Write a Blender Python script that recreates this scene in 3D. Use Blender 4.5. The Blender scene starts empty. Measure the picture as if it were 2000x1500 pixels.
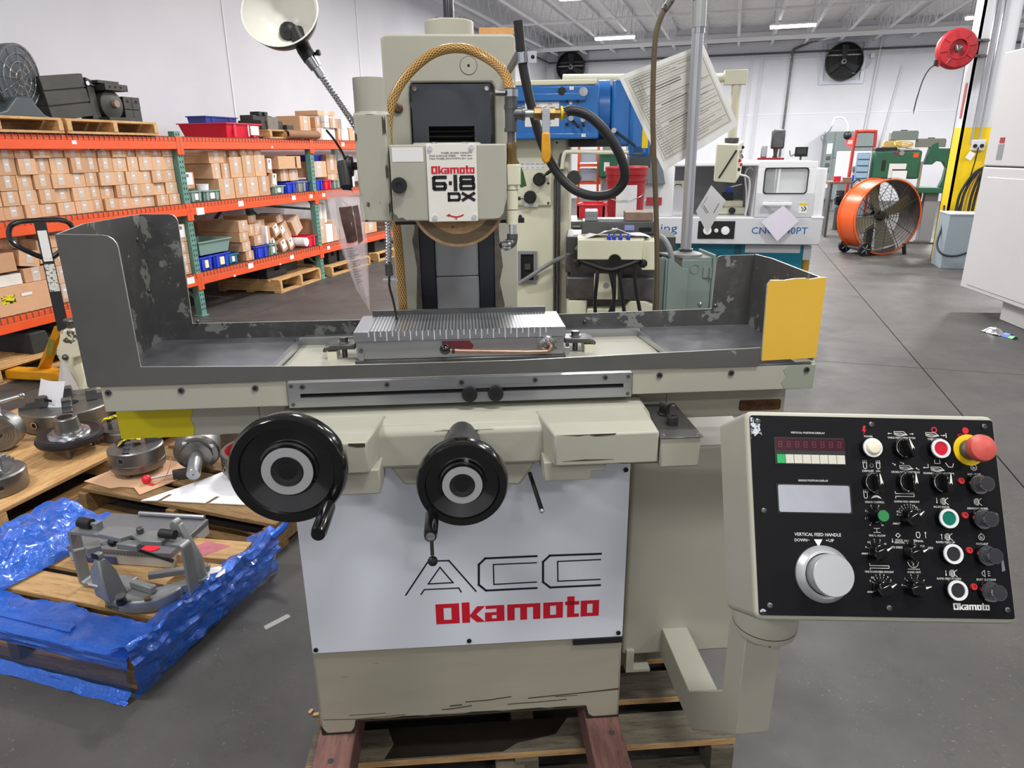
import bpy, math, random
from mathutils import Vector, Matrix
random.seed(7)
S = bpy.context.scene
COL = S.collection
R = math.radians
PI = math.pi
# ------------------------------------------------------------ camera, world, lights
EYE = 1.58
cam = bpy.data.cameras.new('camera')
cam.sensor_width = 36; cam.lens = 24.47; cam.clip_start = 0.02; cam.clip_end = 200
camo = bpy.data.objects.new('camera', cam); COL.objects.link(camo)
camo.matrix_world = Matrix.Translation((0, 0, EYE)) @ Matrix.Rotation(R(17.168), 4, 'Z') @ Matrix.Rotation(R(90 - 18.446), 4, 'X') @ Matrix.Rotation(R(-0.633), 4, 'Z')
S.camera = camo
W = bpy.data.worlds.new('hall_ambient'); S.world = W; W.use_nodes = True
W.node_tree.nodes['Background'].inputs[0].default_value = (0.93, 0.96, 1.0, 1)
W.node_tree.nodes['Background'].inputs[1].default_value = 0.25
S.view_settings.view_transform = 'Standard'; S.view_settings.look = 'None'
S.view_settings.exposure = 0.0; S.view_settings.gamma = 1.0; S.view_settings.use_curve_mapping = False
TUBE_W = 88.0       # watts of each overhead strip light; stepped up towards the back to brighten that end
STRIPS = []         # filled by the ceiling section: (x, y, z)

# ------------------------------------------------------------ materials
def lin(h):
    if isinstance(h, str):
        c = [int(h[i:i + 2], 16) / 255 for i in (0, 2, 4)]
    else:
        c = [v / 255 for v in h]
    return tuple(x / 12.92 if x <= .04045 else ((x + .055) / 1.055) ** 2.4 for x in c)
MC = {}
def mat(name, col=(200, 200, 200), rough=.5, metal=0., var=0., vs=6., col2=None, thr=.62, chip=None, cs=18., bump=0., bs=60., stretch=None, emit=0., alpha=1., trans=0., spec=.5, coat=0., wear=None, dirt=None):
    """procedural paint / metal / wood: base colour, mottling, chips, bump"""
    if name in MC: return MC[name]
    m = bpy.data.materials.new(name); m.use_nodes = True
    nt = m.node_tree; N = nt.nodes; L = nt.links
    b = N['Principled BSDF']
    b.inputs['Roughness'].default_value = rough; b.inputs['Metallic'].default_value = metal
    b.inputs['Specular IOR Level'].default_value = spec
    b.inputs['Alpha'].default_value = alpha
    b.inputs['Transmission Weight'].default_value = trans
    b.inputs['Coat Weight'].default_value = coat
    c1 = (*lin(col), 1)
    b.inputs['Base Color'].default_value = c1
    if emit:
        b.inputs['Emission Color'].default_value = c1; b.inputs['Emission Strength'].default_value = emit
    if var or col2 or chip or bump or dirt:
        tc = N.new('ShaderNodeTexCoord'); mp = N.new('ShaderNodeMapping')
        L.new(tc.outputs['Object'], mp.inputs['Vector'])
        if stretch: mp.inputs['Scale'].default_value = stretch
        out = None
        def noise(sc, det=5., ro=.6):
            n = N.new('ShaderNodeTexNoise'); n.inputs['Scale'].default_value = sc; n.inputs['Detail'].default_value = det; n.inputs['Roughness'].default_value = ro
            L.new(mp.outputs[0], n.inputs['Vector']); return n.outputs['Fac']
        def mix(fac, a, c):
            x = N.new('ShaderNodeMix'); x.data_type = 'RGBA'
            L.new(fac, x.inputs[0])
            if isinstance(a, tuple): x.inputs[6].default_value = a
            else: L.new(a, x.inputs[6])
            if isinstance(c, tuple): x.inputs[7].default_value = c
            else: L.new(c, x.inputs[7])
            return x.outputs[2]
        def step(src, lo, hi):
            r = N.new('ShaderNodeMapRange'); r.inputs[1].default_value = lo; r.inputs[2].default_value = hi
            L.new(src, r.inputs[0]); return r.outputs[0]
        out = c1
        if var or col2:
            c2 = (*lin(col2), 1) if col2 else tuple(min(1, v * (1 - var)) for v in c1[:3]) + (1,)
            out = mix(step(noise(vs), .35, .65), c1, c2)
        if dirt:
            out = mix(step(noise(vs * 3.1, 8, .7), .52, .75), out, (*lin(dirt), 1))
        if chip:
            f = noise(cs, 6, .65)
            out = mix(step(f, thr, thr + .015), out, (*lin(chip), 1))
        if not isinstance(out, tuple): L.new(out, b.inputs['Base Color'])
        if bump:
            bn = N.new('ShaderNodeBump'); bn.inputs['Strength'].default_value = bump; bn.inputs['Distance'].default_value = .002
            L.new(noise(bs, 4, .6), bn.inputs['Height']); L.new(bn.outputs[0], b.inputs['Normal'])
    MC[name] = m
    return m
CREAM = mat('cream enamel', (176, 175, 160), .42, var=.06, vs=3, chip=(70, 66, 55), cs=9, thr=.765)
CREAMW = mat('cream enamel worn', (176, 175, 160), .45, var=.08, vs=4, chip=(72, 68, 58), cs=14, thr=.70)
CREAMB = mat('cream enamel base', (162, 157, 140), .45, var=.08, vs=2, chip=(60, 56, 44), cs=5, thr=.69, stretch=(1, 1, 9))
CREAML = mat('light cream enamel', (228, 226, 200), .4, var=.04, vs=3)
TRAYP = mat('dark grey tray paint', (92, 92, 90), .42, var=.2, vs=7, chip=(135, 136, 134), cs=10, thr=.66)
TRAYW = mat('worn dark tray paint', (82, 82, 82), .4, var=.25, vs=9, chip=(132, 134, 130), cs=13, thr=.575, dirt=(96, 97, 97))
TRAYF = mat('scuffed tray floor', (142, 144, 150), .3, .5, var=.5, vs=6)
EDGE = mat('bare sheet edge', (190, 190, 186), .4, .4)
STEEL = mat('ground steel', (168, 170, 174), .33, .75, var=.18, vs=5, bump=.05, stretch=(1, 1, 14))
STEELB = mat('bright steel', (205, 207, 212), .22, 1., var=.12, vs=9)
STEELD = mat('dark steel', (112, 112, 112), .4, .8, var=.3, vs=14)
CAST = mat('machined cast iron', (140, 140, 138), .36, .85, var=.25, vs=12)
IRON = mat('bare rough iron', (104, 100, 92), .7, .2, var=.4, vs=30, bump=.5, bs=90)
CHROME = mat('chrome', (225, 226, 230), .12, 1.)
BLKG = mat('gloss black', (12, 12, 13), .16, spec=.6, coat=.4)
BLKM = mat('matte black', (24, 24, 25), .5)
BLKP = mat('panel black', (9, 10, 14), .5, spec=.18)
RUBBER = mat('black rubber hose', (34, 34, 36), .5, var=.3, vs=20)
SLATE = mat('dark slate plate', (62, 66, 74), .4, var=.15, vs=8)
NAVY = mat('way cover black', (30, 33, 42), .4, var=.2, vs=10)
WHITE = mat('white gloss panel', (222, 227, 236), .35)
PAPER = mat('white paper', (238, 238, 242), .7)
LABEL = mat('white sticker', (232, 232, 230), .6)
PLATE = mat('cream name plate', (233, 231, 221), .4, var=.05, vs=14)
RED = mat('logo red', (204, 20, 44), .4)
REDP = mat('bright red plastic', (222, 30, 55), .38)
REDD = mat('dark red paint', (170, 32, 40), .45, var=.15, vs=5)
MAROON = mat('maroon plate', (96, 32, 42), .5)
INK = mat('black ink', (18, 18, 22), .5)
INKW = mat('white print', (232, 232, 228), .5)
INKG = mat('grey print', (120, 120, 125), .6)
YEL = mat('yellow paint', (232, 186, 66), .42, var=.05, vs=4, chip=(110, 90, 60), cs=16, thr=.74)
YELB = mat('bright yellow paint', (214, 198, 8), .5, var=.07, vs=10)
YELC = mat('column yellow', (240, 204, 10), .5, var=.12, vs=5, chip=(190, 170, 90), cs=6, thr=.68)
YELJ = mat('pallet jack yellow', (232, 160, 22), .45, var=.2, vs=9, chip=(110, 85, 30), cs=14, thr=.66)
YELH = mat('yellow vinyl grip', (226, 160, 24), .45, var=.2, vs=40)
BRASS = mat('brass', (168, 140, 92), .35, .9, var=.3, vs=30)
COPPER = mat('coppery rod', (172, 140, 122), .34, .8, var=.3, vs=20)
BLUEM = mat('blue machine enamel', (40, 112, 186), .28, coat=.3, var=.1, vs=3)
TEAL = mat('teal enamel', (0, 120, 145), .4)
WHITEM = mat('white machine enamel', (236, 238, 240), .35)
GREYM = mat('pale grey machine enamel', (206, 208, 212), .4)
GREYI = mat('inner grey sheet', (140, 142, 145), .45)
GREYC = mat('grey cabinet enamel', (120, 132, 132), .45, var=.08, vs=3)
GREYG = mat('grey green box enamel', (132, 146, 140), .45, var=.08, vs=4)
GREYB = mat('blue grey box enamel', (150, 164, 172), .45, var=.05, vs=4)
PUTTY = mat('putty grey panel', (206, 205, 206), .45, var=.03, vs=2)
ORANGE = mat('rack orange', (234, 88, 38), .42, var=.12, vs=4)
ORANGEF = mat('fan orange', (236, 96, 30), .3, var=.08, vs=3)
RACKG = mat('rack green', (104, 150, 138), .5, var=.2, vs=10)
HOLE = mat('dark hole', (16, 20, 20), .8)
WIRE = mat('wire decking', (150, 118, 104), .5, .4)
GREENM = mat('green machine enamel', (40, 100, 76), .4, var=.15, vs=4)
BING = mat('sage plastic bin', (132, 158, 148), .5, var=.08, vs=6)
BINB = mat('blue plastic bin', (38, 66, 206), .42, var=.1, vs=6)
BINN = mat('navy plastic bin', (40, 62, 146), .45)
BINR = mat('red plastic bin', (224, 34, 62), .42)
BINT = mat('teal plastic bin', (30, 116, 150), .45)
CARD = [mat('kraft card %d' % i, c, .75, var=.07, vs=5) for i, c in enumerate([(212, 168, 130), (204, 160, 122), (216, 174, 138), (196, 152, 116)])]
CARDD = mat('brown card', (150, 108, 76), .75, var=.1, vs=5)
TAPE = mat('clear packing tape', (206, 194, 184), .18, var=.08, vs=40)
WOOD = mat('pale pine board', (214, 176, 122), .65, col2=(186, 142, 90), vs=5, stretch=(1.2, 9, 9), dirt=(140, 100, 62), bump=.2)
WOODX = mat('pale pine board across', (212, 172, 118), .65, col2=(182, 136, 86), vs=5, stretch=(9, 1.2, 9), dirt=(140, 100, 62), bump=.2)
WOODO = mat('old oak board', (150, 118, 76), .75, col2=(120, 92, 58), vs=6, stretch=(1.2, 9, 9), dirt=(62, 48, 32), bump=.3)
WOODG = mat('weathered grey board', (112, 104, 88), .8, col2=(84, 78, 66), vs=5, stretch=(1.2, 9, 9), dirt=(40, 34, 26), bump=.3)
WOODR = mat('red brown skid', (140, 102, 94), .75, col2=(112, 78, 72), vs=6, stretch=(9, 1.2, 9), dirt=(78, 54, 50), bump=.3)
WOODB = mat('amber pine board', (200, 164, 114), .62, col2=(170, 132, 86), vs=4, stretch=(1.2, 9, 9), dirt=(110, 74, 40), bump=.2)
CASTP = mat('chipped cream casting', (226, 222, 198), .45, var=.05, vs=4, chip=(80, 74, 66), cs=10, thr=.595)
FIXG = mat('grey fixture enamel', (140, 143, 144), .38, .3, var=.1, vs=12)
WHEEL = mat('abrasive wheel', (196, 164, 124), .85, col2=(150, 118, 80), vs=14, bump=.5, bs=160)
WHEELD = mat('oily wheel face', (116, 100, 78), .8, var=.25, vs=18)
CAMO = mat('yellow black tag', (224, 214, 40), .6, chip=(30, 32, 20), cs=60, thr=.52)
LAMPIN = mat('lamp shade white', (236, 234, 224), .3)
def simple(name, fn):
    m = bpy.data.materials.new(name); m.use_nodes = True
    fn(m.node_tree, m.node_tree.nodes, m.node_tree.links, m.node_tree.nodes['Principled BSDF']); MC[name] = m
    return m
def _wall(nt, N, L, b):
    tc = N.new('ShaderNodeTexCoord'); n = N.new('ShaderNodeTexNoise'); n.inputs['Scale'].default_value = .8; n.inputs['Detail'].default_value = 6
    L.new(tc.outputs['Object'], n.inputs['Vector'])
    r = N.new('ShaderNodeValToRGB'); e = r.color_ramp.elements
    e[0].position = .3; e[0].color = (*lin((206, 207, 213)), 1); e[1].position = .7; e[1].color = (*lin((218, 219, 224)), 1)
    L.new(n.outputs['Fac'], r.inputs[0]); L.new(r.outputs[0], b.inputs['Base Color']); b.inputs['Roughness'].default_value = .7
WALLM = simple('painted wall', _wall)
def _floor(nt, N, L, b):
    tc = N.new('ShaderNodeTexCoord')
    def nz(s, d, ro=.6):
        n = N.new('ShaderNodeTexNoise'); n.inputs['Scale'].default_value = s; n.inputs['Detail'].default_value = d; n.inputs['Roughness'].default_value = ro
        L.new(tc.outputs['Object'], n.inputs['Vector']); return n.outputs['Fac']
    def ramp(f, p0, c0, p1, c1):
        r = N.new('ShaderNodeValToRGB'); e = r.color_ramp.elements; e[0].position = p0; e[0].color = (*c0, 1); e[1].position = p1; e[1].color = (*c1, 1)
        L.new(f, r.inputs[0]); return r.outputs[0]
    base = ramp(nz(1.3, 8, .65), .3, lin((58, 57, 56)), .72, lin((82, 80, 77)))
    def mixc(f, a, col):
        x = N.new('ShaderNodeMix'); x.data_type = 'RGBA'; L.new(f, x.inputs[0]); L.new(a, x.inputs[6]); x.inputs[7].default_value = (*col, 1); return x.outputs[2]
    def st(f, lo, hi, mx=1.):
        r = N.new('ShaderNodeMapRange'); r.inputs[1].default_value = lo; r.inputs[2].default_value = hi; r.inputs[4].default_value = mx; L.new(f, r.inputs[0]); return r.outputs[0]
    c = mixc(st(nz(9, 6, .7), .55, .78, .6), base, lin((50, 49, 48)))
    cl = N.new('ShaderNodeMath'); cl.operation = 'MULTIPLY'; L.new(st(nz(70, 5, .75), .60, .66), cl.inputs[0]); L.new(st(nz(2.2, 5, .7), .46, .62), cl.inputs[1])
    c = mixc(cl.outputs[0], c, lin((132, 131, 128)))
    c = mixc(st(nz(60, 2, .5), .70, .74, .6), c, lin((46, 44, 42)))
    L.new(c, b.inputs['Base Color'])
    rr = N.new('ShaderNodeMapRange'); rr.inputs[1].default_value = .3; rr.inputs[2].default_value = .7; rr.inputs[3].default_value = .38; rr.inputs[4].default_value = .62
    L.new(nz(3, 5), rr.inputs[0]); L.new(rr.outputs[0], b.inputs['Roughness'])
    bn = N.new('ShaderNodeBump'); bn.inputs['Strength'].default_value = .15; bn.inputs['Distance'].default_value = .002; L.new(nz(40, 5), bn.inputs['Height']); L.new(bn.outputs[0], b.inputs['Normal'])
FLOORM = simple('worn concrete', _floor)
def _film(nt, N, L, b):
    tc = N.new('ShaderNodeTexCoord'); v = N.new('ShaderNodeTexNoise'); v.inputs['Scale'].default_value = 75; v.inputs['Detail'].default_value = 4; v.inputs['Distortion'].default_value = 1.2
    L.new(tc.outputs['Object'], v.inputs['Vector'])
    bn = N.new('ShaderNodeBump'); bn.inputs['Strength'].default_value = .7; bn.inputs['Distance'].default_value = .005; L.new(v.outputs['Fac'], bn.inputs['Height'])
    L.new(bn.outputs[0], b.inputs['Normal'])
    b.inputs['Base Color'].default_value = (*lin((14, 104, 222)), 1); b.inputs['Roughness'].default_value = .1; b.inputs['Alpha'].default_value = .84; b.inputs['Coat Weight'].default_value = 1.; b.inputs['Coat Roughness'].default_value = .03; b.inputs['Metallic'].default_value = .25
    b.inputs['Specular IOR Level'].default_value = .8
FILM = simple('blue stretch film', _film)
def _filmthin(nt, N, L, b):
    b.inputs['Base Color'].default_value = (*lin((20, 70, 120)), 1); b.inputs['Roughness'].default_value = .12; b.inputs['Alpha'].default_value = .5
FILMT = simple('thin blue film', _filmthin)
def _clear(nt, N, L, b):
    b.inputs['Base Color'].default_value = (*lin((236, 226, 228)), 1); b.inputs['Roughness'].default_value = .1; b.inputs['Alpha'].default_value = .34
CLEAR = simple('clear plastic sleeve', _clear)
def _glass(nt, N, L, b):
    b.inputs['Base Color'].default_value = (.9, .93, .93, 1); b.inputs['Roughness'].default_value = .05; b.inputs['Alpha'].default_value = .22
GLASS = simple('clear window plastic', _glass)
SMOKE = mat('clear hood', (90, 92, 96), .1, alpha=.55)
def _chuck(nt, N, L, b):
    tc = N.new('ShaderNodeTexCoord'); w = N.new('ShaderNodeTexWave'); w.wave_type = 'BANDS'; w.bands_direction = 'X'; w.inputs['Scale'].default_value = 43; w.inputs['Distortion'].default_value = 0
    L.new(tc.outputs['Object'], w.inputs['Vector'])
    r = N.new('ShaderNodeValToRGB'); e = r.color_ramp.elements; e[0].position = .42; e[0].color = (*lin((136, 138, 142)), 1); e[1].position = .58; e[1].color = (*lin((206, 210, 214)), 1)
    L.new(w.outputs['Fac'], r.inputs[0]); L.new(r.outputs[0], b.inputs['Base Color']); b.inputs['Metallic'].default_value = .8; b.inputs['Roughness'].default_value = .3
CHUCKT = simple('laminated chuck top', _chuck)
def _hose(nt, N, L, b):
    uv = N.new('ShaderNodeUVMap'); mp = N.new('ShaderNodeMapping'); L.new(uv.outputs[0], mp.inputs[0])
    outs = []
    for d in (1, -1):
        x = N.new('ShaderNodeVectorMath'); x.operation = 'DOT_PRODUCT'; x.inputs[1].default_value = (d * 11, 1.7, 0); L.new(mp.outputs[0], x.inputs[0])
        s = N.new('ShaderNodeMath'); s.operation = 'MULTIPLY'; s.inputs[1].default_value = 6.2832; L.new(x.outputs['Value'], s.inputs[0])
        c = N.new('ShaderNodeMath'); c.operation = 'SINE'; L.new(s.outputs[0], c.inputs[0]); outs.append(c.outputs[0])
    m = N.new('ShaderNodeMath'); m.operation = 'MAXIMUM'; L.new(outs[0], m.inputs[0]); L.new(outs[1], m.inputs[1])
    r = N.new('ShaderNodeValToRGB'); e = r.color_ramp.elements; e[0].position = .55; e[0].color = (*lin((112, 78, 36)), 1); e[1].position = .85; e[1].color = (*lin((206, 166, 96)), 1)
    L.new(m.outputs[0], r.inputs[0]); L.new(r.outputs[0], b.inputs['Base Color']); b.inputs['Roughness'].default_value = .3
HOSEY = simple('yellow braided hose', _hose)
def _emit(nt, N, L, b):
    b.inputs['Base Color'].default_value = (1, 1, 1, 1); b.inputs['Emission Color'].default_value = (1, .99, .97, 1); b.inputs['Emission Strength'].default_value = 14
GLOW = simple('lit diffuser', _emit)
def _deck(nt, N, L, b):
    b.inputs['Base Color'].default_value = (*lin((240, 239, 238)), 1); b.inputs['Roughness'].default_value = .6
DECKM = simple('painted roof deck', _deck)
JOISTM = mat('painted joist', (228, 228, 230), .6)

# ------------------------------------------------------------ mesh builder
def V(*a): return Vector(a)
class MB:
    def __init__(s): s.v = []; s.f = []; s.m = []; s.uv = {}; s.mats = []
    def mi(s, m):
        if m not in s.mats: s.mats.append(m)
        return s.mats.index(m)
    def add(s, vs, fs, m, T=None):
        o = len(s.v); k = s.mi(m)
        s.v += [tuple(T @ Vector(p)) if T is not None else tuple(p) for p in vs]
        for f in fs: s.f.append(tuple(i + o for i in f)); s.m.append(k)
        return s
    def box(s, x0, x1, y0, y1, z0, z1, m, T=None):
        vs = [(x0, y0, z0), (x1, y0, z0), (x1, y1, z0), (x0, y1, z0), (x0, y0, z1), (x1, y0, z1), (x1, y1, z1), (x0, y1, z1)]
        return s.add(vs, [(0, 3, 2, 1), (4, 5, 6, 7), (0, 1, 5, 4), (1, 2, 6, 5), (2, 3, 7, 6), (3, 0, 4, 7)], m, T)
    def cbox(s, c, d, m, T=None):
        return s.box(c[0] - d[0] / 2, c[0] + d[0] / 2, c[1] - d[1] / 2, c[1] + d[1] / 2, c[2] - d[2] / 2, c[2] + d[2] / 2, m, T)
    def prism(s, pts, a, b, m, axis='y', T=None, edge=None):
        """pts: 2-D polygon; extruded from a to b along axis ('y': pts are x,z; 'x': y,z; 'z': x,y)"""
        n = len(pts)
        def P(p, t): return (p[0], t, p[1]) if axis == 'y' else ((t, p[0], p[1]) if axis == 'x' else (p[0], p[1], t))
        vs = [P(p, a) for p in pts] + [P(p, b) for p in pts]
        fs = [tuple(range(n)), tuple(range(2 * n - 1, n - 1, -1))] + [(i, i + n, (i + 1) % n + n, (i + 1) % n) for i in range(n)]
        s.add(vs, fs, m, T)
        if edge:
            k = s.mi(edge); s.m[-n:] = [k] * n
        return s
    def lathe(s, prof, m, c=(0, 0, 0), axis='z', n=24, T=None, a0=0., a1=2 * PI, cap=True):
        """prof: list of (r, h); revolved about axis through c"""
        full = abs(a1 - a0 - 2 * PI) < 1e-6
        k = n if full else n + 1
        vs = []; fs = []
        for (r, h) in prof:
            for i in range(k):
                a = a0 + (a1 - a0) * i / n
                x, y = r * math.cos(a), r * math.sin(a)
                if axis == 'z': p = (x, y, h)
                elif axis == 'y': p = (x, h, -y)
                else: p = (h, x, y)
                vs.append((p[0] + c[0], p[1] + c[1], p[2] + c[2]))
        for j in range(len(prof) - 1):
            for i in range(n):
                i2 = (i + 1) % k
                fs.append((j * k + i, j * k + i2, (j + 1) * k + i2, (j + 1) * k + i))
        if cap and full:
            if prof[0][0] > 1e-6: fs.append(tuple(reversed(range(k))))
            if prof[-1][0] > 1e-6: fs.append(tuple(range((len(prof) - 1) * k, len(prof) * k)))
        return s.add(vs, fs, m, T)
    def cyl(s, p, q, r, m, r2=None, n=16, T=None):
        p = Vector(p); q = Vector(q); d = q - p
        if d.length < 1e-9: return s
        rot = d.to_track_quat('Z', 'Y').to_matrix().to_4x4()
        M = Matrix.Translation(p) @ rot
        return s.lathe([(r, 0), (r if r2 is None else r2, d.length)], m, n=n, T=(T @ M) if T is not None else M)
    def latheto(s, p, d, prof, m, n=20, T=None, cap=True):
        M = Matrix.Translation(Vector(p)) @ Vector(d).to_track_quat('Z', 'Y').to_matrix().to_4x4()
        return s.lathe(prof, m, n=n, T=(T @ M) if T is not None else M, cap=cap)
    def ball(s, c, r, m, n=16, T=None, sq=(1, 1, 1)):
        k = n // 2
        prof = [(r * math.sin(PI * i / k), -r * math.cos(PI * i / k)) for i in range(k + 1)]
        prof[0] = (1e-5, -r); prof[-1] = (1e-5, r)
        M = Matrix.Translation(Vector(c)) @ Matrix.Diagonal((*sq, 1))
        return s.lathe(prof, m, n=n, T=(T @ M) if T is not None else M)
    def tube(s, pts, r, m, n=10, sm=6, T=None, uvl=None, closed=False):
        """smooth tube along a Catmull-Rom path"""
        P = [Vector(p) for p in pts]
        if sm > 1 and len(P) > 2:
            Q = []
            N = len(P)
            for i in range(N if closed else N - 1):
                p0 = P[(i - 1) % N] if closed or i > 0 else P[0] * 2 - P[1]
                p1 = P[i]; p2 = P[(i + 1) % N]
                p3 = P[(i + 2) % N] if closed or i + 2 < N else P[-1] * 2 - P[-2]
                for j in range(sm):
                    t = j / sm
                    Q.append(.5 * ((2 * p1) + (p2 - p0) * t + (2 * p0 - 5 * p1 + 4 * p2 - p3) * t * t + (3 * p1 - p0 - 3 * p2 + p3) * t ** 3))
            if not closed: Q.append(P[-1])
            P = Q
        vs = []; fs = []; N = len(P)
        up = None; ln = 0; L = []
        for i in range(N):
            if closed: d = (P[(i + 1) % N] - P[i - 1])
            else: d = (P[min(i + 1, N - 1)] - P[max(i - 1, 0)])
            d.normalize()
            if up is None:
                up = Vector((0, 0, 1)) if abs(d.z) < .9 else Vector((1, 0, 0))
            up = (up - d * up.dot(d)).normalized(); sd = d.cross(up)
            if i: ln += (P[i] - P[i - 1]).length
            L.append(ln)
            rr = r(i / (N - 1)) if callable(r) else r
            for k in range(n):
                a = 2 * PI * k / n
                vs.append(P[i] + up * (rr * math.cos(a)) + sd * (rr * math.sin(a)))
        o = len(s.f)
        for i in range(N if closed else N - 1):
            for k in range(n):
                i2 = (i + 1) % N
                fs.append((i * n + k, i2 * n + k, i2 * n + (k + 1) % n, i * n + (k + 1) % n))
                if uvl:
                    s.uv[o + len(fs) - 1] = [(k / n, L[i] / uvl), (k / n, (L[i2]) / uvl), ((k + 1) / n, L[i2] / uvl), ((k + 1) / n, L[i] / uvl)]
        if not closed:
            fs.append(tuple(range(n))); fs.append(tuple(range(N * n - 1, (N - 1) * n - 1, -1)))
        fs = [tuple(reversed(f)) for f in fs]
        if uvl:
            for i in list(s.uv):
                if i >= o: s.uv[i] = list(reversed(s.uv[i]))
        return s.add(vs, fs, m, T)
    def grid(s, fn, nu, nv, m, th=0., T=None):
        """sheet from fn(u, v) with optional thickness th along its normals"""
        vs = [Vector(fn(i / nu, j / nv)) for j in range(nv + 1) for i in range(nu + 1)]
        w = nu + 1
        fs = [(j * w + i, j * w + i + 1, (j + 1) * w + i + 1, (j + 1) * w + i) for j in range(nv) for i in range(nu)]
        if th:
            nr = [Vector() for _ in vs]
            for f in fs:
                c = (vs[f[1]] - vs[f[0]]).cross(vs[f[3]] - vs[f[0]])
                for i in f: nr[i] += c
            o = len(vs)
            vs = vs + [v - n.normalized() * th for v, n in zip(vs, nr)]
            fs = fs + [tuple(i + o for i in reversed(f)) for f in fs]
            edge = [j * w for j in range(nv + 1)]
            ring = list(range(w)) + [j * w + nu for j in range(1, nv + 1)] + [nv * w + i for i in range(nu - 1, -1, -1)] + [j * w for j in range(nv - 1, 0, -1)]
            fs += [(ring[(k + 1) % len(ring)], ring[k], ring[k] + o, ring[(k + 1) % len(ring)] + o) for k in range(len(ring))]
        return s.add(vs, fs, m, T)
    def text(s, t, m, T, w=None, h=None, align='c', th=.0006):
        vs, fs, (x0, x1, y0, y1) = textmesh(t)
        sx = sy = 1.
        if h: sy = sx = h / max(1e-6, (y1 - y0))
        if w: sx = w / max(1e-6, (x1 - x0)); sy = sy if h else sx
        cx = {'c': (x0 + x1) / 2, 'l': x0, 'r': x1}[align]; cy = (y0 + y1) / 2
        return s.add([((p[0] - cx) * sx, (p[1] - cy) * sy, p[2] * th) for p in vs], fs, m, T)
    def strip(s, pts, w, m, T, th=.0006, closed=False):
        """flat printed line of width w through 2-D points"""
        n = len(pts)
        for i in range(n if closed else n - 1):
            a = Vector((*pts[i], 0)); b = Vector((*pts[(i + 1) % n], 0)); d = (b - a)
            if d.length < 1e-7: continue
            d = d.normalized(); p = Vector((-d.y, d.x, 0)) * (w / 2); e = d * min(w / 2, (b - a).length * .25)
            vs = [a - e - p, b + e - p, b + e + p, a - e + p]
            s.add([tuple(q) for q in vs] + [(q.x, q.y, th) for q in vs], [(4, 5, 6, 7), (0, 1, 5, 4), (1, 2, 6, 5), (2, 3, 7, 6), (3, 0, 4, 7)], m, T)
        return s
    def ring(s, c, r0, r1, m, T, h=.0006, n=24):
        M = T @ Matrix.Translation((c[0], c[1], 0))
        return s.lathe([(r1, 0), (r1, h), (r0, h), (r0, 0)], m, n=n, T=M, cap=False)
    def disc(s, c, r, m, T, h=.0006, n=20):
        return s.lathe([(r, 0), (r, h)], m, n=n, T=T @ Matrix.Translation((c[0], c[1], 0)))
    def build(s, name, parent=None, off=None, bev=0., seg=2, loc=None, rot=None, sharp=32, kind=None):
        me = bpy.data.meshes.new(name)
        me.from_pydata(s.v, [], s.f)
        for m in s.mats: me.materials.append(m)
        me.polygons.foreach_set('material_index', s.m)
        me.polygons.foreach_set('use_smooth', [True] * len(s.f))
        if s.uv:
            ul = me.uv_layers.new(name='UVMap')
            for fi, uvs in s.uv.items():
                for li, u in zip(me.polygons[fi].loop_indices, uvs): ul.data[li].uv = u
        me.update()
        import bmesh
        bm = bmesh.new(); bm.from_mesh(me); bmesh.ops.recalc_face_normals(bm, faces=bm.faces); bm.to_mesh(me); bm.free()
        try: me.set_sharp_from_angle(angle=R(sharp))
        except Exception: pass
        o = bpy.data.objects.new(name, me); COL.objects.link(o)
        if parent is not None:
            o.parent = parent
            if 'off' in parent: o.location = [-v for v in parent['off']]
        if loc is not None: o.location = loc
        if rot is not None: o.rotation_euler = rot
        if bev:
            b = o.modifiers.new('bevel', 'BEVEL'); b.width = bev; b.segments = seg; b.limit_method = 'ANGLE'; b.angle_limit = R(35); b.harden_normals = False
        if kind: o['kind'] = kind
        return o
TXT = {}
def textmesh(t):
    if t in TXT: return TXT[t]
    cu = bpy.data.curves.new('lettering', 'FONT'); cu.body = t; cu.extrude = .5; cu.resolution_u = 2
    cu.fill_mode = 'BOTH'
    o = bpy.data.objects.new('lettering', cu); COL.objects.link(o)
    dg = bpy.context.evaluated_depsgraph_get(); dg.update()
    me = bpy.data.meshes.new_from_object(o.evaluated_get(dg))
    vs = [(v.co.x, v.co.y, v.co.z + .5) for v in me.vertices]; fs = [tuple(p.vertices) for p in me.polygons]
    bpy.data.objects.remove(o); bpy.data.curves.remove(cu); bpy.data.meshes.remove(me)
    xs = [v[0] for v in vs]; ys = [v[1] for v in vs]
    TXT[t] = (vs, fs, (min(xs), max(xs), min(ys), max(ys))); return TXT[t]
def tag(o, label, cat, group=None, kind=None):
    o['label'] = label; o['category'] = cat
    if group: o['group'] = group
    if kind: o['kind'] = kind
    return o
def thing(name, label, cat, loc=(0, 0, 0), rz=0., group=None, rot=None):
    o = bpy.data.objects.new(name, None); COL.objects.link(o); o.empty_display_size = .1
    o.location = loc; o.rotation_euler = rot if rot else (0, 0, rz)
    return tag(o, label, cat, group)
YAW = R(21.015)
MROT = Matrix.Rotation(YAW, 4, 'Z')
def mthing(name, label, cat, base, group=None):
    """a thing whose parts are drawn in the grinder's own frame (x along its table, y away from the operator)"""
    o = bpy.data.objects.new(name, None); COL.objects.link(o); o.empty_display_size = .1
    o.location = MROT @ Vector(base); o.rotation_euler = (0, 0, YAW); o['off'] = base
    return tag(o, label, cat, group)
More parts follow.
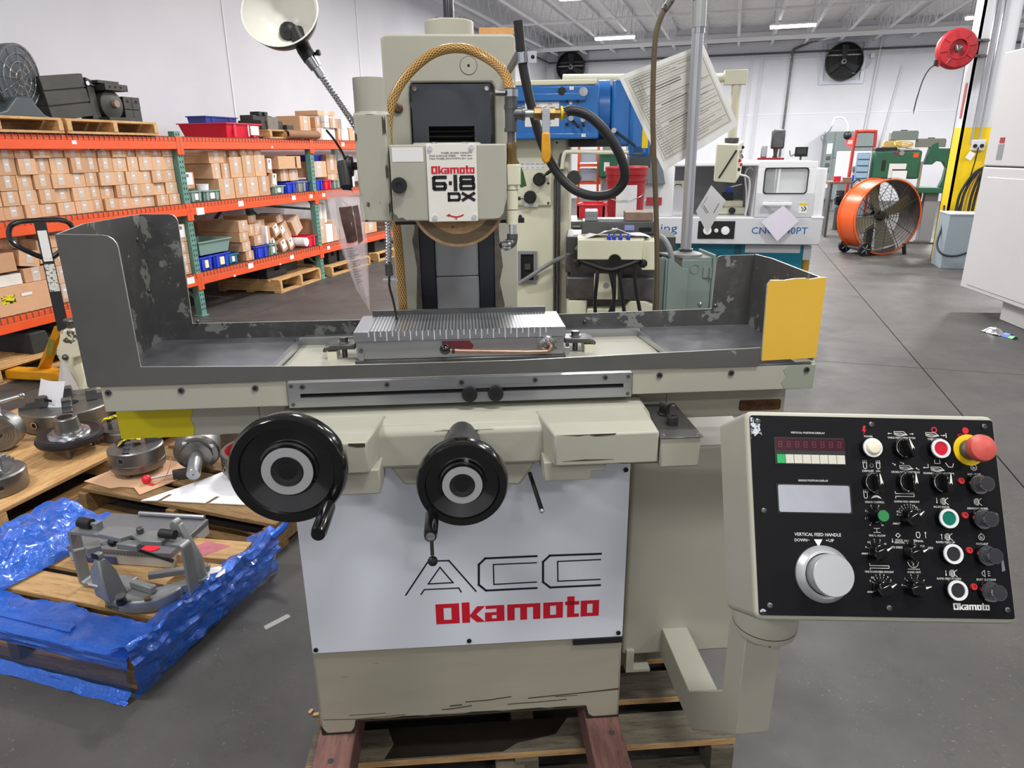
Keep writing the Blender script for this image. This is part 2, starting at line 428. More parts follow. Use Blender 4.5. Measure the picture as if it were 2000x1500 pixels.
def dup(root, loc=None, rz=None, label=None, group=None, rot=None):
    r = root.copy(); COL.objects.link(r)
    if loc is not None: r.location = loc
    if rz is not None: r.rotation_euler = (0, 0, rz)
    if rot is not None: r.rotation_euler = rot
    if label: r['label'] = label
    if group: r['group'] = group
    for ch in list(root.children):
        c = ch.copy(); COL.objects.link(c); c.parent = r
        for g in list(ch.children):
            d = g.copy(); COL.objects.link(d); d.parent = c
    return r
def struct(mb, name, parent=None, **k):
    o = mb.build(name, parent, **k)
    if parent is None: o['kind'] = 'structure'
    return o
def frame3(o, x, y):
    """matrix with origin o, x axis x, y axis y"""
    x = Vector(x).normalized(); y = Vector(y); y = (y - x * y.dot(x)).normalized(); z = x.cross(y)
    M = Matrix((x, y, z)).transposed().to_4x4(); M.translation = Vector(o); return M
def round_rect(x0, x1, y0, y1, r, n=4):
    out = []
    for cx, cy, a in ((x1 - r, y1 - r, 0), (x0 + r, y1 - r, 90), (x0 + r, y0 + r, 180), (x1 - r, y0 + r, 270)):
        for i in range(n + 1):
            t = R(a + 90 * i / n); out.append((cx + r * math.cos(t), cy + r * math.sin(t)))
    return out
def logo(mb, T, w, h, m, th=.0006):
    """heavy square-cornered wordmark O-k-a-m-o-t-o built from bars; x 0..7.6, y 0..1"""
    q = []
    def r(x0, x1, y0, y1): q.append([(x0, y0), (x1, y0), (x1, y1), (x0, y1)])
    # O
    r(0, .36, 0, 1); r(.72, 1.08, 0, 1); r(.36, .72, 0, .2); r(.36, .72, .8, 1)
    # k
    r(1.2, 1.56, 0, 1.02); q.append([(1.56, .36), (1.9, .8), (2.28, .8), (1.86, .4), (2.26, 0), (1.88, 0), (1.56, .3)])
    # a
    r(2.3, 3.16, .64, .8); r(2.8, 3.16, 0, .64); r(2.26, 2.8, 0, .14); r(2.26, 2.58, .14, .32); r(2.26, 2.8, .32, .46)
    # m
    r(3.3, 3.64, 0, .8); r(3.64, 4.84, .62, .8); r(3.9, 4.22, 0, .62); r(4.5, 4.84, 0, .62)
    # o
    r(4.98, 5.3, 0, .8); r(5.58, 5.9, 0, .8); r(5.3, 5.58, 0, .17); r(5.3, 5.58, .63, .8)
    # t
    r(6.1, 6.44, 0, 1.05); r(6.0, 6.66, .62, .8); r(6.44, 6.66, 0, .17)
    # o
    r(6.74, 7.04, 0, .8); r(7.3, 7.6, 0, .8); r(7.04, 7.3, 0, .17); r(7.04, 7.3, .63, .8)
    for p in q:
        p = [(x / 7.6 * w, y * h) for x, y in p]
        mb.prism(p, 0, th, m, 'z', T)
    return mb
# ------------------------------------------------------------ the hall
XL, XR, YB, YF, ZC = -6.4, 9.5, 25.0, -5.0, 5.2
b = MB(); b.box(XL - .2, XR + .2, YF - .2, YB + .2, -.2, -.012, mat('joint filler', (46, 44, 42), .9))
floor = struct(b, 'floor')
xs = [XL, -4.69, 1.48, 7.65, XR]; ys = [YF, -.6, 5.7, 12.18, 18.5, YB]
for i in range(4):
    for j in range(5):
        b = MB(); g = .004
        b.box(xs[i] + g, xs[i + 1] - g, ys[j] + g, ys[j + 1] - g, -.02, 0, FLOORM)
        b.build('floor_slab', floor)
for nm, a in (('wall_left', (XL - .2, XL, YF - .2, YB + .2)), ('wall_back', (XL - .2, XR + .2, YB, YB + .2)), ('wall_right', (XR, XR + .2, YF - .2, YB + .2)), ('wall_front', (XL - .2, XR + .2, YF - .2, YF))):
    b = MB(); b.box(*a, -.02, ZC + .2, WALLM); struct(b, nm)
# tilt-up panel seams: narrow raised ribs on the painted walls
k = 0
for y in (2.6, 8.4, 11.93, 17.2, 21.4):
    k += 1; b = MB(); b.box(XL, XL + .012, y - .012, y + .012, 0, ZC, JOISTM); struct(b, 'trim_%d' % k)
b = MB(); b.box(XL, XL + .03, YF, YB, 4.62, 4.72, JOISTM); struct(b, 'trim_%d' % (k + 1))
b = MB(); b.box(XL, XR, YB - .05, YB, 4.88, 5.0, JOISTM); struct(b, 'trim_%d' % (k + 2))
b = MB(); b.box(XL, XR, YB - .012, YB, 2.6, 2.62, JOISTM); struct(b, 'trim_%d' % (k + 3))
# corrugated roof deck
b = MB(); pts = []
y = YF - .2
prof = []
while y < YB + .2:
    prof += [(y, ZC), (y + .07, ZC), (y + .1, ZC + .05), (y + .19, ZC + .05)]; y += .22
prof += [(YB + .2, ZC), (YB + .2, ZC + .15), (YF - .2, ZC + .15)]
n = len(prof)
vs = [(XL - .2, p[0], p[1]) for p in prof] + [(XR + .2, p[0], p[1]) for p in prof]
b.add(vs, [(i, i + n, (i + 1) % n + n, (i + 1) % n) for i in range(n)], DECKM)
struct(b, 'ceiling')
for i in range(17):
    x = -5.95 + i * .96
    e = bpy.data.objects.new('ceiling_joist', None); COL.objects.link(e); e.location = (x, YB, 4.6); e['kind'] = 'structure'; e['off'] = (x, YB, 4.6)
    b = MB(); b.box(x - .035, x + .035, 2, YB, 4.60, 4.635, JOISTM); b.build('bottom_chord', e)
    b = MB(); b.box(x - .035, x + .035, 2, YB, 5.14, 5.19, JOISTM); b.build('top_chord', e)
    b = MB(); y = 2.
    while y < YB - .6:
        b.cyl((x, y, 4.62), (x, y + .42, 5.15), .011, JOISTM, n=5); b.cyl((x, y + .42, 5.15), (x, y + .84, 4.62), .011, JOISTM, n=5); y += .84
    o = b.build('web_rods', e, kind='stuff')
for y in (18.7, 22.8):
    b = MB(); b.box(XL, XR, y - .06, y + .06, 4.48, 4.58, JOISTM) if y > 20 else b.cyl((XL, y, 4.62), (XR, y + .1, 4.60), .035, JOISTM)
    if y > 20:
        pass
    struct(b, 'ceiling_pipe')
b = MB(); b.cyl((-6.3, 16.0, 4.42), (-6.3, 24.8, 4.42), .03, STEELD); struct(b, 'ceiling_pipe')
# ------------------------------------------------------------ lamps of the hall
def strip(name, x, y, z, label):
    t = thing(name, label, 'ceiling light', (x, y, z), 0, 'strip lights under the roof')
    b = MB(); b.box(-.55, .55, -.11, .11, 0, .05, WHITEM); b.build('housing', t, bev=.012)
    b = MB(); b.prism([(-.1, -.002), (-.07, -.05), (.07, -.05), (.1, -.002)], -.53, .53, GLOW, 'x'); b.build('diffuser', t)
    for s in (-.45, .45):
        b = MB(); b.cyl((s, 0, .05), (s, 0, ZC - z - .02), .004, STEELD, n=5); b.build('hanger', t)
    lamp(x, y, z - .07)
def lamp(x, y, z):
    l = bpy.data.lights.new('strip_lamp', 'AREA'); l.shape = 'RECTANGLE'; l.size = 1.1; l.size_y = .2; l.energy = TUBE_W * (1.1 if y < 3 else 1.15 if y < 8 else 1.8 if y < 13 else 3.3) * (1.7 if x == -2.3 else 1); l.color = (1, .985, .97)
    o = bpy.data.objects.new('strip_lamp', l); COL.objects.link(o); o.location = (x, y, z)
strip('strip_light', -3.1, 15.3, 4.5, 'lit strip light cut off by the top edge, above the blue mill')
strip('strip_light', -3.4, 20.8, 4.5, 'lit strip light hanging above the left wall fan')
strip('strip_light', 1.1, 20.5, 4.5, 'lit strip light hanging left of the right wall fan')
strip('strip_light', 5.5, 20.8, 4.5, 'lit strip light partly hidden behind the yellow and white column')
for x, y in ((-2.3, 10.2), (1.1, 10.2), (5.6, 10.2), (1.1, 15.4), (5.6, 15.4), (-2.3, 5.6), (1.2, 5.0), (5.6, 5.2), (-3.2, .6), (.9, .4), (5.0, .6), (-2.6, -3.2), (2.6, -3.2)):
    lamp(x, y, 4.45)  # unseen lamps; the left pair is placed and boosted to brighten the aisle
# ------------------------------------------------------------ conduits and column
def conduit(pts, r, m, nm='conduit'):
    b = MB()
    for p, q in zip(pts, pts[1:]): b.cyl(p, q, r, m, n=8)
    struct(b, nm)
yw = YB - .06
conduit([(1.84, yw, 4.62), (1.42, yw, 4.46), (1.32, yw, 0)], .035, STEELD)
conduit([(1.84, yw, 4.62), (2.8, 23.2, 4.62)], .03, CHROME)
conduit([(-6.3, yw, 4.40), (9.3, yw, 4.36)], .03, STEELD)
conduit([(-6.3, yw, 4.74), (9.3, yw, 4.78)], .03, STEELD)
conduit([(-6.3, yw, 4.28), (9.3, yw, 4.22)], .02, GREYM)
conduit([(3.86, yw, 4.7), (3.73, yw, 2.0)], .028, GREYM)
conduit([(0.55, yw, 4.3), (.42, yw, 0)], .02, GREYM)
conduit([(0.25, yw, 4.5), (.1, yw, 0)], .015, GREYM)
conduit([(4.5, yw, 3.9), (4.2, yw, 1.5)], .015, GREYM)
conduit([(-2.9, yw, 4.6), (-2.95, yw, 3.6)], .02, GREYM)
# steel column, white above a yellow foot, with a round and flat conduits
col = bpy.data.objects.new('column', None); COL.objects.link(col); col.location = (3.14, 11.55, 0); col['kind'] = 'structure'; col['off'] = (3.14, 11.55, 0)
cx0, cx1, cy = 2.92, 3.36, 11.45
def ibeam(b, z0, z1, m):
    b.box(cx0, cx1, cy, cy + .03, z0, z1, m); b.box(cx0, cx1, cy + .38, cy + .41, z0, z1, m); b.box(3.12, 3.155, cy + .03, cy + .38, z0, z1, m)
    b.box(cx0, cx0 + .03, cy, cy + .41, z0, z1, m)
b = MB(); ibeam(b, 1.83, 5.19, GREYM); b.build('column_shaft', col)
b = MB(); ibeam(b, 0, 1.83, YELC); b.build('yellow_foot', col)
for x, z0, z1, r in ((3.05, 1.62, 5.1, .018), (3.14, 1.62, 5.1, .018), (3.43, .5, 5.1, .022), (3.49, .5, 5.1, .022)):
    b = MB(); b.cyl((x, cy - .03, z0), (x, cy - .03, z1), r, CHROME, n=8); b.build('conduit', col)
b = MB(); b.box(cx0 - .004, cx0 + .0, cy + .1, cy + .2, 1.95, 2.4, mat('red strip sign', (176, 60, 64), .5)); b.build('vertical_sign', col)
# outlet box on the column
t = thing('outlet_box', 'grey outlet box on the yellow foot of the column', 'outlet', (3.12, cy, 1.6))
b = MB(); b.box(-.06, .1, -.06, 0, -.07, .07, GREYM); b.build('body', t, bev=.008)
for s in (-.02, .06):
    b = MB(); b.lathe([(.026, 0), (.026, .008)], BLKM, c=(s, -.068, -.01), axis='y', n=12); b.build('socket', t)
b = MB(); b.box(-.03, .05, -.1, -.09, -.2, -.1, LABEL, Matrix.Rotation(.5, 4, 'Y')); b.build('tag', t)
b = MB(); b.tube([(.02, -.07, -.03), (0, -.08, -.3), (-.06, -.08, -.7), (-.13, -.08, -1.1), (-.15, -.07, -1.45)], .008, BLKM, n=6); b.build('cord', t)
# red hose reel on the column
t = thing('hose_reel', 'round red hose reel bracketed to the white column', 'hose reel', (2.66, 11.33, 2.80), R(6))
t.scale = (.74, .74, .74)
b = MB(); b.lathe([(.02, -.05), (.15, -.05), (.17, -.09), (.3, -.075), (.335, -.03), (.335, .05), (.3, .09), (.02, .1)], REDD, axis='y', n=36); b.build('housing', t)
b = MB(); b.lathe([(.145, -.05), (.15, -.1), (.17, -.1), (.175, -.06)], REDD, axis='y', n=32, cap=False); b.build('raised_ring', t)
for k in range(8):
    a = k * PI / 4 + .2
    b = MB(); b.cyl((.19 * math.cos(a), -.094, .19 * math.sin(a)), (.29 * math.cos(a), -.082, .29 * math.sin(a)), .008, REDD, n=6); b.build('rib', t)
b = MB(); b.lathe([(.055, -.05), (.055, -.1), (.02, -.11)], STEELD, axis='y', n=18); b.cyl((-.05, -.11, .05), (-.02, -.115, -.03), .012, STEELB); b.cyl((-.03, -.115, -.02), (.05, -.115, .02), .014, STEELB); b.build('swivel', t)
for z in (.13, -.12):
    b = MB(); b.box(.2, .5, .0, .16, z - .02, z + .02, STEELD); b.lathe([(.02, -.03), (.02, .05)], STEELD, c=(.4, 0, z), axis='y', n=10); b.build('bracket', t)
b = MB(); b.cbox((-.3, 0, -.22), (.06, .06, .1), BLKM, Matrix.Rotation(0, 4, 'Y')); b.box(-.27, -.24, -.05, .05, -.28, -.14, REDD); b.build('roller_guide', t)
b = MB(); b.tube([(-.31, 0, -.24), (-.4, 0, -.33), (-.47, 0, -.5), (-.52, 0, -.8), (-.54, 0, -1.02)], .011, RUBBER, n=8); b.lathe([(.012, -.05), (.012, 0)], STEELB, c=(-.54, 0, -1.02), n=8); b.build('hose', t)
# exhaust fans on the back wall
def wallfan(name, x, z, label, r):
    t = thing(name, label, 'exhaust fan', (x, YB, z), 0, 'exhaust fans on the back wall')
    b = MB(); s = r + .1
    for a in ((-s, s, r, s), (-s, s, -s, -r), (-s, -r, -r, r), (r, s, -r, r)): b.box(a[0], a[1], -.05, 0, a[2], a[3], mat('galvanised panel', (176, 180, 190), .35, .6))
    b.build('mounting_panel', t)
    b = MB(); b.lathe([(r, -.05), (r + .015, -.26), (r - .01, -.26), (r - .02, -.05)], BLKM, axis='y', n=32, cap=False); b.build('shroud', t)
    b = MB(); b.lathe([(r, -.045), (r, -.04)], mat('fan backing', (20, 21, 24), .6), axis='y', n=32); b.build('shutter', t)
    b = MB(); b.lathe([(.07, -.1), (.075, -.2), (.03, -.23)], GREYM, axis='y', n=16); b.build('hub', t)
    for k in range(3):
        a = k * 2 * PI / 3 + .5
        M = Matrix.Rotation(a, 4, 'Y') @ Matrix.Rotation(.45, 4, 'X')
        b = MB(); b.prism([(.06, -.05), (r * .9, -.13), (r * .92, .1), (.06, .05)], -.006, .006, mat('fan blade grey', (62, 64, 68), .5), 'y', Matrix.Translation((0, -.13, 0)) @ M); b.build('blade', t)
    b = MB()
    for q in (.35, .65, .98): b.lathe([(r * q - .004, -.262), (r * q + .004, -.262), (r * q + .004, -.256), (r * q - .004, -.256)], BLKM, axis='y', n=28, cap=False)
    for k in range(8): a = k * PI / 8; b.cyl((-r * math.cos(a), -.26, -r * math.sin(a)), (r * math.cos(a), -.26, r * math.sin(a)), .004, BLKM, n=4)
    b.build('guard', t)
wallfan('wall_fan', -5.5, 4.24, 'black round wall fan seen above the blue mill', .46)
wallfan('wall_fan', 2.88, 4.05, 'black round wall fan seen right of the hanging chart', .52)
t = thing('fan_switch', 'small grey switch box on the wall beside the right fan', 'switch', (3.66, YB, 4.19))
b = MB(); b.box(-.06, .06, -.1, 0, -.08, .08, GREYM); b.build('box', t, bev=.01)
b = MB(); b.tube([(0, -.06, -.08), (-.1, -.06, -.3), (-.35, -.06, -.45), (-.5, -.05, -.46)], .012, GREYM, n=6); b.build('cord', t)
# ------------------------------------------------------------ the surface grinder
G = mthing('surface_grinder', 'cream surface grinder with black handwheels and tilted black control panel', 'grinder', (0, 1.75, .226))
def FT(x, y, z): return frame3((x, y, z), (1, 0, 0), (0, 0, 1))     # drawing plane facing the operator
def screwhead(b, x, y, z, r=.006, m=BLKM, h=.003):
    b.lathe([(r, 0), (r, -h), (r * .55, -h), (r * .5, -h * .4), (.0001, -h * .4)], m, c=(x, y, z), axis='y', n=12)
# base casting with feet
b = MB()
b.prism([(-.386, .226), (-.305, .226), (-.295, .262), (.262, .262), (.272, .226), (.354, .226), (.352, .99), (-.381, .99)], 1.38, 2.2, CREAMB, 'y')
b.build('base_casting', G, bev=.006)
b = MB(); b.prism(round_rect(-.381, .351, .474, .965, .004), 1.3715, 1.38, WHITE, 'y'); fp = b.build('front_panel', G, bev=.0012, seg=1)
b = MB(); T = FT(0, 1.3714, 0)
ACC = [([(-.1563, .6216), (-.1012, .7075), (-.0549, .7065), (.0035, .6226)], .0034, 0), ([(-.104, .6481), (-.0758, .69), (-.0478, .6481)], .003, 1), ([(-.1217, .6214), (-.1137, .6334), (-.0353, .6331), (-.0303, .6222)], .003, 0),
       ([(.1435, .7072), (.0272, .7076), (.0123, .6925), (.0109, .639), (.027, .6226), (.1435, .6224)], .005, 0), ([(.1435, .6898), (.0452, .6906), (.0454, .6379), (.1435, .6384)], .003, 0),
       ([(.2915, .7052), (.1742, .7069), (.1587, .6913), (.1589, .6375), (.1756, .622), (.2919, .6214)], .005, 0), ([(.2911, .6901), (.1921, .6904), (.1935, .6378), (.2915, .637)], .003, 0)]
for p, w, c in ACC: b.strip(p, w, INK, T, closed=bool(c))
b.build('outline_lettering', fp)
b = MB(); logo(b, FT(-.0905, 1.3714, .5375), .382, .0545, RED); b.build('red_wordmark', fp)
for x, z in ((-.3723, .4848), (-.0158, .4868), (.3406, .4859), (.3407, .9147)):
    b = MB(); screwhead(b, x, 1.3715, z, .0055); b.build('screw', fp)
b = MB(); b.box(.232, .352, 1.372, 1.38, .455, .473, BLKM); b.build('latch_bracket', G, bev=.002)
# rear electrical cabinet with its flat top
b = MB(); b.prism(round_rect(.386, .705, 1.5, 2.35, .012), .31, .906, CREAM, 'z'); cab = b.build('electrical_cabinet', G, bev=.006)
b = MB(); b.box(.395, .415, 1.49, 1.6, .27, .33, CREAM); b.box(.395, .46, 1.49, 1.6, .262, .27, CREAM); b.build('cabinet_bracket', G)
# saddle: slab, two front boxes, centre apron, boss
b = MB(); b.prism([(1.27, 1.062), (1.30, 1.078), (1.72, 1.088), (1.72, .985), (1.27, .985)], -.385, .368, CREAMW, 'x'); b.build('saddle', G, bev=.008)
b = MB(); b.prism([(-.1804, 1.0745), (.1538, 1.0726), (.1468, 1.0), (.1011, .9302), (-.1353, .941), (-.182, 1.0136)], 1.285, 1.36, CREAMW, 'y'); b.build('saddle_apron', G, bev=.006)
b = MB(); b.prism(round_rect(-.0713, .0511, .985, 1.066, .008), 1.272, 1.29, CREAMW, 'y'); b.build('handwheel_boss', G, bev=.003)
for nm, x0, x1, sx, z0 in (('left_way_cover', -.385, -.19, -.165, 1.011), ('right_way_cover', .36, .16, .135, 1.0095)):
    b = MB()
    vs = [(x0, 1.2, z0), (x1, 1.2, z0), (x1, 1.2, 1.0745), (x0, 1.2, 1.0745), (x0, 1.40, z0), (sx, 1.40, z0), (sx, 1.40, 1.083), (x0, 1.40, 1.083), (x0, 1.32, 1.082), (sx, 1.32, 1.082), (sx, 1.32, z0), (x0, 1.32, z0)]
    b.add(vs, [(0, 1, 2, 3), (3, 2, 9, 8), (1, 10, 9, 2), (0, 3, 8, 11), (0, 11, 10, 1), (8, 9, 10, 11)], CREAMW)
    b.build(nm, G, bev=.004)
b = MB(); b.box(-.30, -.172, 1.215, 1.3, .96, 1.012, CREAMW); b.build('lower_guard_plate', G, bev=.003)
b = MB(); b.prism([(.142, .972), (.232, .972), (.236, .99), (.262, .99), (.266, 1.012), (.142, 1.012)], 1.215, 1.3, CREAMW, 'y'); b.build('lower_guard_plate', G, bev=.002)
# junction box at the right end of the saddle
b = MB(); b.box(.3635, .4416, 1.2, 1.375, .998, 1.0605, CREAMW); jb = b.build('pendant_box', G, bev=.004)
b = MB(); b.box(.361, .444, 1.196, 1.38, 1.0606, 1.063, STEELD); b.build('steel_lid', jb, bev=.0008, seg=1)
for x, y in ((.369, 1.204), (.4365, 1.204), (.369, 1.37), (.4365, 1.37)):
    b = MB(); b.lathe([(.0052, 0), (.005, .0025), (.002, .0045)], CHROME, c=(x, y, 1.063), n=12); b.build('lid_screw', jb)
b = MB(); b.lathe([(.011, 0), (.011, .005), (.0085, .006)], BLKG, c=(.4, 1.315, 1.063), n=18); b.prism([(-.0045, -.016), (.0045, -.016), (.0035, .012), (-.0035, .012)], .005, .027, BLKG, 'z', Matrix.Translation((.4, 1.315, 1.063)) @ Matrix.Rotation(.3, 4, 'Z')); b.build('selector_knob', jb, bev=.001)
b = MB(); b.lathe([(.0115, 0), (.0115, .016), (.0105, .018), (.004, .018), (.004, .0165), (.0001, .0165)], BLKM, c=(.403, 1.262, 1.063), n=20); b.build('speed_knob', jb)
# table body, covers, slot strip
b = MB(); b.box(-.718, .727, 1.362, 1.695, 1.1, 1.146, CREAMW); b.build('table_body', G, bev=.003)
b = MB(); b.box(-.722, -.362, 1.352, 1.40, 1.096, 1.1505, CREAM); lc = b.build('left_table_cover', G, bev=.002)
b = MB(); b.box(.341, .731, 1.352, 1.40, 1.096, 1.1505, CREAM); rc = b.build('right_table_cover', G, bev=.002)
b = MB(); b.box(.69, .733, 1.36, 1.5, 1.1506, 1.157, CREAML); b.build('end_lip', G, bev=.002)
b = MB(); b.prism([(.668, 1.098), (.7305, 1.097), (.7305, 1.149), (.672, 1.149), (.662, 1.14), (.67, 1.125), (.66, 1.112)], 1.3514, 1.3522, mat('sage touch up paint', (150, 156, 142), .5), 'y'); b.build('touched_up_end', rc)
for par, xs in ((lc, (-.708, -.568, -.424)), (rc, (.398, .55, .712))):
    for x in xs:
        b = MB(); screwhead(b, x, 1.352, 1.137 if x < .6 else 1.139, .0062, STEELD); b.lathe([(.0035, 0), (.0035, -.0016)], HOLE, c=(x, 1.3518, 1.137 if x < .6 else 1.139), axis='y', n=6); b.build('cap_screw', par)
b = MB()
b.box(-.36, .339, 1.346, 1.36, 1.1235, 1.1465, STEEL); b.box(-.36, .339, 1.346, 1.36, 1.094, 1.1145, STEEL); b.box(-.36, -.336, 1.346, 1.36, 1.1145, 1.1235, STEEL); b.box(.322, .339, 1.346, 1.36, 1.1145, 1.1235, STEEL)
b.box(-.336, .322, 1.356, 1.36, 1.1145, 1.1235, HOLE)
st = b.build('stop_dog_rail', G)
for x, z in ((-.33, 1.138), (-.162, 1.1375), (-.012, 1.1375), (.138, 1.1375), (.283, 1.1375)):
    b = MB(); screwhead(b, x, 1.3458, z, .0055, STEELD, .002); b.lathe([(.003, 0), (.003, -.0022)], HOLE, c=(x, 1.346, z), axis='y', n=6); b.build('rail_screw', st)
for x, z in ((-.352, 1.140), (-.352, 1.101), (.331, 1.138), (.331, 1.101)):
    b = MB(); screwhead(b, x, 1.3458, z, .004, STEELD, .001); b.build('rail_screw', st)
for x in (.0035, .0565):
    b = MB(); T = Matrix.Translation((x, 1.346, 1.1135))
    prof = []
    n = 36; pts = []
    for i in range(n * 2): a = PI * i / n; r = .0158 if i % 2 else .0150; pts.append((r * math.cos(a), r * math.sin(a)))
    b.prism(pts, 0, -.013, BLKM, 'y', T); b.lathe([(.006, -.0131), (.006, -.0145), (.0045, -.0145), (.004, -.0125), (.0001, -.0125)], BLKM, axis='y', n=16, T=T); b.build('stop_dog_knob', G)
b = MB(); b.box(.012, .05, 1.348, 1.354, 1.112, 1.122, BLKM); b.build('stop_dog', G)
# skirt under the table, yellow at its left end, rusty number plate
b = MB(); b.box(-.735, .708, 1.42, 1.70, 1.012, 1.098, CREAM); sk = b.build('table_skirt', G, bev=.003)
b = MB(); b.prism([(-.736, 1.0115), (-.587, 1.0115), (-.582, 1.03), (-.588, 1.05), (-.58, 1.07), (-.588, 1.099), (-.736, 1.099)], 1.4185, 1.4202, YELB, 'y'); b.build('yellow_end', sk)
b = MB(); b.box(-.445, -.4435, 1.419, 1.4201, 1.012, 1.098, mat('seam shade', (110, 108, 96), .6)); b.box(.436, .4375, 1.419, 1.4201, 1.012, 1.098, MC['seam shade']); b.build('skirt_seam', sk)
b = MB(); b.prism(round_rect(.603, .697, 1.026, 1.05, .004), 1.4165, 1.42, mat('rusty brass plate', (112, 76, 40), .5, .4, col2=(70, 46, 28), vs=60, bump=.4), 'y'); b.build('number_plate', G)
# ways under the skirt and the machine bed
b = MB(); b.box(-.36, .36, 1.4, 2.1, .9, 1.0, CREAMB); b.build('bed_ways', G)
# splash tray: folded sheet walls round the table
tm = .004
b = MB(); b.prism([(-.743, 1.1515), (-.743, 1.446)] + [(-.66 + .024 * math.sin(a), 1.419 + .024 * math.cos(a)) for a in (0, .4, .8, 1.2, PI / 2)] + [(-.6357, 1.189), (-.3, 1.180), (.1, 1.1795), (.606, 1.1905), (.606, 1.1515)], 1.3475, 1.3475 + tm, TRAYP, 'y', edge=EDGE)
sp = b.build('tray_front_wall', G)
b = MB(); b.prism([(1.3515, 1.1515), (1.3515, 1.446), (1.45, 1.455), (1.70, 1.4525), (1.70, 1.1515)], -.743, -.743 + tm, TRAYW, 'x', edge=EDGE); b.build('tray_left_wall', G)
b = MB(); b.prism([(-.743, 1.15), (-.743, 1.4525)] + [(-.675 + .017 * math.sin(a), 1.4345 + .017 * math.cos(a)) for a in (0, .5, 1., PI / 2)] + [(-.6615, 1.1925), (0, 1.1895), (.625, 1.196)] + [(.640 - .012 * math.cos(a), 1.318 + .012 * math.sin(a)) for a in (0, .5, 1, PI / 2)] + [(.735, 1.3305), (.735, 1.15)], 1.70, 1.70 + tm, TRAYW, 'y', edge=EDGE); b.build('tray_back_wall', G)
b = MB(); b.prism([(1.3515, 1.158), (1.3515, 1.331), (1.60, 1.336), (1.70, 1.332), (1.70, 1.15)], .722, .722 + tm, TRAYW, 'x', edge=EDGE); b.build('tray_right_wall', G)
b = MB(); b.prism([(.6105, 1.163), (.606, 1.322), (.612, 1.331), (.64, 1.330), (.66, 1.333), (.685, 1.3335), (.692, 1.331), (.712, 1.334), (.7265, 1.334), (.7265, 1.166), (.70, 1.1655)], 1.3475 - .001, 1.3475 + tm, YEL, 'y', edge=EDGE); b.build('yellow_guard_panel', G)
b = MB(); b.prism([(-.739, 1.352), (-.405, 1.352), (-.395, 1.698), (-.739, 1.698)], 1.149, 1.154, TRAYF, 'z'); b.build('tray_floor', G, bev=.001, seg=1)
b = MB(); b.prism([(.452, 1.352), (.722, 1.352), (.722, 1.698), (.418, 1.698)], 1.149, 1.154, TRAYF, 'z'); b.build('tray_floor', G, bev=.001, seg=1)
for p0, p1 in (((-.405, 1.352), (-.395, 1.64)), ((.452, 1.352), (.424, 1.64))):
    b = MB(); d = .006; b.prism([(p0[0] - d, p0[1]), (p0[0] + d, p0[1]), (p1[0] + d, p1[1]), (p1[0] - d, p1[1])], 1.149, 1.162, STEELB, 'z'); b.build('tray_floor_edge', G)
b = MB(); b.box(-.395, -.25, 1.632, 1.64, 1.147, 1.166, STEEL); b.build('table_rim', G); b = MB(); b.box(.23, .425, 1.632, 1.64, 1.147, 1.166, STEEL); b.build('table_rim', G)
b = MB(); b.box(-.395, .425, 1.64, 1.70, 1.146, 1.156, TRAYF); b.build('tray_gutter', G)
b = MB(); b.box(-.39, .43, 1.37, 1.632, 1.1455, 1.148, CREAM); b.build('table_top', G)
for x, y in ((-.52, 1.363), (.52, 1.363)):
    b = MB(); b.box(x - .017, x + .017, y - .006, y + .006, 1.154, 1.168, BLKM); b.build('tray_clip', G)
for x, y in ((-.47, 1.37), (-.405, 1.65), (.49, 1.37), (.43, 1.66)):
    b = MB(); b.lathe([(.008, 0), (.008, .002), (.0055, .002), (.0055, .006)], STEELD, c=(x, y, 1.154), n=6); b.build('tray_bolt', G)
for x, z, y in ((-.648, 1.198, 1.699), (-.738, 1.40, 1.66), (.634, 1.205, 1.699), (-.736, 1.28, 1.67), (.30, 1.172, 1.699), (-.27, 1.18, 1.699)):
    b = MB(); b.ball((x, y, z), .005, STEELD, n=10); b.build('rivet', G)
# ------------------------------------------------------------ column, wheel head
b = MB(); b.box(-.176, .138, 1.83, 2.32, .95, 1.842, CREAM); colm = b.build('column', G, bev=.012, seg=3)
b = MB(); b.prism([(-.176, .96), (-.115, .96), (-.115, 1.728), (-.11, 1.7375), (.08, 1.7375), (.086, 1.728), (.086, .96), (.138, .96), (.138, 1.832), (.135, 1.839), (.128, 1.842), (-.166, 1.842), (-.173, 1.839), (-.176, 1.832)], 1.80, 1.832, CREAM, 'y'); b.build('column_face', G, bev=.005)
b = MB(); b.box(-.111, -.074, 1.805, 1.831, 1.0, 1.62, NAVY); b.build('way_cover', G, bev=.001, seg=1)
b = MB(); b.box(.040, .080, 1.805, 1.831, 1.0, 1.62, NAVY); b.build('way_cover', G, bev=.001, seg=1)
b = MB(); b.box(-.073, .039, 1.812, 1.831, 1.275, 1.46, GREYI); b.build('centre_cover', G, bev=.002); b = MB(); b.box(-.073, .039, 1.810, 1.831, 1.0, 1.2735, GREYI); b.build('centre_cover', G, bev=.002)
b = MB(); b.prism([(-.127, 1.0), (-.111, 1.0), (-.111, 1.47), (-.125, 1.46), (-.12, 1.40), (-.128, 1.37), (-.119, 1.3), (-.126, 1.2)], 1.7985, 1.80, IRON, 'y'); b.build('worn_edge', G)
b = MB(); b.prism([(.08, 1.0), (.094, 1.0), (.092, 1.1), (.104, 1.2), (.092, 1.26), (.101, 1.3), (.092, 1.38), (.092, 1.47), (.08, 1.47)], 1.7985, 1.80, IRON, 'y'); b.build('worn_edge', G)
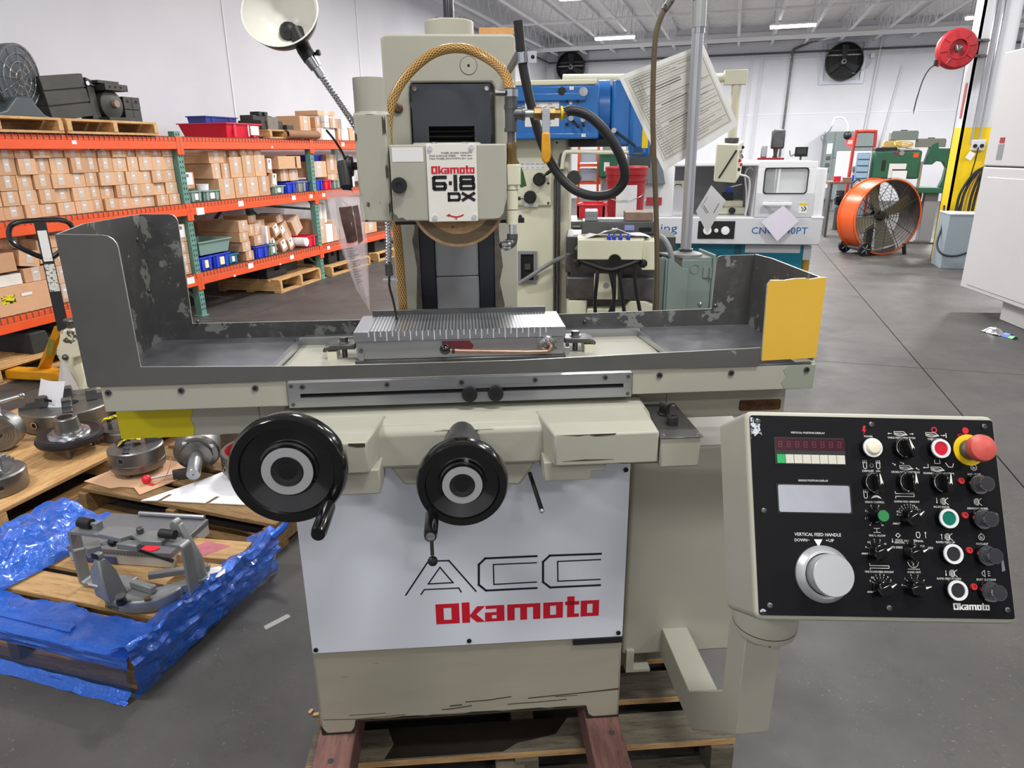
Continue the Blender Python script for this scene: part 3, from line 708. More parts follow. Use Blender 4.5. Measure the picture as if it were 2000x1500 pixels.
b = MB(); b.box(-.1105, .0755, 1.79, 1.80, 1.64, 1.7335, SLATE); b.box(-.1105, -.0735, 1.79, 1.80, 1.53, 1.64, SLATE); b.box(.0365, .0755, 1.79, 1.80, 1.53, 1.64, SLATE); spl = b.build('slide_plate', G)
for x in (-.103, .068):
    b = MB(); screwhead(b, x, 1.79, 1.7235, .005, CHROME, .002); b.build('plate_screw', spl)
b = MB()
for i in range(9):
    z = 1.535 + i * .0125; b.prism([(1.806, z), (1.794, z + .0055), (1.806, z + .012)], -.074, .037, BLKM, 'x')
b.build('bellows', G)
b = MB(); b.lathe([(.0625, 1.842), (.0625, 1.893), (.06, 1.896)], CREAM, c=(-.018, 1.98, 0), n=40); b.build('screw_cap', G, bev=.001)
for a in (.6, 1.5, 2.5, 4.1, 5.3):
    b = MB(); b.lathe([(.004, 0), (.004, .004)], STEELD, c=(-.018 + .05 * math.cos(a), 1.98 + .05 * math.sin(a), 1.896), n=6); b.build('cap_bolt', G)
b = MB(); b.lathe([(.0135, 1.89), (.0135, 2.06), (.011, 2.065)], mat('oiled steel', (88, 88, 92), .25, .8), c=(-.018, 1.98, 0), n=20); b.build('lead_screw', G)
b = MB(); b.lathe([(.0205, 0), (.0205, -.0006), (.0195, -.0006), (.0195, 0)], HOLE, c=(.0264, 1.80, 1.7744), axis='y', n=32, cap=False); b.lathe([(.0195, 0), (.0195, -.0012)], CREAM, c=(.0264, 1.80, 1.7744), axis='y', n=32); b.lathe([(.003, -.001), (.003, -.002)], HOLE, c=(.0264, 1.80, 1.7744), axis='y', n=10); b.build('oil_plug', G)
b = MB(); b.lathe([(.0115, 0), (.0115, -.004), (.007, -.0075), (.0001, -.008)], mat('rusty rivet', (120, 96, 78), .45, .6, var=.4, vs=60), c=(-.1438, 1.80, 1.681), axis='y', n=18); b.build('sight_plug', G)
b = MB(); b.box(-.179, -.174, 1.86, 1.9, 1.70, 1.80, STEELD); b.build('side_hinge', G)
# wheel head: spindle housing, guard, name plate, wheel
b = MB(); b.box(-.10, .045, 1.54, 1.80, 1.45, 1.60, CREAM); b.lathe([(.06, 1.5), (.06, 1.83)], CREAM, c=(-.018, 0, 1.52), axis='y', n=28); b.build('spindle_housing', G, bev=.006)
b = MB(); b.box(-.1385, .0915, 1.45, 1.535, 1.449, 1.5955, CREAMW); wg = b.build('wheel_guard', G, bev=.003)
b = MB(); b.prism([(-.1388, 1.4488), (-.1388, 1.466), (-.132, 1.462), (-.128, 1.455), (-.12, 1.457), (-.112, 1.4505), (-.104, 1.4515), (-.1, 1.4488)], 1.4492, 1.4503, IRON, 'y'); b.build('bare_metal_chip', wg); b = MB(); b.prism([(.0918, 1.4488), (.0918, 1.4905), (.0875, 1.478), (.084, 1.462), (.076, 1.453), (.06, 1.451), (.046, 1.4488)], 1.4492, 1.4503, IRON, 'y'); b.build('bare_metal_chip', wg)
b = MB(); b.prism(round_rect(-.0665, .032, 1.4475, 1.5965, .002), 1.4455, 1.4498, PLATE, 'y'); npl = b.build('name_plate', G, bev=.0006, seg=1)
T = FT(0, 1.4454, 0)
b = MB(); logo(b, FT(-.0579, 1.4454, 1.5402), .0853, .0145, RED); b.build('red_wordmark', npl)
b = MB()
b.strip([(-.0315, 1.5335), (-.0515, 1.5335), (-.0540, 1.531), (-.0540, 1.5135), (-.0515, 1.5112), (-.034, 1.5112), (-.0315, 1.5135), (-.0315, 1.519), (-.034, 1.5215), (-.052, 1.5215)], .0068, INK, T)
b.strip([(-.0232, 1.5222), (-.0192, 1.5222)], .0072, INK, T); b.strip([(-.0112, 1.5345), (-.0112, 1.5105)], .0074, INK, T)
for z0, z1, x0, x1 in ((1.5245, 1.5335, -.0002, .0243), (1.5112, 1.5215, -.0006, .0250)):
    b.strip([(x0 + .0015, z1), (x1 - .0015, z1), (x1, z1 - .002), (x1, z0 + .002), (x1 - .0015, z0), (x0 + .0015, z0), (x0, z0 + .002), (x0, z1 - .002)], .0066, INK, T, closed=True)
b.strip([(-.0250, 1.5020), (-.0068, 1.5020), (-.0040, 1.4995), (-.0040, 1.4918), (-.0068, 1.4894), (-.0250, 1.4894)], .0052, INK, T, closed=True)
b.strip([(.0032, 1.5018), (.0245, 1.4896)], .0058, INK, T); b.strip([(.0245, 1.5018), (.0032, 1.4896)], .0058, INK, T)
b.build('model_number', npl)
b = MB()
for t_, x, z, w in (('WHEEL GUARD CAPACITY', .0235, 1.5795, .061), ('MAX SURFACE SPEED', -.0605, 1.5742, .052), ('8000 sfpm', .0235, 1.5742, .022), ('MAX WHEEL DIA×WIDTH', -.0605, 1.569, .062), ('8×1 inch', .0235, 1.569, .02)):
    b.text(t_, INKG, FT(x, 1.4454, z), w=w, h=.0031, align='l' if x < 0 else 'r')
b.build('small_print', npl)
b = MB(); b.strip([(.006 * k - .021, 1.4592 - .0007 * (9 - (k - 1.5) ** 2) + .0035) for k in (-.8, 0, 1, 2, 3, 3.8)], .0026, RED, T)
b.prism([(-.0325, 1.4594), (-.0245, 1.463), (-.0255, 1.457)], 0, .0006, RED, 'z', T); b.prism([(-.0145, 1.4542), (-.0098, 1.4542), (-.0122, 1.4506)], 0, .0006, RED, 'z', T); b.build('rotation_arrow', npl)
for x, z in ((-.0585, 1.588), (.0225, 1.5895), (-.0545, 1.456), (.0245, 1.4565)):
    b = MB(); screwhead(b, x, 1.4455, z, .0048, CHROME, .003); b.build('plate_screw', npl)
for x in (-.05, .01):
    b = MB(); b.lathe([(.006, 0), (.006, .004)], CHROME, c=(x, 1.46, 1.5955), n=12); b.build('guard_bolt', G)
b = MB(); b.box(-.1335, -.0725, 1.4493, 1.4501, 1.5635, 1.5905, LABEL); b.build('blank_label', wg)
b = MB(); b.lathe([(.0125, 0), (.0155, -.002), (.0155, -.012), (.014, -.015), (.006, -.015), (.0055, -.013), (.0001, -.013)], BLKM, c=(-.1225, 1.45, 1.5195), axis='y', n=28); b.build('guard_knob', G)
b = MB(); b.box(-.14, .118, 1.50, 1.53, 1.4375, 1.4495, BLKM); b.box(.09, .13, 1.49, 1.52, 1.438, 1.449, BLKM); b.ball((.122, 1.495, 1.451), .004, BLKM, n=8); b.build('guard_bar', G, bev=.001)
WC = (-.008, 0, 1.4925)
b = MB(); b.lathe([(.03, 1.472), (.073, 1.472), (.0735, 1.474), (.0995, 1.474), (.1, 1.476), (.1, 1.50), (.03, 1.50)], WHEEL, c=WC, axis='y', n=72); gw = b.build('grinding_wheel', G)
b = MB(); b.lathe([(.074, 1.4735), (.0935, 1.4735), (.0935, 1.4743), (.074, 1.4743)], WHEELD, c=WC, axis='y', n=72, cap=False); b.build('oily_ring', gw)
b = MB(); b.strip([(-.023, 1.4365), (-.0225, 1.4325), (-.0195, 1.4325), (-.019, 1.4365), (-.0185, 1.431)], .0009, INK, FT(0, 1.4718, 0)); b.strip([(-.013, 1.4345), (-.012, 1.4318)], .001, INK, FT(0, 1.4718, 0)); b.build('pencil_mark', gw)
# dust hood on the left of the guard
b = MB(); b.box(-.205, -.1415, 1.462, 1.53, 1.4475, 1.6545, CREAMW); b.build('dust_hood', G, bev=.004)
b = MB(); b.lathe([(.0325, 1.645), (.0325, 1.7195), (.0305, 1.7195), (.0305, 1.66)], CREAMW, c=(-.173, 1.497, 0), n=32, cap=False); b.lathe([(.036, 1.652), (.0325, 1.658)], CREAMW, c=(-.173, 1.497, 0), n=32, cap=False); b.build('dust_spout', G)
b = MB(); b.latheto((-.205, 1.497, 1.556), (-1, 0, 0), [(.008, 0), (.008, .012), (.02, .013), (.022, .018), (.02, .024), (.012, .03)], BLKM, n=14); b.latheto((-.235, 1.49, 1.565), (.1, -.3, -1), [(.012, 0), (.014, .01), (.013, .05), (.007, .058)], BLKM, n=14); b.build('hood_clamp_knob', G)
b = MB(); b.tube([(-.2657, 1.505, 1.625), (-.25, 1.5, 1.605), (-.232, 1.485, 1.575), (-.229, 1.478, 1.54), (-.228, 1.478, 1.52), (-.219, 1.478, 1.5055)], .0025, BLKG, n=6); b.build('zip_tie', G)
# coolant plumbing on the right
P = (.104, 1.49)
b = MB(); b.lathe([(.0125, 1.655), (.0125, 1.70)], STEELD, c=(P[0], P[1], 0), n=18); b.lathe([(.0145, 1.684), (.0145, 1.697)], STEELB, c=(P[0], P[1], 0), n=24); b.cyl((P[0] - .012, P[1] - .01, 1.69), (P[0] - .032, P[1] - .012, 1.69), .0055, STEELD, n=8); b.build('hose_clamp', G)
b = MB(); b.lathe([(.008, 1.6), (.008, 1.655), (.012, 1.657), (.012, 1.664), (.009, 1.666), (.009, 1.684)], STEELD, c=(P[0], P[1], 0), n=16)
b.lathe([(.012, 1.618), (.012, 1.668)], STEELD, c=(P[0], P[1], 0), n=16); b.lathe([(.0138, 1.661), (.0138, 1.669)], STEELD, c=(P[0], P[1], 0), n=16); b.lathe([(.0138, 1.618), (.0138, 1.625)], STEELD, c=(P[0], P[1], 0), n=16)
b.cyl((P[0], P[1], 1.6525), (.126, P[1], 1.6525), .0115, STEELD); b.cyl((.126, P[1], 1.6525), (.132, P[1], 1.6525), .014, STEELD); b.cyl((.13, P[1], 1.6525), (.158, P[1], 1.6525), .0075, STEEL); b.build('pipe_tee', G)
b = MB(); b.cyl((.15, P[1], 1.6525), (.168, P[1], 1.6525), .0125, BRASS, n=8); b.ball((.172, P[1], 1.6525), .0138, BRASS, n=12); b.cyl((.176, P[1], 1.6525), (.192, P[1], 1.6525), .012, BRASS, n=8); b.cyl((.19, P[1], 1.6525), (.205, P[1], 1.6525), .0095, BRASS, n=10); b.cyl((.172, P[1], 1.6525), (.172, P[1] - .022, 1.6525), .009, BRASS, n=10); b.cyl((.172, P[1] - .022, 1.6525), (.172, P[1] - .028, 1.6525), .0075, STEELB, n=6); b.build('ball_valve', G)
b = MB(); b.box(.164, .18, P[1] - .0245, P[1] - .0215, 1.615, 1.662, STEELB); vh = b.build('valve_lever', G, bev=.001)
b = MB(); b.prism([(.1625, 1.57), (.166, 1.56), (.1725, 1.556), (.179, 1.56), (.182, 1.57), (.18, 1.616), (.164, 1.616)], P[1] - .028, P[1] - .019, YELH, 'y'); b.build('yellow_grip', vh, bev=.003)
b = MB(); b.cyl((.204, P[1], 1.6525), (.208, P[1], 1.6525), .0135, YELC, n=16); b.cyl((.206, P[1], 1.6525), (.215, P[1], 1.654), .0105, BRASS, n=12); b.build('hose_barb', G)
b = MB(); b.lathe([(.008, 1.60), (.008, 1.57)], STEELD, c=(P[0], P[1], 0), n=14); b.lathe([(.0105, 1.598), (.0105, 1.555), (.0125, 1.555), (.0125, 1.563)], BRASS, c=(P[0] + .001, P[1], 0), n=8); b.build('brass_reducer', G)
b = MB(); b.box(.094, .122, P[1] - .014, P[1] + .014, 1.515, 1.556, CREAML); b.build('nozzle_block', G, bev=.002)
b = MB(); b.lathe([(.0125, 1.436), (.0125, 1.532), (.0105, 1.532)], CREAML, c=(.1045, P[1], 0), n=16)
for z in (1.505, 1.465): b.lathe([(.0128, z), (.0128, z + .0012)], INK, c=(.1045, P[1], 0), n=16, cap=False)
b.build('nozzle_sleeve', G)
b = MB(); b.lathe([(.0075, 1.41), (.0075, 1.438)], CHROME, c=(.1045, P[1], 0), n=14); b.build('nozzle_pipe', G)
b = MB(); b.lathe([(.0115, 1.405), (.0115, 1.416)], STEELD, c=(.1045, P[1], 0), n=14); b.tube([(.1045, P[1], 1.412), (.1045, P[1], 1.402), (.100, P[1] - .004, 1.396), (.092, P[1] - .010, 1.3945)], .0105, STEELD, n=12); b.latheto((.094, P[1] - .009, 1.3945), (-.86, -.5, -.02), [(.0125, 0), (.0125, .006), (.008, .0065), (.0085, .017), (.0055, .018), (.0045, .01)], STEELB, n=12); b.build('nozzle_elbow', G)
b = MB(); b.prism([(.113, 1.575), (.13, 1.54), (.137, 1.512), (.125, 1.508), (.117, 1.525)], P[1] + .02, P[1] + .028, mat('green grip', (52, 96, 44), .5), 'y'); b.build('green_lever', G)
b = MB(); b.tube([(-.148, 1.66, 1.18), (-.150, 1.66, 1.34), (-.153, 1.65, 1.46), (-.158, 1.645, 1.58), (-.156, 1.65, 1.645), (-.139, 1.66, 1.70), (-.103, 1.67, 1.748), (-.047, 1.675, 1.787), (.014, 1.66, 1.793), (.066, 1.62, 1.768), (.096, 1.55, 1.732), (P[0], P[1], 1.69)], .0102, HOSEY, n=16, sm=10, uvl=.0215); b.build('braided_hose', G)
b = MB(); b.tube([(.208, P[1], 1.6535), (.228, 1.487, 1.657), (.258, 1.482, 1.648), (.287, 1.476, 1.624), (.315, 1.474, 1.588), (.334, 1.476, 1.55), (.337, 1.484, 1.520), (.318, 1.495, 1.496), (.285, 1.512, 1.489), (.25, 1.527, 1.497), (.222, 1.538, 1.517), (.196, 1.548, 1.552), (.175, 1.553, 1.595), (.160, 1.556, 1.64), (.147, 1.558, 1.69), (.136, 1.558, 1.74), (.13, 1.556, 1.78), (.125, 1.553, 1.83)], .0098, RUBBER, n=14, sm=8); b.build('coolant_hose', G)
b = MB(); b.latheto((.1345, 1.557, 1.752), (-.1, 0, 1), [(.0125, 0), (.0125, .02), (.0105, .02), (.0105, 0)], STEELB, n=18); b.box(.143, .162, 1.55, 1.556, 1.752, 1.774, STEELB); b.lathe([(.004, 1.5495), (.004, 1.55)], HOLE, c=(.154, 0, 1.763), axis='y', n=10); b.box(.118, .126, 1.55, 1.80, 1.755, 1.772, STEELD); b.build('pipe_strap', G, bev=.001)
# ------------------------------------------------------------ handwheels and levers
def handwheel(cx, y, cz, r, nm, ringm, grip, gr, tip):
    T = Matrix.Translation((cx, y, cz))
    b = MB(); k = r
    b.lathe([(k * .30, .03), (k * .62, .024), (k * .9, .028), (k * .985, .02), (k, .008), (k * .985, -.003), (k * .95, -.0085), (k * .80, -.0085), (k * .775, -.0045), (k * .5, .0035), (k * .46, .002), (k * .44, -.004), (k * .27, -.004)], BLKG, axis='y', n=56, T=T)
    w = b.build(nm, G)
    b = MB(); b.lathe([(k * .43, -.0042), (k * .43, -.0062), (k * .275, -.0062), (k * .275, -.0042)], ringm, axis='y', n=48, T=T, cap=False); b.build('aluminium_ring', w)
    b = MB(); b.lathe([(k * .275, -.004), (k * .265, -.0072), (k * .20, -.0065), (k * .15, -.0052), (k * .15, -.006), (.0001, -.006)], BLKM, axis='y', n=36, T=T); b.lathe([(k * .14, -.0062), (k * .14, -.0066), (.0001, -.0066)], mat('hub cap black', (40, 40, 42), .3, .5), axis='y', n=28, T=T); b.build('hub_cap', w)
    b = MB(); gx, gz, y1 = grip
    b.cyl((gx, y + .005, gz), (gx, y - .014, gz), .006, STEELD, n=12)
    L = y - .01 - y1
    b.lathe([(gr * .8, 0), (gr, -L * .12), (gr * 1.02, -L * .6), (gr, -L * .92), (gr * .86, -L), (.0001, -L)], BLKG, c=(gx, y - .01, gz), axis='y', n=22)
    if tip: b.lathe([(.0075, 0), (.0075, -.0012), (.004, -.0015), (.003, .0005), (.0001, .0005)], CHROME, c=(gx, y1 - .0002, gz), axis='y', n=16)
    b.build('crank_handle', w)
ALU = mat('brushed aluminium', (200, 202, 204), .35, .55)
handwheel(-.295, 1.05, 1.094, .0955, 'table_handwheel', ALU, (-.233, 1.034, .945), .0122, 0)
handwheel(-.0141, 1.05, 1.0565, .0775, 'crossfeed_handwheel', ALU, (-.0655, 1.012, .962), .0112, 1)
b = MB(); b.lathe([(.03, 1.07), (.034, 1.11), (.034, 1.14), (.040, 1.145), (.042, 1.18), (.042, 1.225), (.036, 1.23), (.036, 1.29)], STEELD, c=(-.0141, 0, 1.03), axis='y', n=36, T=Matrix.Translation((0, 0, .008))); b.lathe([(.0425, 1.15), (.0425, 1.175)], STEELB, c=(-.0141, 0, 1.038), axis='y', n=36, cap=False); b.build('feed_dial', G)
b = MB(); b.cyl((-.295, 1.06, 1.094), (-.295, 1.24, 1.06), .02, STEELD, n=20); b.build('handwheel_shaft', G)
b = MB(); b.cyl((-.08, 1.2, .96), (-.0765, 1.15, .86), .0035, BLKM, n=10); b.ball((-.0765, 1.15, .848), .0098, BLKM, n=16); b.build('ball_lever', G)
b = MB(); b.cyl((.121, 1.29, .955), (.136, 1.20, .918), .0042, BLKG, n=12, r2=.0048); b.ball((.136, 1.20, .917), .0056, CHROME, n=12); b.build('dip_lever', G)
# ------------------------------------------------------------ pedestal and control panel
b = MB()
prof = [(1.02, .92), (1.096, .92), (1.096, .551), (1.272, .391), (1.6, .386), (1.6, .303), (1.24, .311), (1.02, .518)]
b.prism(prof, .4885, .556, CREAM, 'x'); b.build('panel_post', G, bev=.0015, seg=1)
b = MB(); b.lathe([(.03, .74), (.055, .741), (.057, .75), (.057, .79), (.05, .86), (.05, .93)], CREAM, c=(.533, 1.045, 0), n=40); b.lathe([(.0573, .754), (.0573, .7555)], INK, c=(.533, 1.045, 0), n=40, cap=False); b.build('swivel_collar', G)
for x, y, z in ((.535, 1.0195, .72), (.4882, 1.07, .755)):
    b = MB(); b.ball((x, y, z), .0035, HOLE, n=8); b.build('set_screw', G)
P0 = Vector((.426, .965, 1.194)); pu = Vector((.9974, -.061, -.037)); pv = Vector((-.059, -.491, -.869))
TP = frame3(P0, pu, -pv)
def PT(a, c, h=0.): return TP @ Matrix.Translation((a, -c, h))
b = MB(); b.prism(round_rect(-.006, .378, -.298, .007, .012), -.125, .004, CREAMW, 'z', TP); pb = b.build('control_box', G, bev=.007, seg=3)
b = MB(); b.prism(round_rect(0, .3725, -.2905, 0, .004), .0041, .0062, BLKP, 'z', TP); pf = b.build('control_panel', G)
H = .0062
def ctext(b, t, a, c, w, h=.0026, m=INKW, al='c'): b.text(t, m, PT(a, c, H), w=w, h=h, align=al, th=.0003)
b = MB()
for t_, a, c, w in (('VERTICAL POSITION DISPLAY', .087, .0252, .052), ('SADDLE POSITION DISPLAY', .0906, .0968, .045), ('POWER', .1793, .0287, .013), ('TABLE FEED DIRECTION', .2295, .0298, .042), ('TABLE STOP', .2805, .0308, .022), ('DEM', .1705, .0808, .009), ('OFF', .1795, .0808, .007), ('ON', .1895, .0808, .006), ('CROSS FEED DIRECTION', .231, .0815, .043), ('PLUNGE 1', .2665, .0822, .016), ('2', .281, .0822, .002), ('TRAVERSE', .2965, .0824, .0165), ('HYD. PUMP', .3355, .0828, .02), ('CHUCK CONTROL', .1808, .1268, .029), ('DOWN FEED AMOUNT', .2295, .1252, .038), ('INCREMENTAL', .281, .132, .024), ('GRINDING WHEEL', .335, .1332, .032), ('FINE G. ALLOW', .1805, .1754, .024), ('STOCK', .2125, .1815, .011), ('REMOVAL', .213, .1848, .015), ('AUTO DRESS', .2065, .1918, .02), ('MANUAL', .2415, .1822, .014), ('RAPID FEED', .253, .1918, .018), ('RAPID FEED UP', .2815, .1832, .028), ('COOLANT', .336, .1845, .018), ('FINE DOWN FEED AMOUNT', .1795, .2272, .042), ('SPARK OUT', .2305, .2268, .02), ('RAPID FEED DOWN', .281, .2352, .035), ('DUST SUCTION', .336, .2355, .028)):
    ctext(b, t_, a, c, w, .0029 if len(t_) > 2 else .0026)
ctext(b, 'VERTICAL FEED HANDLE', .0922, .1755, .069, .0046); ctext(b, 'DOWN−', .0683, .1838, .022, .0042); ctext(b, '+UP', .1095, .1838, .012, .0042)
for a, c in ((.1605, .2015), (.1645, .2555), (.2105, .1575)): ctext(b, '.0001"', a, c, .012, .0028)
b.prism([(-.0062, .0042), (.0062, .0042), (0, -.0068)], 0, .0003, INKW, 'z', PT(.0922, .1866, H)); b.build('panel_lettering', pf)
b = MB(); logo(b, PT(.2835, .2785, H), .053, .0092, INKW, .0003); b.build('white_wordmark', pf)
b = MB()
def sym(pts, w=.0007, m=INKW, o=(0, 0), closed=False): b.strip([(x, y) for x, y in pts], w, m, PT(o[0], o[1], H), .0003, closed)
def arrow(o, dx, dy, m=INKW, hd=.0014):
    d = Vector((dx, dy)); p = Vector((-d.y, d.x)).normalized() * hd; u_ = d.normalized() * hd * 1.6; e = d
    sym([(0, 0), (dx * .7, dy * .7)], .0007, m, o); b.prism([tuple(e), tuple(e - u_ + p), tuple(e - u_ - p)], 0, .0003, m, 'z', PT(o[0], o[1], H))
def block(o): # workpiece in perspective
    sym([(-.010, .001), (-.003, -.0015), (.010, -.0015), (.0045, .0035), (-.010, .0035)], .0007, INKW, o, True); sym([(-.010, .001), (.0, .001), (.009, -.0012)], .0007, INKW, o); sym([(-.010, -.001), (-.003, -.0032), (.0, -.0032), (.010, -.001)], .0007, INKW, o)
block((.229, .0238)); arrow((.215, .0235), -.006, 0); arrow((.243, .0235), .006, 0)
block((.2775, .0245)); arrow((.291, .025), .006, 0); sym([(.0075, -.003), (.0075, .003)], .001, INKW, (.291, .025))
block((.233, .0752)); arrow((.2125, .0685), .005, -.003); arrow((.2245, .0665), .006, -.003); arrow((.252, .0775), -.005, .003)
block((.2805, .0765)); arrow((.2625, .074), -.004, 0); sym([(0, 0), (.004, 0), (.004, .005)], .0007, INKW, (.2625, .074))
sym([(-.004, .005), (-.004, 0), (.004, 0), (.004, .005)], .0008, INKW, (.281, .0675)); sym([(-.006, .007), (-.002, .001), (.004, .001), (.006, .006)], .0008, INKW, (.2995, .0735))
def magnet(o):
    sym([(-.0025, .004), (-.0025, -.002), (-.001, -.0038), (.001, -.0038), (.0025, -.002), (.0025, .004)], .0008, INKW, o)
    for x in (-.0025, 0, .0025): sym([(x, .0045), (x, .0085)], .0007, INKW, o)
    sym([(-.0035, .005), (.0035, .005)], .0007, INKW, o)
magnet((.1705, .0735)); magnet((.1905, .0735)); magnet((.168, .1175)); b.ring((.1805, -.0725), .0022, .003, INKG, TP @ Matrix.Translation((0, 0, H)), .0003)
b.prism([(-.008, -.002), (-.004, .002), (0, .003), (.004, .002), (.008, -.002), (0, .0)], 0, .0003, INKW, 'z', PT(.1835, .1195, H))
sym([(-.014, .003), (-.014, 0), (.014, 0), (.014, -.004), (-.014, -.004), (-.014, -.007)], .0008, INKW, (.227, .1135))
sym([(-.014, .003), (-.014, 0), (.014, 0), (.014, -.0035), (-.014, -.0035), (-.014, -.006)], .0008, INKW, (.18, .2185))
sym([(-.004, .003), (.004, .003)], .0008, INKW, (.1805, .168)); sym([(-.005, -.003), (.005, -.003)], .0008, INKW, (.1805, .168)); sym([(0, .003), (0, -.003)], .0008, INKW, (.1805, .168))
sym([(-.008, .005), (-.006, 0), (-.002, -.003), (.002, -.003), (.006, 0), (.008, .005)], .0008, INKW, (.2305, .2175)); sym([(-.0085, -.005), (.0085, -.005)], .0008, INKW, (.2305, .2175)); sym([(-.002, .005), (.001, .002), (-.001, .001), (.001, -.002)], .0007, INKW, (.2305, .2175))
def spindle(o):
    sym([(-.003, .0045), (.001, .0045), (.001, -.0045), (-.003, -.0045)], .0008, INKW, o, True); sym([(-.005, .003), (-.005, -.003)], .0008, INKW, o); sym([(-.001, .0045), (-.001, -.0045)], .0006, INKW, o); sym([(.006, .005), (.002, .002), (.002, -.002), (.006, -.005)], .0008, INKW, o)
spindle((.2855, .1235)); arrow((.2745, .119), 0, -.008); spindle((.336, .1235)); spindle((.2865, .1755)); arrow((.2765, .179), 0, .008); spindle((.288, .2275)); arrow((.2775, .2235), 0, -.008)
for c in (.0725, .175):
    b.ring((.336, -c), .004, .0047, INKW, TP @ Matrix.Translation((0, 0, H)), .0003); sym([(-.0015, .002), (-.0015, -.002), (.002, -.002)], .0007, INKW, (.336, c)); sym([(0, .006), (0, .0045)], .0008, INKW, (.336, c)); sym([(-.0015, 0), (.002, 0)], .0007, INKW, (.336, c))
sym([(-.003, .0015), (.001, .0045), (.001, -.0045), (-.003, -.0015)], .0008, INKW, (.334, .227), True)
for y in (-.003, 0, .003): arrow((.3425, .227 - y), -.0035, 0, INKW, .001)
sym([(-.002, .004), (.002, .004), (.003, 0), (.0015, -.004), (-.0015, -.004), (-.003, 0)], .0008, INKW, (.2415, .1735), True); arrow((.2525, .1775), 0, .009); arrow((.2025, .1795), 0, -.006); sym([(-.0035, 0), (0, .003), (.0035, 0), (0, -.003)], .0008, INKW, (.2115, .1745), True)
def scale(a, c, vals, r0=.0125, a0=200, a1=-20, h=.0026):
    for i, v_ in enumerate(vals):
        an = R(a0 + (a1 - a0) * i / max(1, len(vals) - 1)); ca, sa = math.cos(an), math.sin(an)
        sym([(r0 * ca, r0 * sa), ((r0 + .0025) * ca, (r0 + .0025) * sa)], .0005, INKW, (a, c))
        b.text(v_, INKW, PT(a + (r0 + .0055) * ca, c - (r0 + .0055) * sa, H), h=h, th=.0003)
scale(.1804, .1471, ('0', '1', '2', '3', '4', '5', '6', '10'), .0105, 235, -55); scale(.2311, .1474, ('0', '0.5', '1', '2', '3', '4', '5', '7.5', '10', '12.5', '15'), .0125, 170, 20)
scale(.1783, .1981, ('0', '0.5', '1', '5', '10', '20'), .0115, 160, 10); scale(.2306, .1984, ('X0.1', 'X1', 'X10'), .0125, 115, 30); scale(.1804, .249, ('0', '0.5', '1', '2', '3', '4', '5'), .0125, 150, 35); scale(.2291, .2484, ('0', '1', '2', '3', '4'), .0125, 170, 35)
b.build('panel_symbols', pf, kind='stuff')
b = MB()
b.prism([(-.001, .007), (.003, .007), (.001, .001), (.0035, .001), (-.002, -.007), (-.0005, -.0015), (-.003, -.0015)], 0, .0003, RED, 'z', PT(.1735, .0195, H))
b.ring((.281, -.0165), .0028, .0045, RED, TP @ Matrix.Translation((0, 0, H)), .0003); b.disc((.3292, -.0166), .005, RED, TP @ Matrix.Translation((0, 0, H)), .0003); b.text('STOP', RED, PT(.3268, .0240, H), w=.021, h=.0042, th=.0003)
b.build('red_markings', pf)
# displays
b = MB(); b.prism([(.0345, -.0325), (.1412, -.0325), (.1412, -.0735), (.0345, -.0735)], 0, .0012, BLKM, 'z', TP @ Matrix.Translation((0, 0, H))); dp = b.build('vertical_display', pf)
b = MB(); b.prism([(.0365, -.0345), (.1405, -.0345), (.1405, -.0515), (.0365, -.0515)], .0012, .0016, mat('dark red filter', (62, 22, 34), .2), 'z', TP @ Matrix.Translation((0, 0, H))); b.build('red_filter', dp)
b = MB()
for i in range(8):
    T = PT(.0435 + i * .0128, .043, H + .0016); w = .0024; h_ = .0042
    b.strip([(-w, h_), (w, h_), (w, -h_), (-w, -h_)], .0007, mat('unlit segment', (112, 60, 72), .3), T, .0002, True); b.strip([(-w, 0), (w, 0)], .0007, MC['unlit segment'], T, .0002)
b.build('unlit_digits', dp)
for i in range(8):
    b = MB(); x = .0372 + i * .0129; b.prism([(x, -.0585), (x + .0121, -.0585), (x + .0121, -.0717), (x, -.0717)], .0012, .0028, mat('green key', (24, 170, 90), .4) if i == 0 else mat('ivory key', (206, 204, 190), .45), 'z', TP @ Matrix.Translation((0, 0, H))); b.build('display_key', dp)
b = MB(); b.prism(round_rect(.0345, .146, -.1452, -.1022, .001), 0, .001, BLKM, 'z', TP @ Matrix.Translation((0, 0, H))); b.prism(round_rect(.0365, .1435, -.1435, -.1038, .003), .001, .0016, mat('silver film', (172, 175, 184), .35, .3, var=.1, vs=20), 'z', TP @ Matrix.Translation((0, 0, H))); b.build('saddle_display', pf)
# vertical feed dial
b = MB(); T = PT(.0955, .2315, H)
b.lathe([(.0405, 0), (.0405, .004), (.034, .011), (.030, .011)], ALU, n=56, T=T, cap=False); b.lathe([(.0285, .008), (.0285, .019), (.0295, .021), (.0295, .034), (.0285, .0355), (.0001, .0355)], ALU, n=56, T=T); dl = b.build('feed_dial_knob', pf)
b = MB()
for i in range(100):
    a = 2 * PI * i / 100; l = .0045 if i % 5 == 0 else .0028
    b.strip([(0, 0), (l, 0)], .0004, INKG, T @ Matrix.Rotation(a, 4, 'Z') @ Matrix.Translation((.0400, 0, .0046)) @ Matrix.Rotation(R(46), 4, 'Y') @ Matrix.Rotation(PI, 4, 'Z'), .0002)
b.build('dial_graduations', dl)
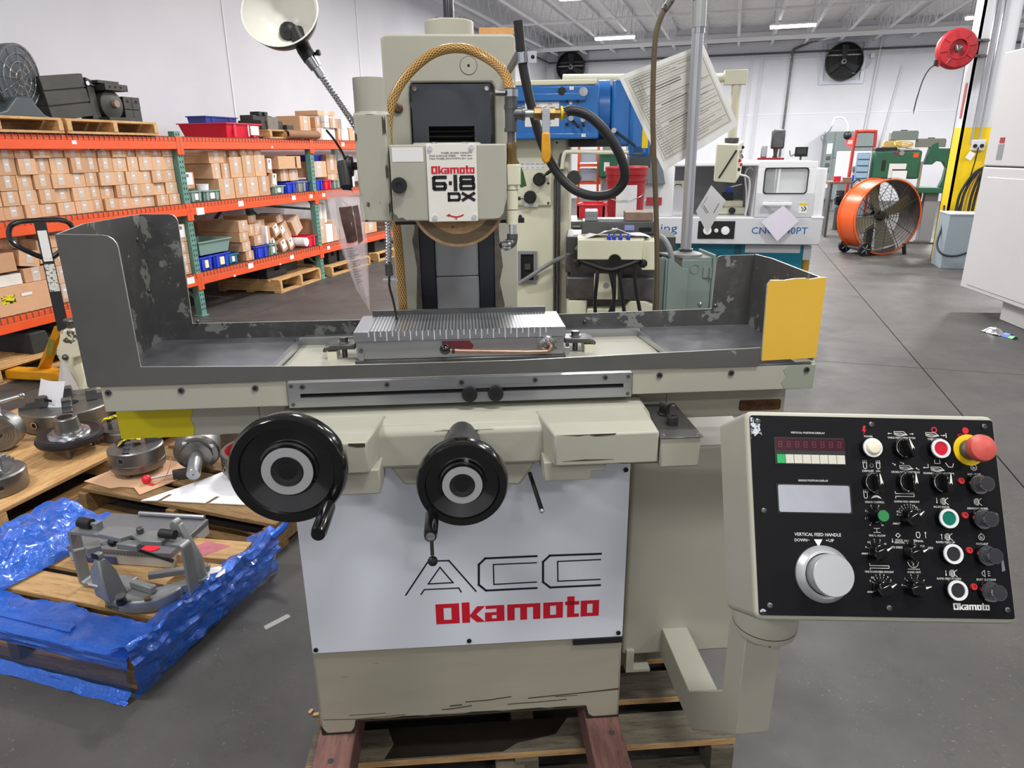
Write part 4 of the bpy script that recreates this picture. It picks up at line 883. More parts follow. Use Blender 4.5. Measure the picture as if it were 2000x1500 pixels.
# buttons, knobs and lamps
def button(nm, a, c, inner, outer=ALU, dome=0):
    b = MB(); T = PT(a, c, H); b.lathe([(.0152, 0), (.0152, .004), (.0146, .0085), (.0138, .0095)], BLKG, n=28, T=T, cap=False); b.lathe([(.0145, .006), (.0142, .0112), (.0105, .0112), (.0102, .0092)], outer, n=32, T=T, cap=False); o = b.build(nm, pf)
    b = MB(); b.lathe([(.0103, .009), (.0103, .0115 + dome), (.0085, .0125 + dome * 1.6), (.0001, .013 + dome * 2)] if dome else [(.0103, .0095), (.0095, .0092), (.0085, .0085), (.0001, .0082)], inner, n=28, T=T); b.build('button_cap', o)
WR = mat('white button ring', (222, 224, 224), .4)
button('power_lamp', .1793, .0466, mat('ivory lens', (226, 222, 196), .35), WR, .002)
button('stop_button', .2824, .0459, mat('red lens', (200, 28, 52), .25), WR); button('incremental_button', .2839, .1487, mat('green lens', (12, 112, 92), .25), WR)
button('rapid_button', .2851, .1996, mat('black button cap', (36, 36, 40), .35), WR); button('rapid_button', .2862, .2507, MC['black button cap'], WR)
def selector(nm, a, c, rot):
    b = MB(); T = PT(a, c, H) @ Matrix.Rotation(R(rot), 4, 'Z'); b.lathe([(.0155, 0), (.0155, .005), (.0145, .009)], BLKG, n=28, T=T, cap=False); b.lathe([(.0145, .007), (.0142, .0105), (.0125, .0105), (.0125, .009)], CHROME, n=30, T=T, cap=False); b.lathe([(.0125, .004), (.0122, .0125), (.0001, .0125)], BLKG, n=26, T=T); b.prism([(-.0045, -.016), (.0045, -.016), (.0045, .012), (-.0045, .012)], .0125, .0265, BLKG, 'z', T); o = b.build(nm, pf, bev=.0008, seg=1)
    b = MB(); b.prism([(-.0022, -.004), (0, -.0012), (.0022, -.004), (.0005, .0118), (-.0005, .0118)], .0266, .0270, PLATE, 'z', T); b.build('pointer', o)
selector('demagnetise_switch', .179, .0984, 8); selector('table_feed_switch', .2295, .0458, 18); selector('cross_feed_switch', .2308, .0965, 0); selector('plunge_switch', .2816, .0963, -4)
def rotary(nm, a, c, rot):
    b = MB(); T = PT(a, c, H) @ Matrix.Rotation(R(rot), 4, 'Z'); b.lathe([(.0135, 0), (.0135, .003), (.0115, .006), (.0105, .015), (.0001, .0155)], BLKG, n=26, T=T); b.prism([(-.0052, -.0155), (.0052, -.0155), (.006, -.006), (.0035, .013), (-.0035, .013), (-.006, -.006)], .004, .0215, BLKG, 'z', T); o = b.build(nm, pf, bev=.0014, seg=2)
    b = MB(); b.prism([(-.0015, .004), (.0015, .004), (.0003, .0128), (-.0003, .0128)], .0216, .022, PLATE, 'z', T); b.build('pointer', o)
rotary('down_feed_knob', .2311, .1474, -50); rotary('grinding_allowance_knob', .1783, .1981, -58); rotary('mode_knob', .2306, .1984, -62); rotary('fine_feed_knob', .1804, .249, -58); rotary('spark_out_knob', .2291, .2484, -75)
b = MB(); T = PT(.1804, .1471, H); b.lathe([(.0125, 0), (.011, .006), (.0088, .012), (.0085, .02), (.0082, .021)], BLKG, n=24, T=T, cap=False); o = b.build('chuck_power_knob', pf); b = MB(); b.lathe([(.0083, .02), (.0080, .0225), (.0001, .0225)], mat('green cap', (40, 128, 72), .4), n=24, T=T); b.build('green_cap', o)
b = MB(); T = PT(.3309, .0462, H); b.lathe([(.0235, 0), (.0235, .0015), (.0001, .0015)], YELC, n=36, T=T); b.lathe([(.0155, .0015), (.0155, .009), (.0125, .012), (.0125, .02)], STEELD, n=28, T=T); o = b.build('emergency_stop', pf)
b = MB(); b.lathe([(.012, .019), (.0195, .022), (.0205, .028), (.019, .034), (.012, .038), (.0001, .0392)], mat('faded red plastic', (206, 86, 76), .45, var=.1, vs=20), n=32, T=T); b.build('mushroom_head', o)
for a, c in ((.3362, .098), (.3359, .1489), (.3364, .201), (.336, .252)):
    b = MB(); T = PT(a, c, H); b.lathe([(.0152, 0), (.0152, .005), (.0146, .008)], BLKG, n=24, T=T, cap=False); b.lathe([(.0147, .006), (.0143, .0095), (.0115, .0095)], CHROME, n=28, T=T, cap=False); b.lathe([(.0112, .009), (.0108, .0245), (.0001, .025)], SMOKE, n=24, T=T); b.lathe([(.0112, .024), (.0108, .0258), (.0098, .0258), (.0098, .0245)], CHROME, n=26, T=T, cap=False); o = b.build('clear_push_button', pf)
    b = MB(); b.lathe([(.0095, .0255), (.0095, .026), (.0001, .026)], mat('smoky cap', (52, 52, 56), .25), n=22, T=T); b.build('button_cap', o)
for a, c in ((.3137, .093), (.3137, .1436), (.3147, .1941), (.3158, .2458)):
    b = MB(); T = PT(a, c, H); b.lathe([(.0048, 0), (.0045, .003), (.0026, .003), (.0024, .0012), (.0001, .0012)], mat('red ring', (190, 40, 44), .4), n=20, T=T); b.build('indicator_ring', pf)
for a, c in ((.011, .0092), (.1845, .0104), (.3582, .0099), (.0134, .1425), (.3604, .1433), (.0152, .2767), (.1885, .2777), (.3616, .2775)):
    b = MB(); T = PT(a, c, H); b.lathe([(.0042, 0), (.004, .002), (.002, .0028), (.0018, .0015), (.0001, .0015)], STEELD, n=14, T=T); b.build('panel_screw', pf)
b = MB(); T = TP @ Matrix.Translation((0, 0, H)); SV = mat('bare silver scrape', (190, 194, 200), .35, .4, chip=(20, 20, 24), cs=90, thr=.52)
b.prism([(.0005, -.003), (.006, -.004), (.0055, -.012), (.015, -.013), (.014, -.018), (.017, -.03), (.012, -.027), (.006, -.032), (.003, -.027), (.0005, -.036)], 0, .0003, SV, 'z', T); b.build('worn_corner', pf); b = MB(); b.prism([(.001, -.2895), (.011, -.289), (.0105, -.284), (.005, -.281), (.001, -.284)], 0, .0003, SV, 'z', T); b.build('worn_corner', pf); b = MB(); b.prism([(.362, -.203), (.3645, -.204), (.366, -.222), (.361, -.224)], 0, .0003, INKG, 'z', T); b.build('worn_corner', pf)
# scuffs and bare spots
SCF = mat('dark scuff', (66, 62, 48), .7); BARE = mat('bare brown iron', (88, 76, 62), .6, .3, var=.4, vs=80)
FB = FT(0, 1.3799, 0)
for L_, w in (([(-.087, .281), (-.065, .2815), (-.0164, .2877)], .003), ([(-.0292, .2996), (.0236, .3011), (.0811, .3077)], .003), ([(.0742, .2851), (.1477, .2861), (.2192, .289)], .0026), ([(.1254, .2999), (.2145, .3042), (.3491, .3107)], .0032), ([(.1923, .2993), (.246, .2996)], .002), ([(-.3767, .2718), (-.2928, .2679), (-.1794, .2728)], .0018), ([(-.3134, .2805), (-.2268, .2809)], .0016), ([(-.0669, .2904), (-.0405, .2917)], .004), ([(.26, .3062), (.3495, .3135)], .002)):
    b = MB(); b.strip(L_, w, SCF, FB, .0003); b.build('scuff_mark', G)
b = MB(); rr = random.Random(4); up = [(-.300 + .57 * i / 30, .2625 + rr.uniform(.001, .007)) for i in range(31)]
b.prism([(-.384, .2262), (-.305, .2262), (-.295, .2621), (.262, .2621), (.272, .2262), (.353, .2262), (.352, .232), (.29, .2285), (.276, .240)] + up[::-1] + [(-.303, .245), (-.315, .229), (-.37, .2285), (-.3855, .255)], 1.3788, 1.3799, mat('black grime', (36, 32, 24), .7), 'y'); b.build('grimy_edge', G)
for pts, y in (([(.1605, 1.0742), (.179, 1.0742), (.2047, 1.0739), (.228, 1.0742), (.256, 1.0742), (.2771, 1.0742), (.2749, 1.0719), (.2562, 1.0701), (.2375, 1.0694), (.2234, 1.0732), (.2047, 1.0712), (.1791, 1.0735)], 1.1994), ([(.1751, 1.0203), (.2175, 1.0229), (.2744, 1.0209), (.2436, 1.0199), (.2105, 1.0198)], 1.1994), ([(.283, 1.0136), (.3034, 1.0112), (.3393, 1.0112), (.3598, 1.0123), (.3598, 1.0096), (.3154, 1.0096), (.2915, 1.0107)], 1.1994), ([(-.2234, 1.0734), (-.1926, 1.073), (-.1923, 1.0659), (-.2059, 1.065), (-.2224, 1.0687)], 1.1994), ([(-.0042, 1.0613), (.014, 1.0622), (.0319, 1.055), (.0362, 1.0433), (.0343, 1.0269), (.0254, 1.0339), (.0136, 1.0475)], 1.2714), ([(-.0547, 1.0642), (-.0052, 1.065), (-.0278, 1.0635)], 1.2714)):
    b = MB(); b.prism(pts, y, y + .0008, BARE, 'y'); b.build('paint_chip', G)
for x0, x1, z0, z1 in ((-.2045, -.2, 1.60, 1.62), (-.149, -.1435, 1.53, 1.56), (-.15, -.143, 1.61, 1.65), (-.147, -.1425, 1.46, 1.49), (-.2045, -.19, 1.448, 1.452)):
    b = MB(); n_ = 6; b.prism([(x0 + (x1 - x0) * q / n_, z0 + rr.uniform(0, .3) * (z1 - z0)) for q in range(n_ + 1)] + [(x0 + (x1 - x0) * q / n_, z1 - rr.uniform(0, .3) * (z1 - z0)) for q in range(n_, -1, -1)], 1.4614, 1.4622, BARE, 'y'); b.build('paint_chip', G)
# ------------------------------------------------------------ things on and round the grinder
t = mthing('magnetic_chuck', 'bright steel magnetic chuck with striped top clamped on the grinder table', 'chuck', (-.011, 1.54, 1.148))
b = MB(); b.box(-.2405, .2175, 1.458, 1.62, 1.148, 1.1565, STEELD); b.build('base_flange', t, bev=.0015, seg=1)
b = MB(); b.box(-.236, .213, 1.463, 1.615, 1.1565, 1.197, STEEL); b.build('chuck_body', t, bev=.001, seg=1)
b = MB(); b.box(-.2397, .2165, 1.461, 1.617, 1.197, 1.2190, STEEL); tp = b.build('top_plate', t, bev=.001, seg=1)
b = MB(); b.box(-.206, .186, 1.4606, 1.6172, 1.2184, 1.2196, CHUCKT); b.build('laminated_face', tp)
LS = mat('pale pole strip', (214, 217, 221), .35, .3)
b = MB()
for i in range(31):
    x = -.2075 + i * .0127; b.box(x - .0013, x + .0013, 1.4602, 1.4612, 1.198 + (0 if i % 2 else .0095), 1.219, LS)
b.build('pole_strips', tp, kind='stuff')
b = MB(); b.box(-.2165, .19, 1.615, 1.622, 1.197, 1.231, STEELD); b.build('back_stop_rail', t, bev=.0006, seg=1)
for x in (-.226, .2205):
    b = MB(); b.box(x - .009 + .004, x + .009 - .004, 1.4595, 1.462, 1.156, 1.172, STEEL); b.lathe([(.0045, 1.461), (.0045, 1.4602)], STEELD, c=(x, 0, 1.178), axis='y', n=10); b.build('end_plug', t)
b = MB(); b.prism([(-.052, 1.173), (.012, 1.173), (.016, 1.183), (.006, 1.1935), (-.052, 1.1935)], 1.4622, 1.4632, MAROON, 'y'); b.build('maroon_plate', t)
b = MB(); b.box(.155, .198, 1.4615, 1.4632, 1.168, 1.1945, mat('etched plate', (150, 150, 146), .4, .6, chip=(80, 78, 74), cs=60, thr=.55)); b.build('etched_plate', t)
b = MB(); b.lathe([(.0185, 1.462), (.0185, 1.456), (.0165, 1.454), (.012, 1.455), (.010, 1.452), (.0001, 1.451)], STEELB, c=(.1765, 0, 1.182), axis='y', n=26); b.build('lever_hub', t)
b = MB(); b.tube([(.1765, 1.453, 1.184), (.1825, 1.446, 1.18), (.178, 1.442, 1.172), (.165, 1.441, 1.1695), (.10, 1.440, 1.1715), (.0, 1.440, 1.176), (-.035, 1.440, 1.1785)], .0048, COPPER, n=12); b.lathe([(.0062, 0), (.0062, .006)], BLKM, n=12, T=Matrix.Translation((-.031, 1.44, 1.178)) @ Matrix.Rotation(PI / 2, 4, 'Y')); lv = b.build('release_lever', t)
b = MB(); b.ball((-.0455, 1.44, 1.1815), .0118, BLKG, n=20); b.build('ball_grip', lv)
def clamp(x, s, label):
    t = mthing('hold_down_clamp', label, 'clamp', (x, 1.53, 1.148), 'clamps holding the chuck')
    b = MB(); b.prism([(x - s * .018, 1.182), (x + s * .036, 1.182), (x + s * .05, 1.177), (x + s * .055, 1.167), (x + s * .05, 1.164), (x + s * .042, 1.169), (x + s * .03, 1.170), (x - s * .018, 1.170)], 1.50, 1.548, STEELD, 'y'); b.build('strap', t, bev=.003)
    b = MB(); b.cyl((x + s * .01, 1.524, 1.182), (x + s * .01, 1.524, 1.184), .013, CHROME, n=20); b.cyl((x + s * .01, 1.524, 1.184), (x + s * .01, 1.524, 1.193), .0095, STEELD, n=6); b.build('hex_bolt', t)
    b = MB(); b.box(x + s * .036 - .008, x + s * .036 + .012, 1.5, 1.548, 1.148, 1.166, CREAML); b.cyl((x + s * .01, 1.524, 1.148), (x + s * .01, 1.524, 1.171), .006, STEELD, n=10); b.build('heel_block', t)
clamp(-.262, -1, 'steel strap clamp with hex bolt left of the striped chuck')
clamp(.238, 1, 'steel strap clamp with hex bolt right of the striped chuck')
t = mthing('wooden_block', 'orange tinted wooden strip lying on top of the grinder column', 'wood', (.096, 1.865, 1.8425))
b = MB(); b.box(.055, .137, 1.835, 1.895, 1.8425, 1.8605, mat('orange wood', (224, 168, 106), .6, var=.15, vs=30)); b.build('strip', t, bev=.001, seg=1)
b = MB(); b.lathe([(.003, 0), (.003, .004)], STEELD, c=(.098, 1.85, 1.8605), n=8); b.build('nail', t)
# work lamp on a gooseneck
t = mthing('work_lamp', 'gooseneck work lamp with white lined bowl shade left of the column', 'lamp', (-.205, 1.56, 1.62))
d = Vector((-.05, -.86, .40)).normalized(); rim = Vector((-.332, 1.50, 1.838)); ax = -d
b = MB()
pr = [(.0001, .062), (.022, .060), (.044, .050), (.062, .031), (.071, .008), (.0725, 0)]
b.latheto(rim, ax, pr, mat('shade black', (18, 18, 19), .3), n=48, cap=False); sh = b.build('lamp_shade', t)
b = MB(); b.latheto(rim, ax, [(r_ * .985 if r_ > .01 else r_, max(0, h_ - .0015)) for r_, h_ in pr], LAMPIN, n=48, cap=False); b.build('white_lining', sh)
b = MB(); b.latheto(rim, ax, [(.0705, -.0005), (.0732, -.0005), (.0732, .0012), (.0705, .0012)], LAMPIN, n=48, cap=False); b.build('white_rim', sh)
Tl = frame3(rim + Vector((.026, .010, -.012)) + ax * .046, (.55, .25, .80), (.75, -.3, -.5))
b = MB()
for i, s_ in enumerate(('TYPE A 60 WATT MAX', 'CAUTION', 'USE LAMP ONLY', 'PORTABLE LAMP')):
    b.text(s_, INKG, Tl @ Matrix.Translation((0, .010 - .0062 * i, .0)), w=.03 - .004 * (i % 3), h=.003, th=.0003)
b.build('caution_print', sh)
ap = rim + ax * .055
b = MB(); b.cyl(ap + Vector((.012, 0, -.004)), Vector((-.297, 1.535, 1.77)), .016, BLKM, r2=.0145, n=18); b.ball(ap + Vector((.0, 0, -.006)), .019, BLKM, n=14); b.cyl((-.301, 1.535, 1.777), (-.289, 1.532, 1.758), .0145, BLKM, n=18); b.cyl((-.288, 1.53, 1.765), (-.272, 1.525, 1.7685), .003, BLKM, n=8); b.cyl((-.274, 1.525, 1.768), (-.268, 1.524, 1.769), .0055, BLKM, n=10); b.build('socket', t)
b = MB(); b.cyl((-.291, 1.534, 1.760), (-.280, 1.535, 1.742), .0135, STEELB, n=16, r2=.0115); b.cyl((-.280, 1.535, 1.742), (-.271, 1.536, 1.727), .0085, STEELB, n=14); b.build('ferrule', t)
gp = [(-.272, 1.536, 1.728), (-.245, 1.541, 1.686), (-.222, 1.546, 1.648), (-.207, 1.552, 1.618), (-.190, 1.565, 1.56), (-.176, 1.57, 1.50), (-.1625, 1.565, 1.435), (-.163, 1.56, 1.39), (-.166, 1.56, 1.345)]
P_ = [Vector(p) for p in gp]
b = MB(); b.tube(gp, .0062, STEELB, n=12)
for i in range(len(P_) - 1):
    nn = max(2, int((P_[i + 1] - P_[i]).length / .0058))
    for j in range(nn):
        c = P_[i].lerp(P_[i + 1], j / nn); b.latheto(c, P_[i + 1] - P_[i], [(.006, -.0022), (.0074, 0), (.006, .0022)], STEELB, n=10)
b.build('gooseneck', t)
b = MB(); b.cyl((-.166, 1.56, 1.348), (-.1655, 1.56, 1.322), .0085, STEELD, n=14); b.box(-.180, -.146, 1.556, 1.566, 1.309, 1.314, STEELB); b.build('lower_ferrule', t)
b = MB(); b.tube([(-.165, 1.555, 1.325), (-.166, 1.55, 1.30), (-.160, 1.56, 1.26), (-.157, 1.57, 1.22), (-.155, 1.58, 1.14)], .0026, BLKM, n=8); b.build('lamp_cord', t)
# folded plastic sleeve on the zip tie
t = mthing('plastic_sleeve', 'clear creased plastic sleeve with a leaflet hanging from a zip tie', 'sleeve', (-.22, 1.46, 1.2635))
Lp = [(-.2707, 1.462, 1.510), (-.2617, 1.455, 1.4428), (-.2435, 1.452, 1.3807), (-.2241, 1.455, 1.3113), (-.2012, 1.46, 1.2639)]
Mp = [(-.232, 1.466, 1.511), (-.222, 1.445, 1.448), (-.216, 1.440, 1.385), (-.209, 1.445, 1.318), (-.2012, 1.46, 1.2637)]
Rp = [(-.2022, 1.458, 1.5080), (-.1957, 1.455, 1.4619), (-.1942, 1.452, 1.4005), (-.1976, 1.456, 1.3268), (-.2010, 1.461, 1.2637)]
def ev(Pl, v):
    f = v * (len(Pl) - 1); i = min(int(f), len(Pl) - 2); return Vector(Pl[i]).lerp(Vector(Pl[i + 1]), f - i)
def sleeve(u, v):
    a, m, r = ev(Lp, v), ev(Mp, v), ev(Rp, v); p = a.lerp(m, u * 2) if u < .5 else m.lerp(r, u * 2 - 1)
    p.y += .0022 * math.sin(u * 19 + v * 7) * (1 - abs(2 * v - 1)); return p
b = MB(); b.grid(sleeve, 14, 20, CLEAR); b.build('sleeve', t)
PR1 = mat('sepia print', (84, 52, 42), .6, var=.6, vs=60); PR2 = mat('dark sepia print', (104, 78, 70), .6, var=.5, vs=70); PR3 = mat('pale pink paper', (214, 196, 194), .7, alpha=.6)
def patch(u0, u1, v0, v1, m, n=5, dy=-.0012, b=None):
    b = b or MB(); b.grid(lambda u, v: sleeve(u0 + (u1 - u0) * u, v0 + (v1 - v0) * v) + Vector((0, dy, 0)), n, n, m); return b
o = patch(.26, .62, .125, .4, PR1).build('photo_print', t); patch(.64, .84, .13, .43, PR2).build('photo_print', t)
patch(.06, .9, .04, .86, PR3, 8, .0015).build('leaflet', t)
b = MB()
for i in range(14): patch(.16, .42 + .15 * (i % 2), .44 + i * .02, .444 + i * .02, INKG, 3, -.0012, b)
b.build('printed_lines', t, kind='stuff')
b = MB(); b.grid(lambda u, v: sleeve(u, v * .045) + Vector((0, -.0008, 0)), 10, 1, mat('pink zip seal', (206, 160, 152), .4, alpha=.6)); b.build('zip_seal', t)
# disconnect box with its conduit pole, the chart and the cord
t = mthing('disconnect_box', 'grey green electrical box standing behind the right end of the tray', 'electrical box', (.665, 1.99, .907))
b = MB(); b.box(.6206, .709, 1.95, 2.08, .907, 1.284, GREYG); b.build('enclosure', t, bev=.003)
b = MB(); b.box(.709, .717, 1.945, 2.08, .907, 1.297, GREYG); b.build('side_flange', t, bev=.002); b = MB(); b.prism([(.585, 2.08), (.622, 1.952), (.709, 1.95), (.717, 2.08)], 1.284, 1.288, GREYG, 'z'); b.build('top_plate', t)
b = MB(); b.prism([(.577, 1.29), (.585, 1.288), (.618, 1.262), (.634, 1.262), (.634, .907), (.577, .907)], 1.935, 1.94, GREYG, 'y'); b.build('bent_cover', t, bev=.001, seg=1)
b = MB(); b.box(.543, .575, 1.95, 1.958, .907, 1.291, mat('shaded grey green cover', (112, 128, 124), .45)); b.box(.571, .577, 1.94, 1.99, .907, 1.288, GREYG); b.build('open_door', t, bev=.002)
b = MB(); b.lathe([(.0145, 1.9495), (.0145, 1.9485), (.0115, 1.9485), (.0115, 1.9495)], GREYG, c=(.6584, 0, 1.2573), axis='y', n=26, cap=False); b.build('knockout_ring', t)
b = MB(); b.box(.683, .699, 1.946, 1.95, 1.232, 1.262, GREYG); b.cyl((.703, 1.944, 1.231), (.703, 1.944, 1.262), .004, GREYG, n=10); b.build('hinge', t)
b = MB(); b.ball((.682, 1.948, 1.156), .0055, CHROME, n=10); b.build('cover_screw', t)
b = MB(); b.lathe([(.048, 1.288), (.047, 1.295), (.03, 1.300), (.022, 1.301)], mat('dull cast hub', (142, 142, 140), .5, .5, var=.2, vs=40), c=(.6445, 2.0, 0), n=32); b.lathe([(.018, 1.298), (.018, 1.304), (.0205, 1.305), (.0205, 1.308), (.018, 1.309)], STEELD, c=(.6445, 2.0, 0), n=20); b.build('pole_hub', t)
b = MB(); b.cyl((.6445, 2.0, 1.30), (.637, 2.0, 1.895), .0152, mat('galvanised pole', (196, 198, 204), .3, .7, var=.1, vs=9), n=24); po = b.build('conduit_pole', t)
b = MB(); b.cyl((.6378, 2.0, 1.886), (.636, 2.0, 1.948), .0192, mat('ribbed coupling', (178, 180, 180), .4, .7), n=24); b.cyl((.6385, 2.0, 1.872), (.6378, 2.0, 1.886), .0165, STEELB, n=24); b.cyl((.636, 2.0, 1.948), (.6355, 2.0, 1.962), .0175, STEELD, n=20); b.tube([(.6355, 2.0, 1.955), (.634, 2.0, 2.02), (.60, 2.0, 2.1), (.57, 1.98, 2.12), (.556, 1.955, 2.02), (.5486, 1.95, 1.945)], .010, mat('steel mesh grip', (120, 118, 112), .5, .5, chip=(60, 56, 50), cs=160, thr=.5), n=10); b.build('cable_grip', t)
b = MB(); b.tube([(.5481, 1.95, 1.944), (.5297, 1.95, 1.918), (.5138, 1.95, 1.871), (.5098, 1.95, 1.80), (.5138, 1.95, 1.675), (.5222, 1.95, 1.571), (.5354, 1.95, 1.437), (.5455, 1.945, 1.29), (.552, 1.94, 1.1), (.56, 1.97, .93)], .0072, mat('brown drop cord', (96, 82, 60), .55, var=.2, vs=20), n=12); cd = b.build('drop_cord', t)
b = MB(); b.tube([(.556, 1.955, 1.965), (.5481, 1.95, 1.944), (.5380, 1.95, 1.93), (.5297, 1.95, 1.918)], .0094, MC['steel mesh grip'], n=10); b.build('mesh_grip', cd)
b = MB(); b.tube([(.60, 1.99, 1.0), (.602, 1.97, 1.2), (.594, 1.97, 1.29), (.58, 1.98, 1.33), (.566, 2.0, 1.345)], .008, GREYI, n=10); b.build('grey_cable', t)
t = mthing('paper_chart', 'large white printed chart tied at an angle to the conduit pole', 'chart', (.61, 2.03, 1.523))
A_, B_, C_, D_ = [Vector(p) for p in ((.4359, 2.035, 1.7717), (.6639, 2.03, 1.8504), (.7764, 2.02, 1.6432), (.5745, 2.03, 1.5227))]
def ch(u, v): return A_.lerp(B_, u).lerp(D_.lerp(C_, u), v)
b = MB(); b.grid(ch, 14, 14, mat('laminated paper', (228, 228, 224), .3), th=.0012); b.build('sheet', t)
PX = mat('chart paper', (206, 204, 194), .35)
b = MB(); b.grid(lambda u, v: ch(.045 + .91 * u, .04 + .88 * v) + Vector((0, -.0016, 0)), 14, 14, PX); b.build('printed_area', t)
b = MB(); rnd = random.Random(3)
def chline(u0, u1, v, w=.0045, m=INKG):
    b.grid(lambda u, q: ch(u0 + (u1 - u0) * u, v + w * q) + Vector((0, -.0024, 0)), 8, 1, m)
def chbar(u, v0, v1, w=.003):
    b.grid(lambda a, q: ch(u + w * a, v0 + (v1 - v0) * q) + Vector((0, -.0024, 0)), 1, 8, INKG)
for i in range(30):
    v = .09 + i * .0265
    if i in (5, 6, 12, 19): chline(.3, .62, v, .007, INK)
    elif i % 7 == 3: chline(.09, .9, v, .002); continue
    else:
        u = .2 if i > 4 else .09
        chline(u, rnd.uniform(.45, .92), v, .0042)
        if i % 3 == 0: chline(rnd.uniform(.6, .7), .92, v + .006, .0035)
    chline(.1, .14, v, .006); chline(.155, .18, v, .006)
for u in (.085, .147, .188, .93): chbar(u, .07, .9)
chline(.085, .933, .07, .003); chline(.085, .933, .9, .003)
b.build('printed_lines', t, kind='stuff')
# skid pallet under the grinder
t = mthing('machine_pallet', 'worn wooden pallet with red brown skids carrying the grinder', 'pallet', (.1, 1.9, 0))
for i, y in enumerate((1.38, 1.535, 1.69, 1.845, 2.0, 2.155, 2.31)):
    b = MB(); b.box(-.435, .665, y, y + .105, .112, .131, (WOODG if i != 1 else WOODG)); b.build('deck_board', t, bev=.002, seg=1)
    b = MB(); b.box(-.434, .664, y - .0012, y, .113, .130, WOODB); b.build('board_edge', t)
b = MB(); b.prism([(-.24, 1.385), (.06, 1.385), (.1, 1.41), (.2, 1.43), (.24, 1.484), (-.24, 1.484), (-.22, 1.43)], .1312, .1316, mat('dark oil stain', (34, 28, 20), .5, var=.3, vs=20), 'z'); b.build('oil_stain', t)
for x in (-.43, .09, .6):
    b = MB(); b.box(x, x + .06, 1.37, 2.42, .02, .112, WOODG); b.build('stringer', t, bev=.002, seg=1)
for y in (1.34, 1.7, 2.05, 2.35):
    b = MB(); b.box(-.435, .665, y, y + .095, .001, .02, WOODG); b.build('bottom_board', t)
for x0, x1 in ((-.392, -.302), (.268, .352)):
    b = MB(); b.box(x0, x1, 1.10, 2.3, .132, .225, WOODR); sk_ = b.build('skid', t, bev=.004)
for x, y in ((.325, 1.33), (.325, 1.21), (-.35, 1.30)):
    b = MB(); b.lathe([(.007, 0), (.007, .0015), (.003, .002)], STEELD, c=(x, y, .225), n=10); b.build('lag_bolt', t)
b = MB(); b.prism([(1.25, .02), (1.25, .1), (1.42, .1), (1.42, .02)], .04, .115, WOODG, 'x'); b.build('block', t, bev=.003)
# ------------------------------------------------------------ pallets and tooling on the floor at the left
def pallet(name, label, loc, rz, w, d, along='x', n=6, h=.135, group=None, woods=(WOOD, WOODX), solid=False, bottoms=3):
    t = thing(name, label, 'pallet', loc, rz, group)
    wd = woods[0] if along == 'x' else woods[1]; wx = woods[1] if along == 'x' else woods[0]
    L, Wd = (w, d) if along == 'x' else (d, w)
    pit = Wd / n; bw = pit * (.985 if solid else .78)
    rnd = random.Random(sum(map(ord, label)))
    for i in range(n):
        c = -Wd / 2 + pit * (i + .5); e = rnd.uniform(-.008, .008)
        bb = (-L / 2 + e, L / 2 + e, c - bw / 2, c + bw / 2)
        if along != 'x': bb = (bb[2], bb[3], bb[0], bb[1])
        b = MB(); b.box(*bb, h - .02, h - rnd.uniform(0, .002), wd); b.build('deck_board', t, bev=.0025, seg=1)
    for f in (-1, 0, 1):
        c = f * (L / 2 - .025); bb = (c - .022, c + .022, -Wd / 2, Wd / 2)
        if along != 'x': bb = (bb[2], bb[3], bb[0], bb[1])
        b = MB(); b.box(*bb, .019, h - .02, wx); b.build('stringer', t, bev=.002, seg=1)
    for i in range(bottoms):
        c = -Wd / 2 + .05 + (Wd - .1) * i / (bottoms - 1); bb = (-L / 2, L / 2, c - .045, c + .045)
        if along != 'x': bb = (bb[2], bb[3], bb[0], bb[1])
        b = MB(); b.box(*bb, .0, .018, wd); b.build('bottom_board', t)
    return t
pallet('chuck_pallet', 'pale pine pallet at the left edge loaded with lathe chucks', (-3.48, 2.5, 0), R(1), 1.12, 1.24, 'y', 6, .135, 'pallets of lathe chucks', solid=True)
pallet('chuck_pallet', 'darker pine pallet with a white sheet on it, below the yellow painted skirt', (-2.21, 2.66, 0), R(-2.2), 1.07, 1.04, 'x', 6, .135, 'pallets of lathe chucks', (WOODO, WOODO))
ZP = .137
def chuckbody(t, r, h, m=CAST, step=True, z0=0., T=None):
    b = MB(); pr = [(.02, z0), (r * .97, z0), (r, z0 + .008), (r, z0 + h * .35), (r * .992, z0 + h * .36), (r * .992, z0 + h * .38), (r, z0 + h * .39), (r, z0 + h - .006), (r - .006, z0 + h)]
    if step: pr += [(r * .62, z0 + h), (r * .60, z0 + h - .004)]
    pr += [(r * .22, z0 + h - (.004 if step else 0)), (r * .21, z0 + h - .03), (.0001, z0 + h - .03)]
    b.lathe(pr, m, n=48, T=T); return b.build('chuck_body', t)
def jaws(t, r, z, n, a0=0., s=1., T=None, m=STEELD):
    for k in range(n):
        a = a0 + 2 * PI * k / n; M = (T or Matrix()) @ Matrix.Rotation(a, 4, 'Z')
        b = MB(); q = s * .001
        b.prism([(r * .40, z - .002), (r * 1.02, z - .002), (r * 1.02, z + 12 * q), (r * .86, z + 12 * q), (r * .86, z + 25 * q), (r * .66, z + 25 * q), (r * .66, z + 38 * q), (r * .40, z + 38 * q)], -16 * q, 16 * q, m, 'y', M); b.build('jaw', t, bev=.0015, seg=1)
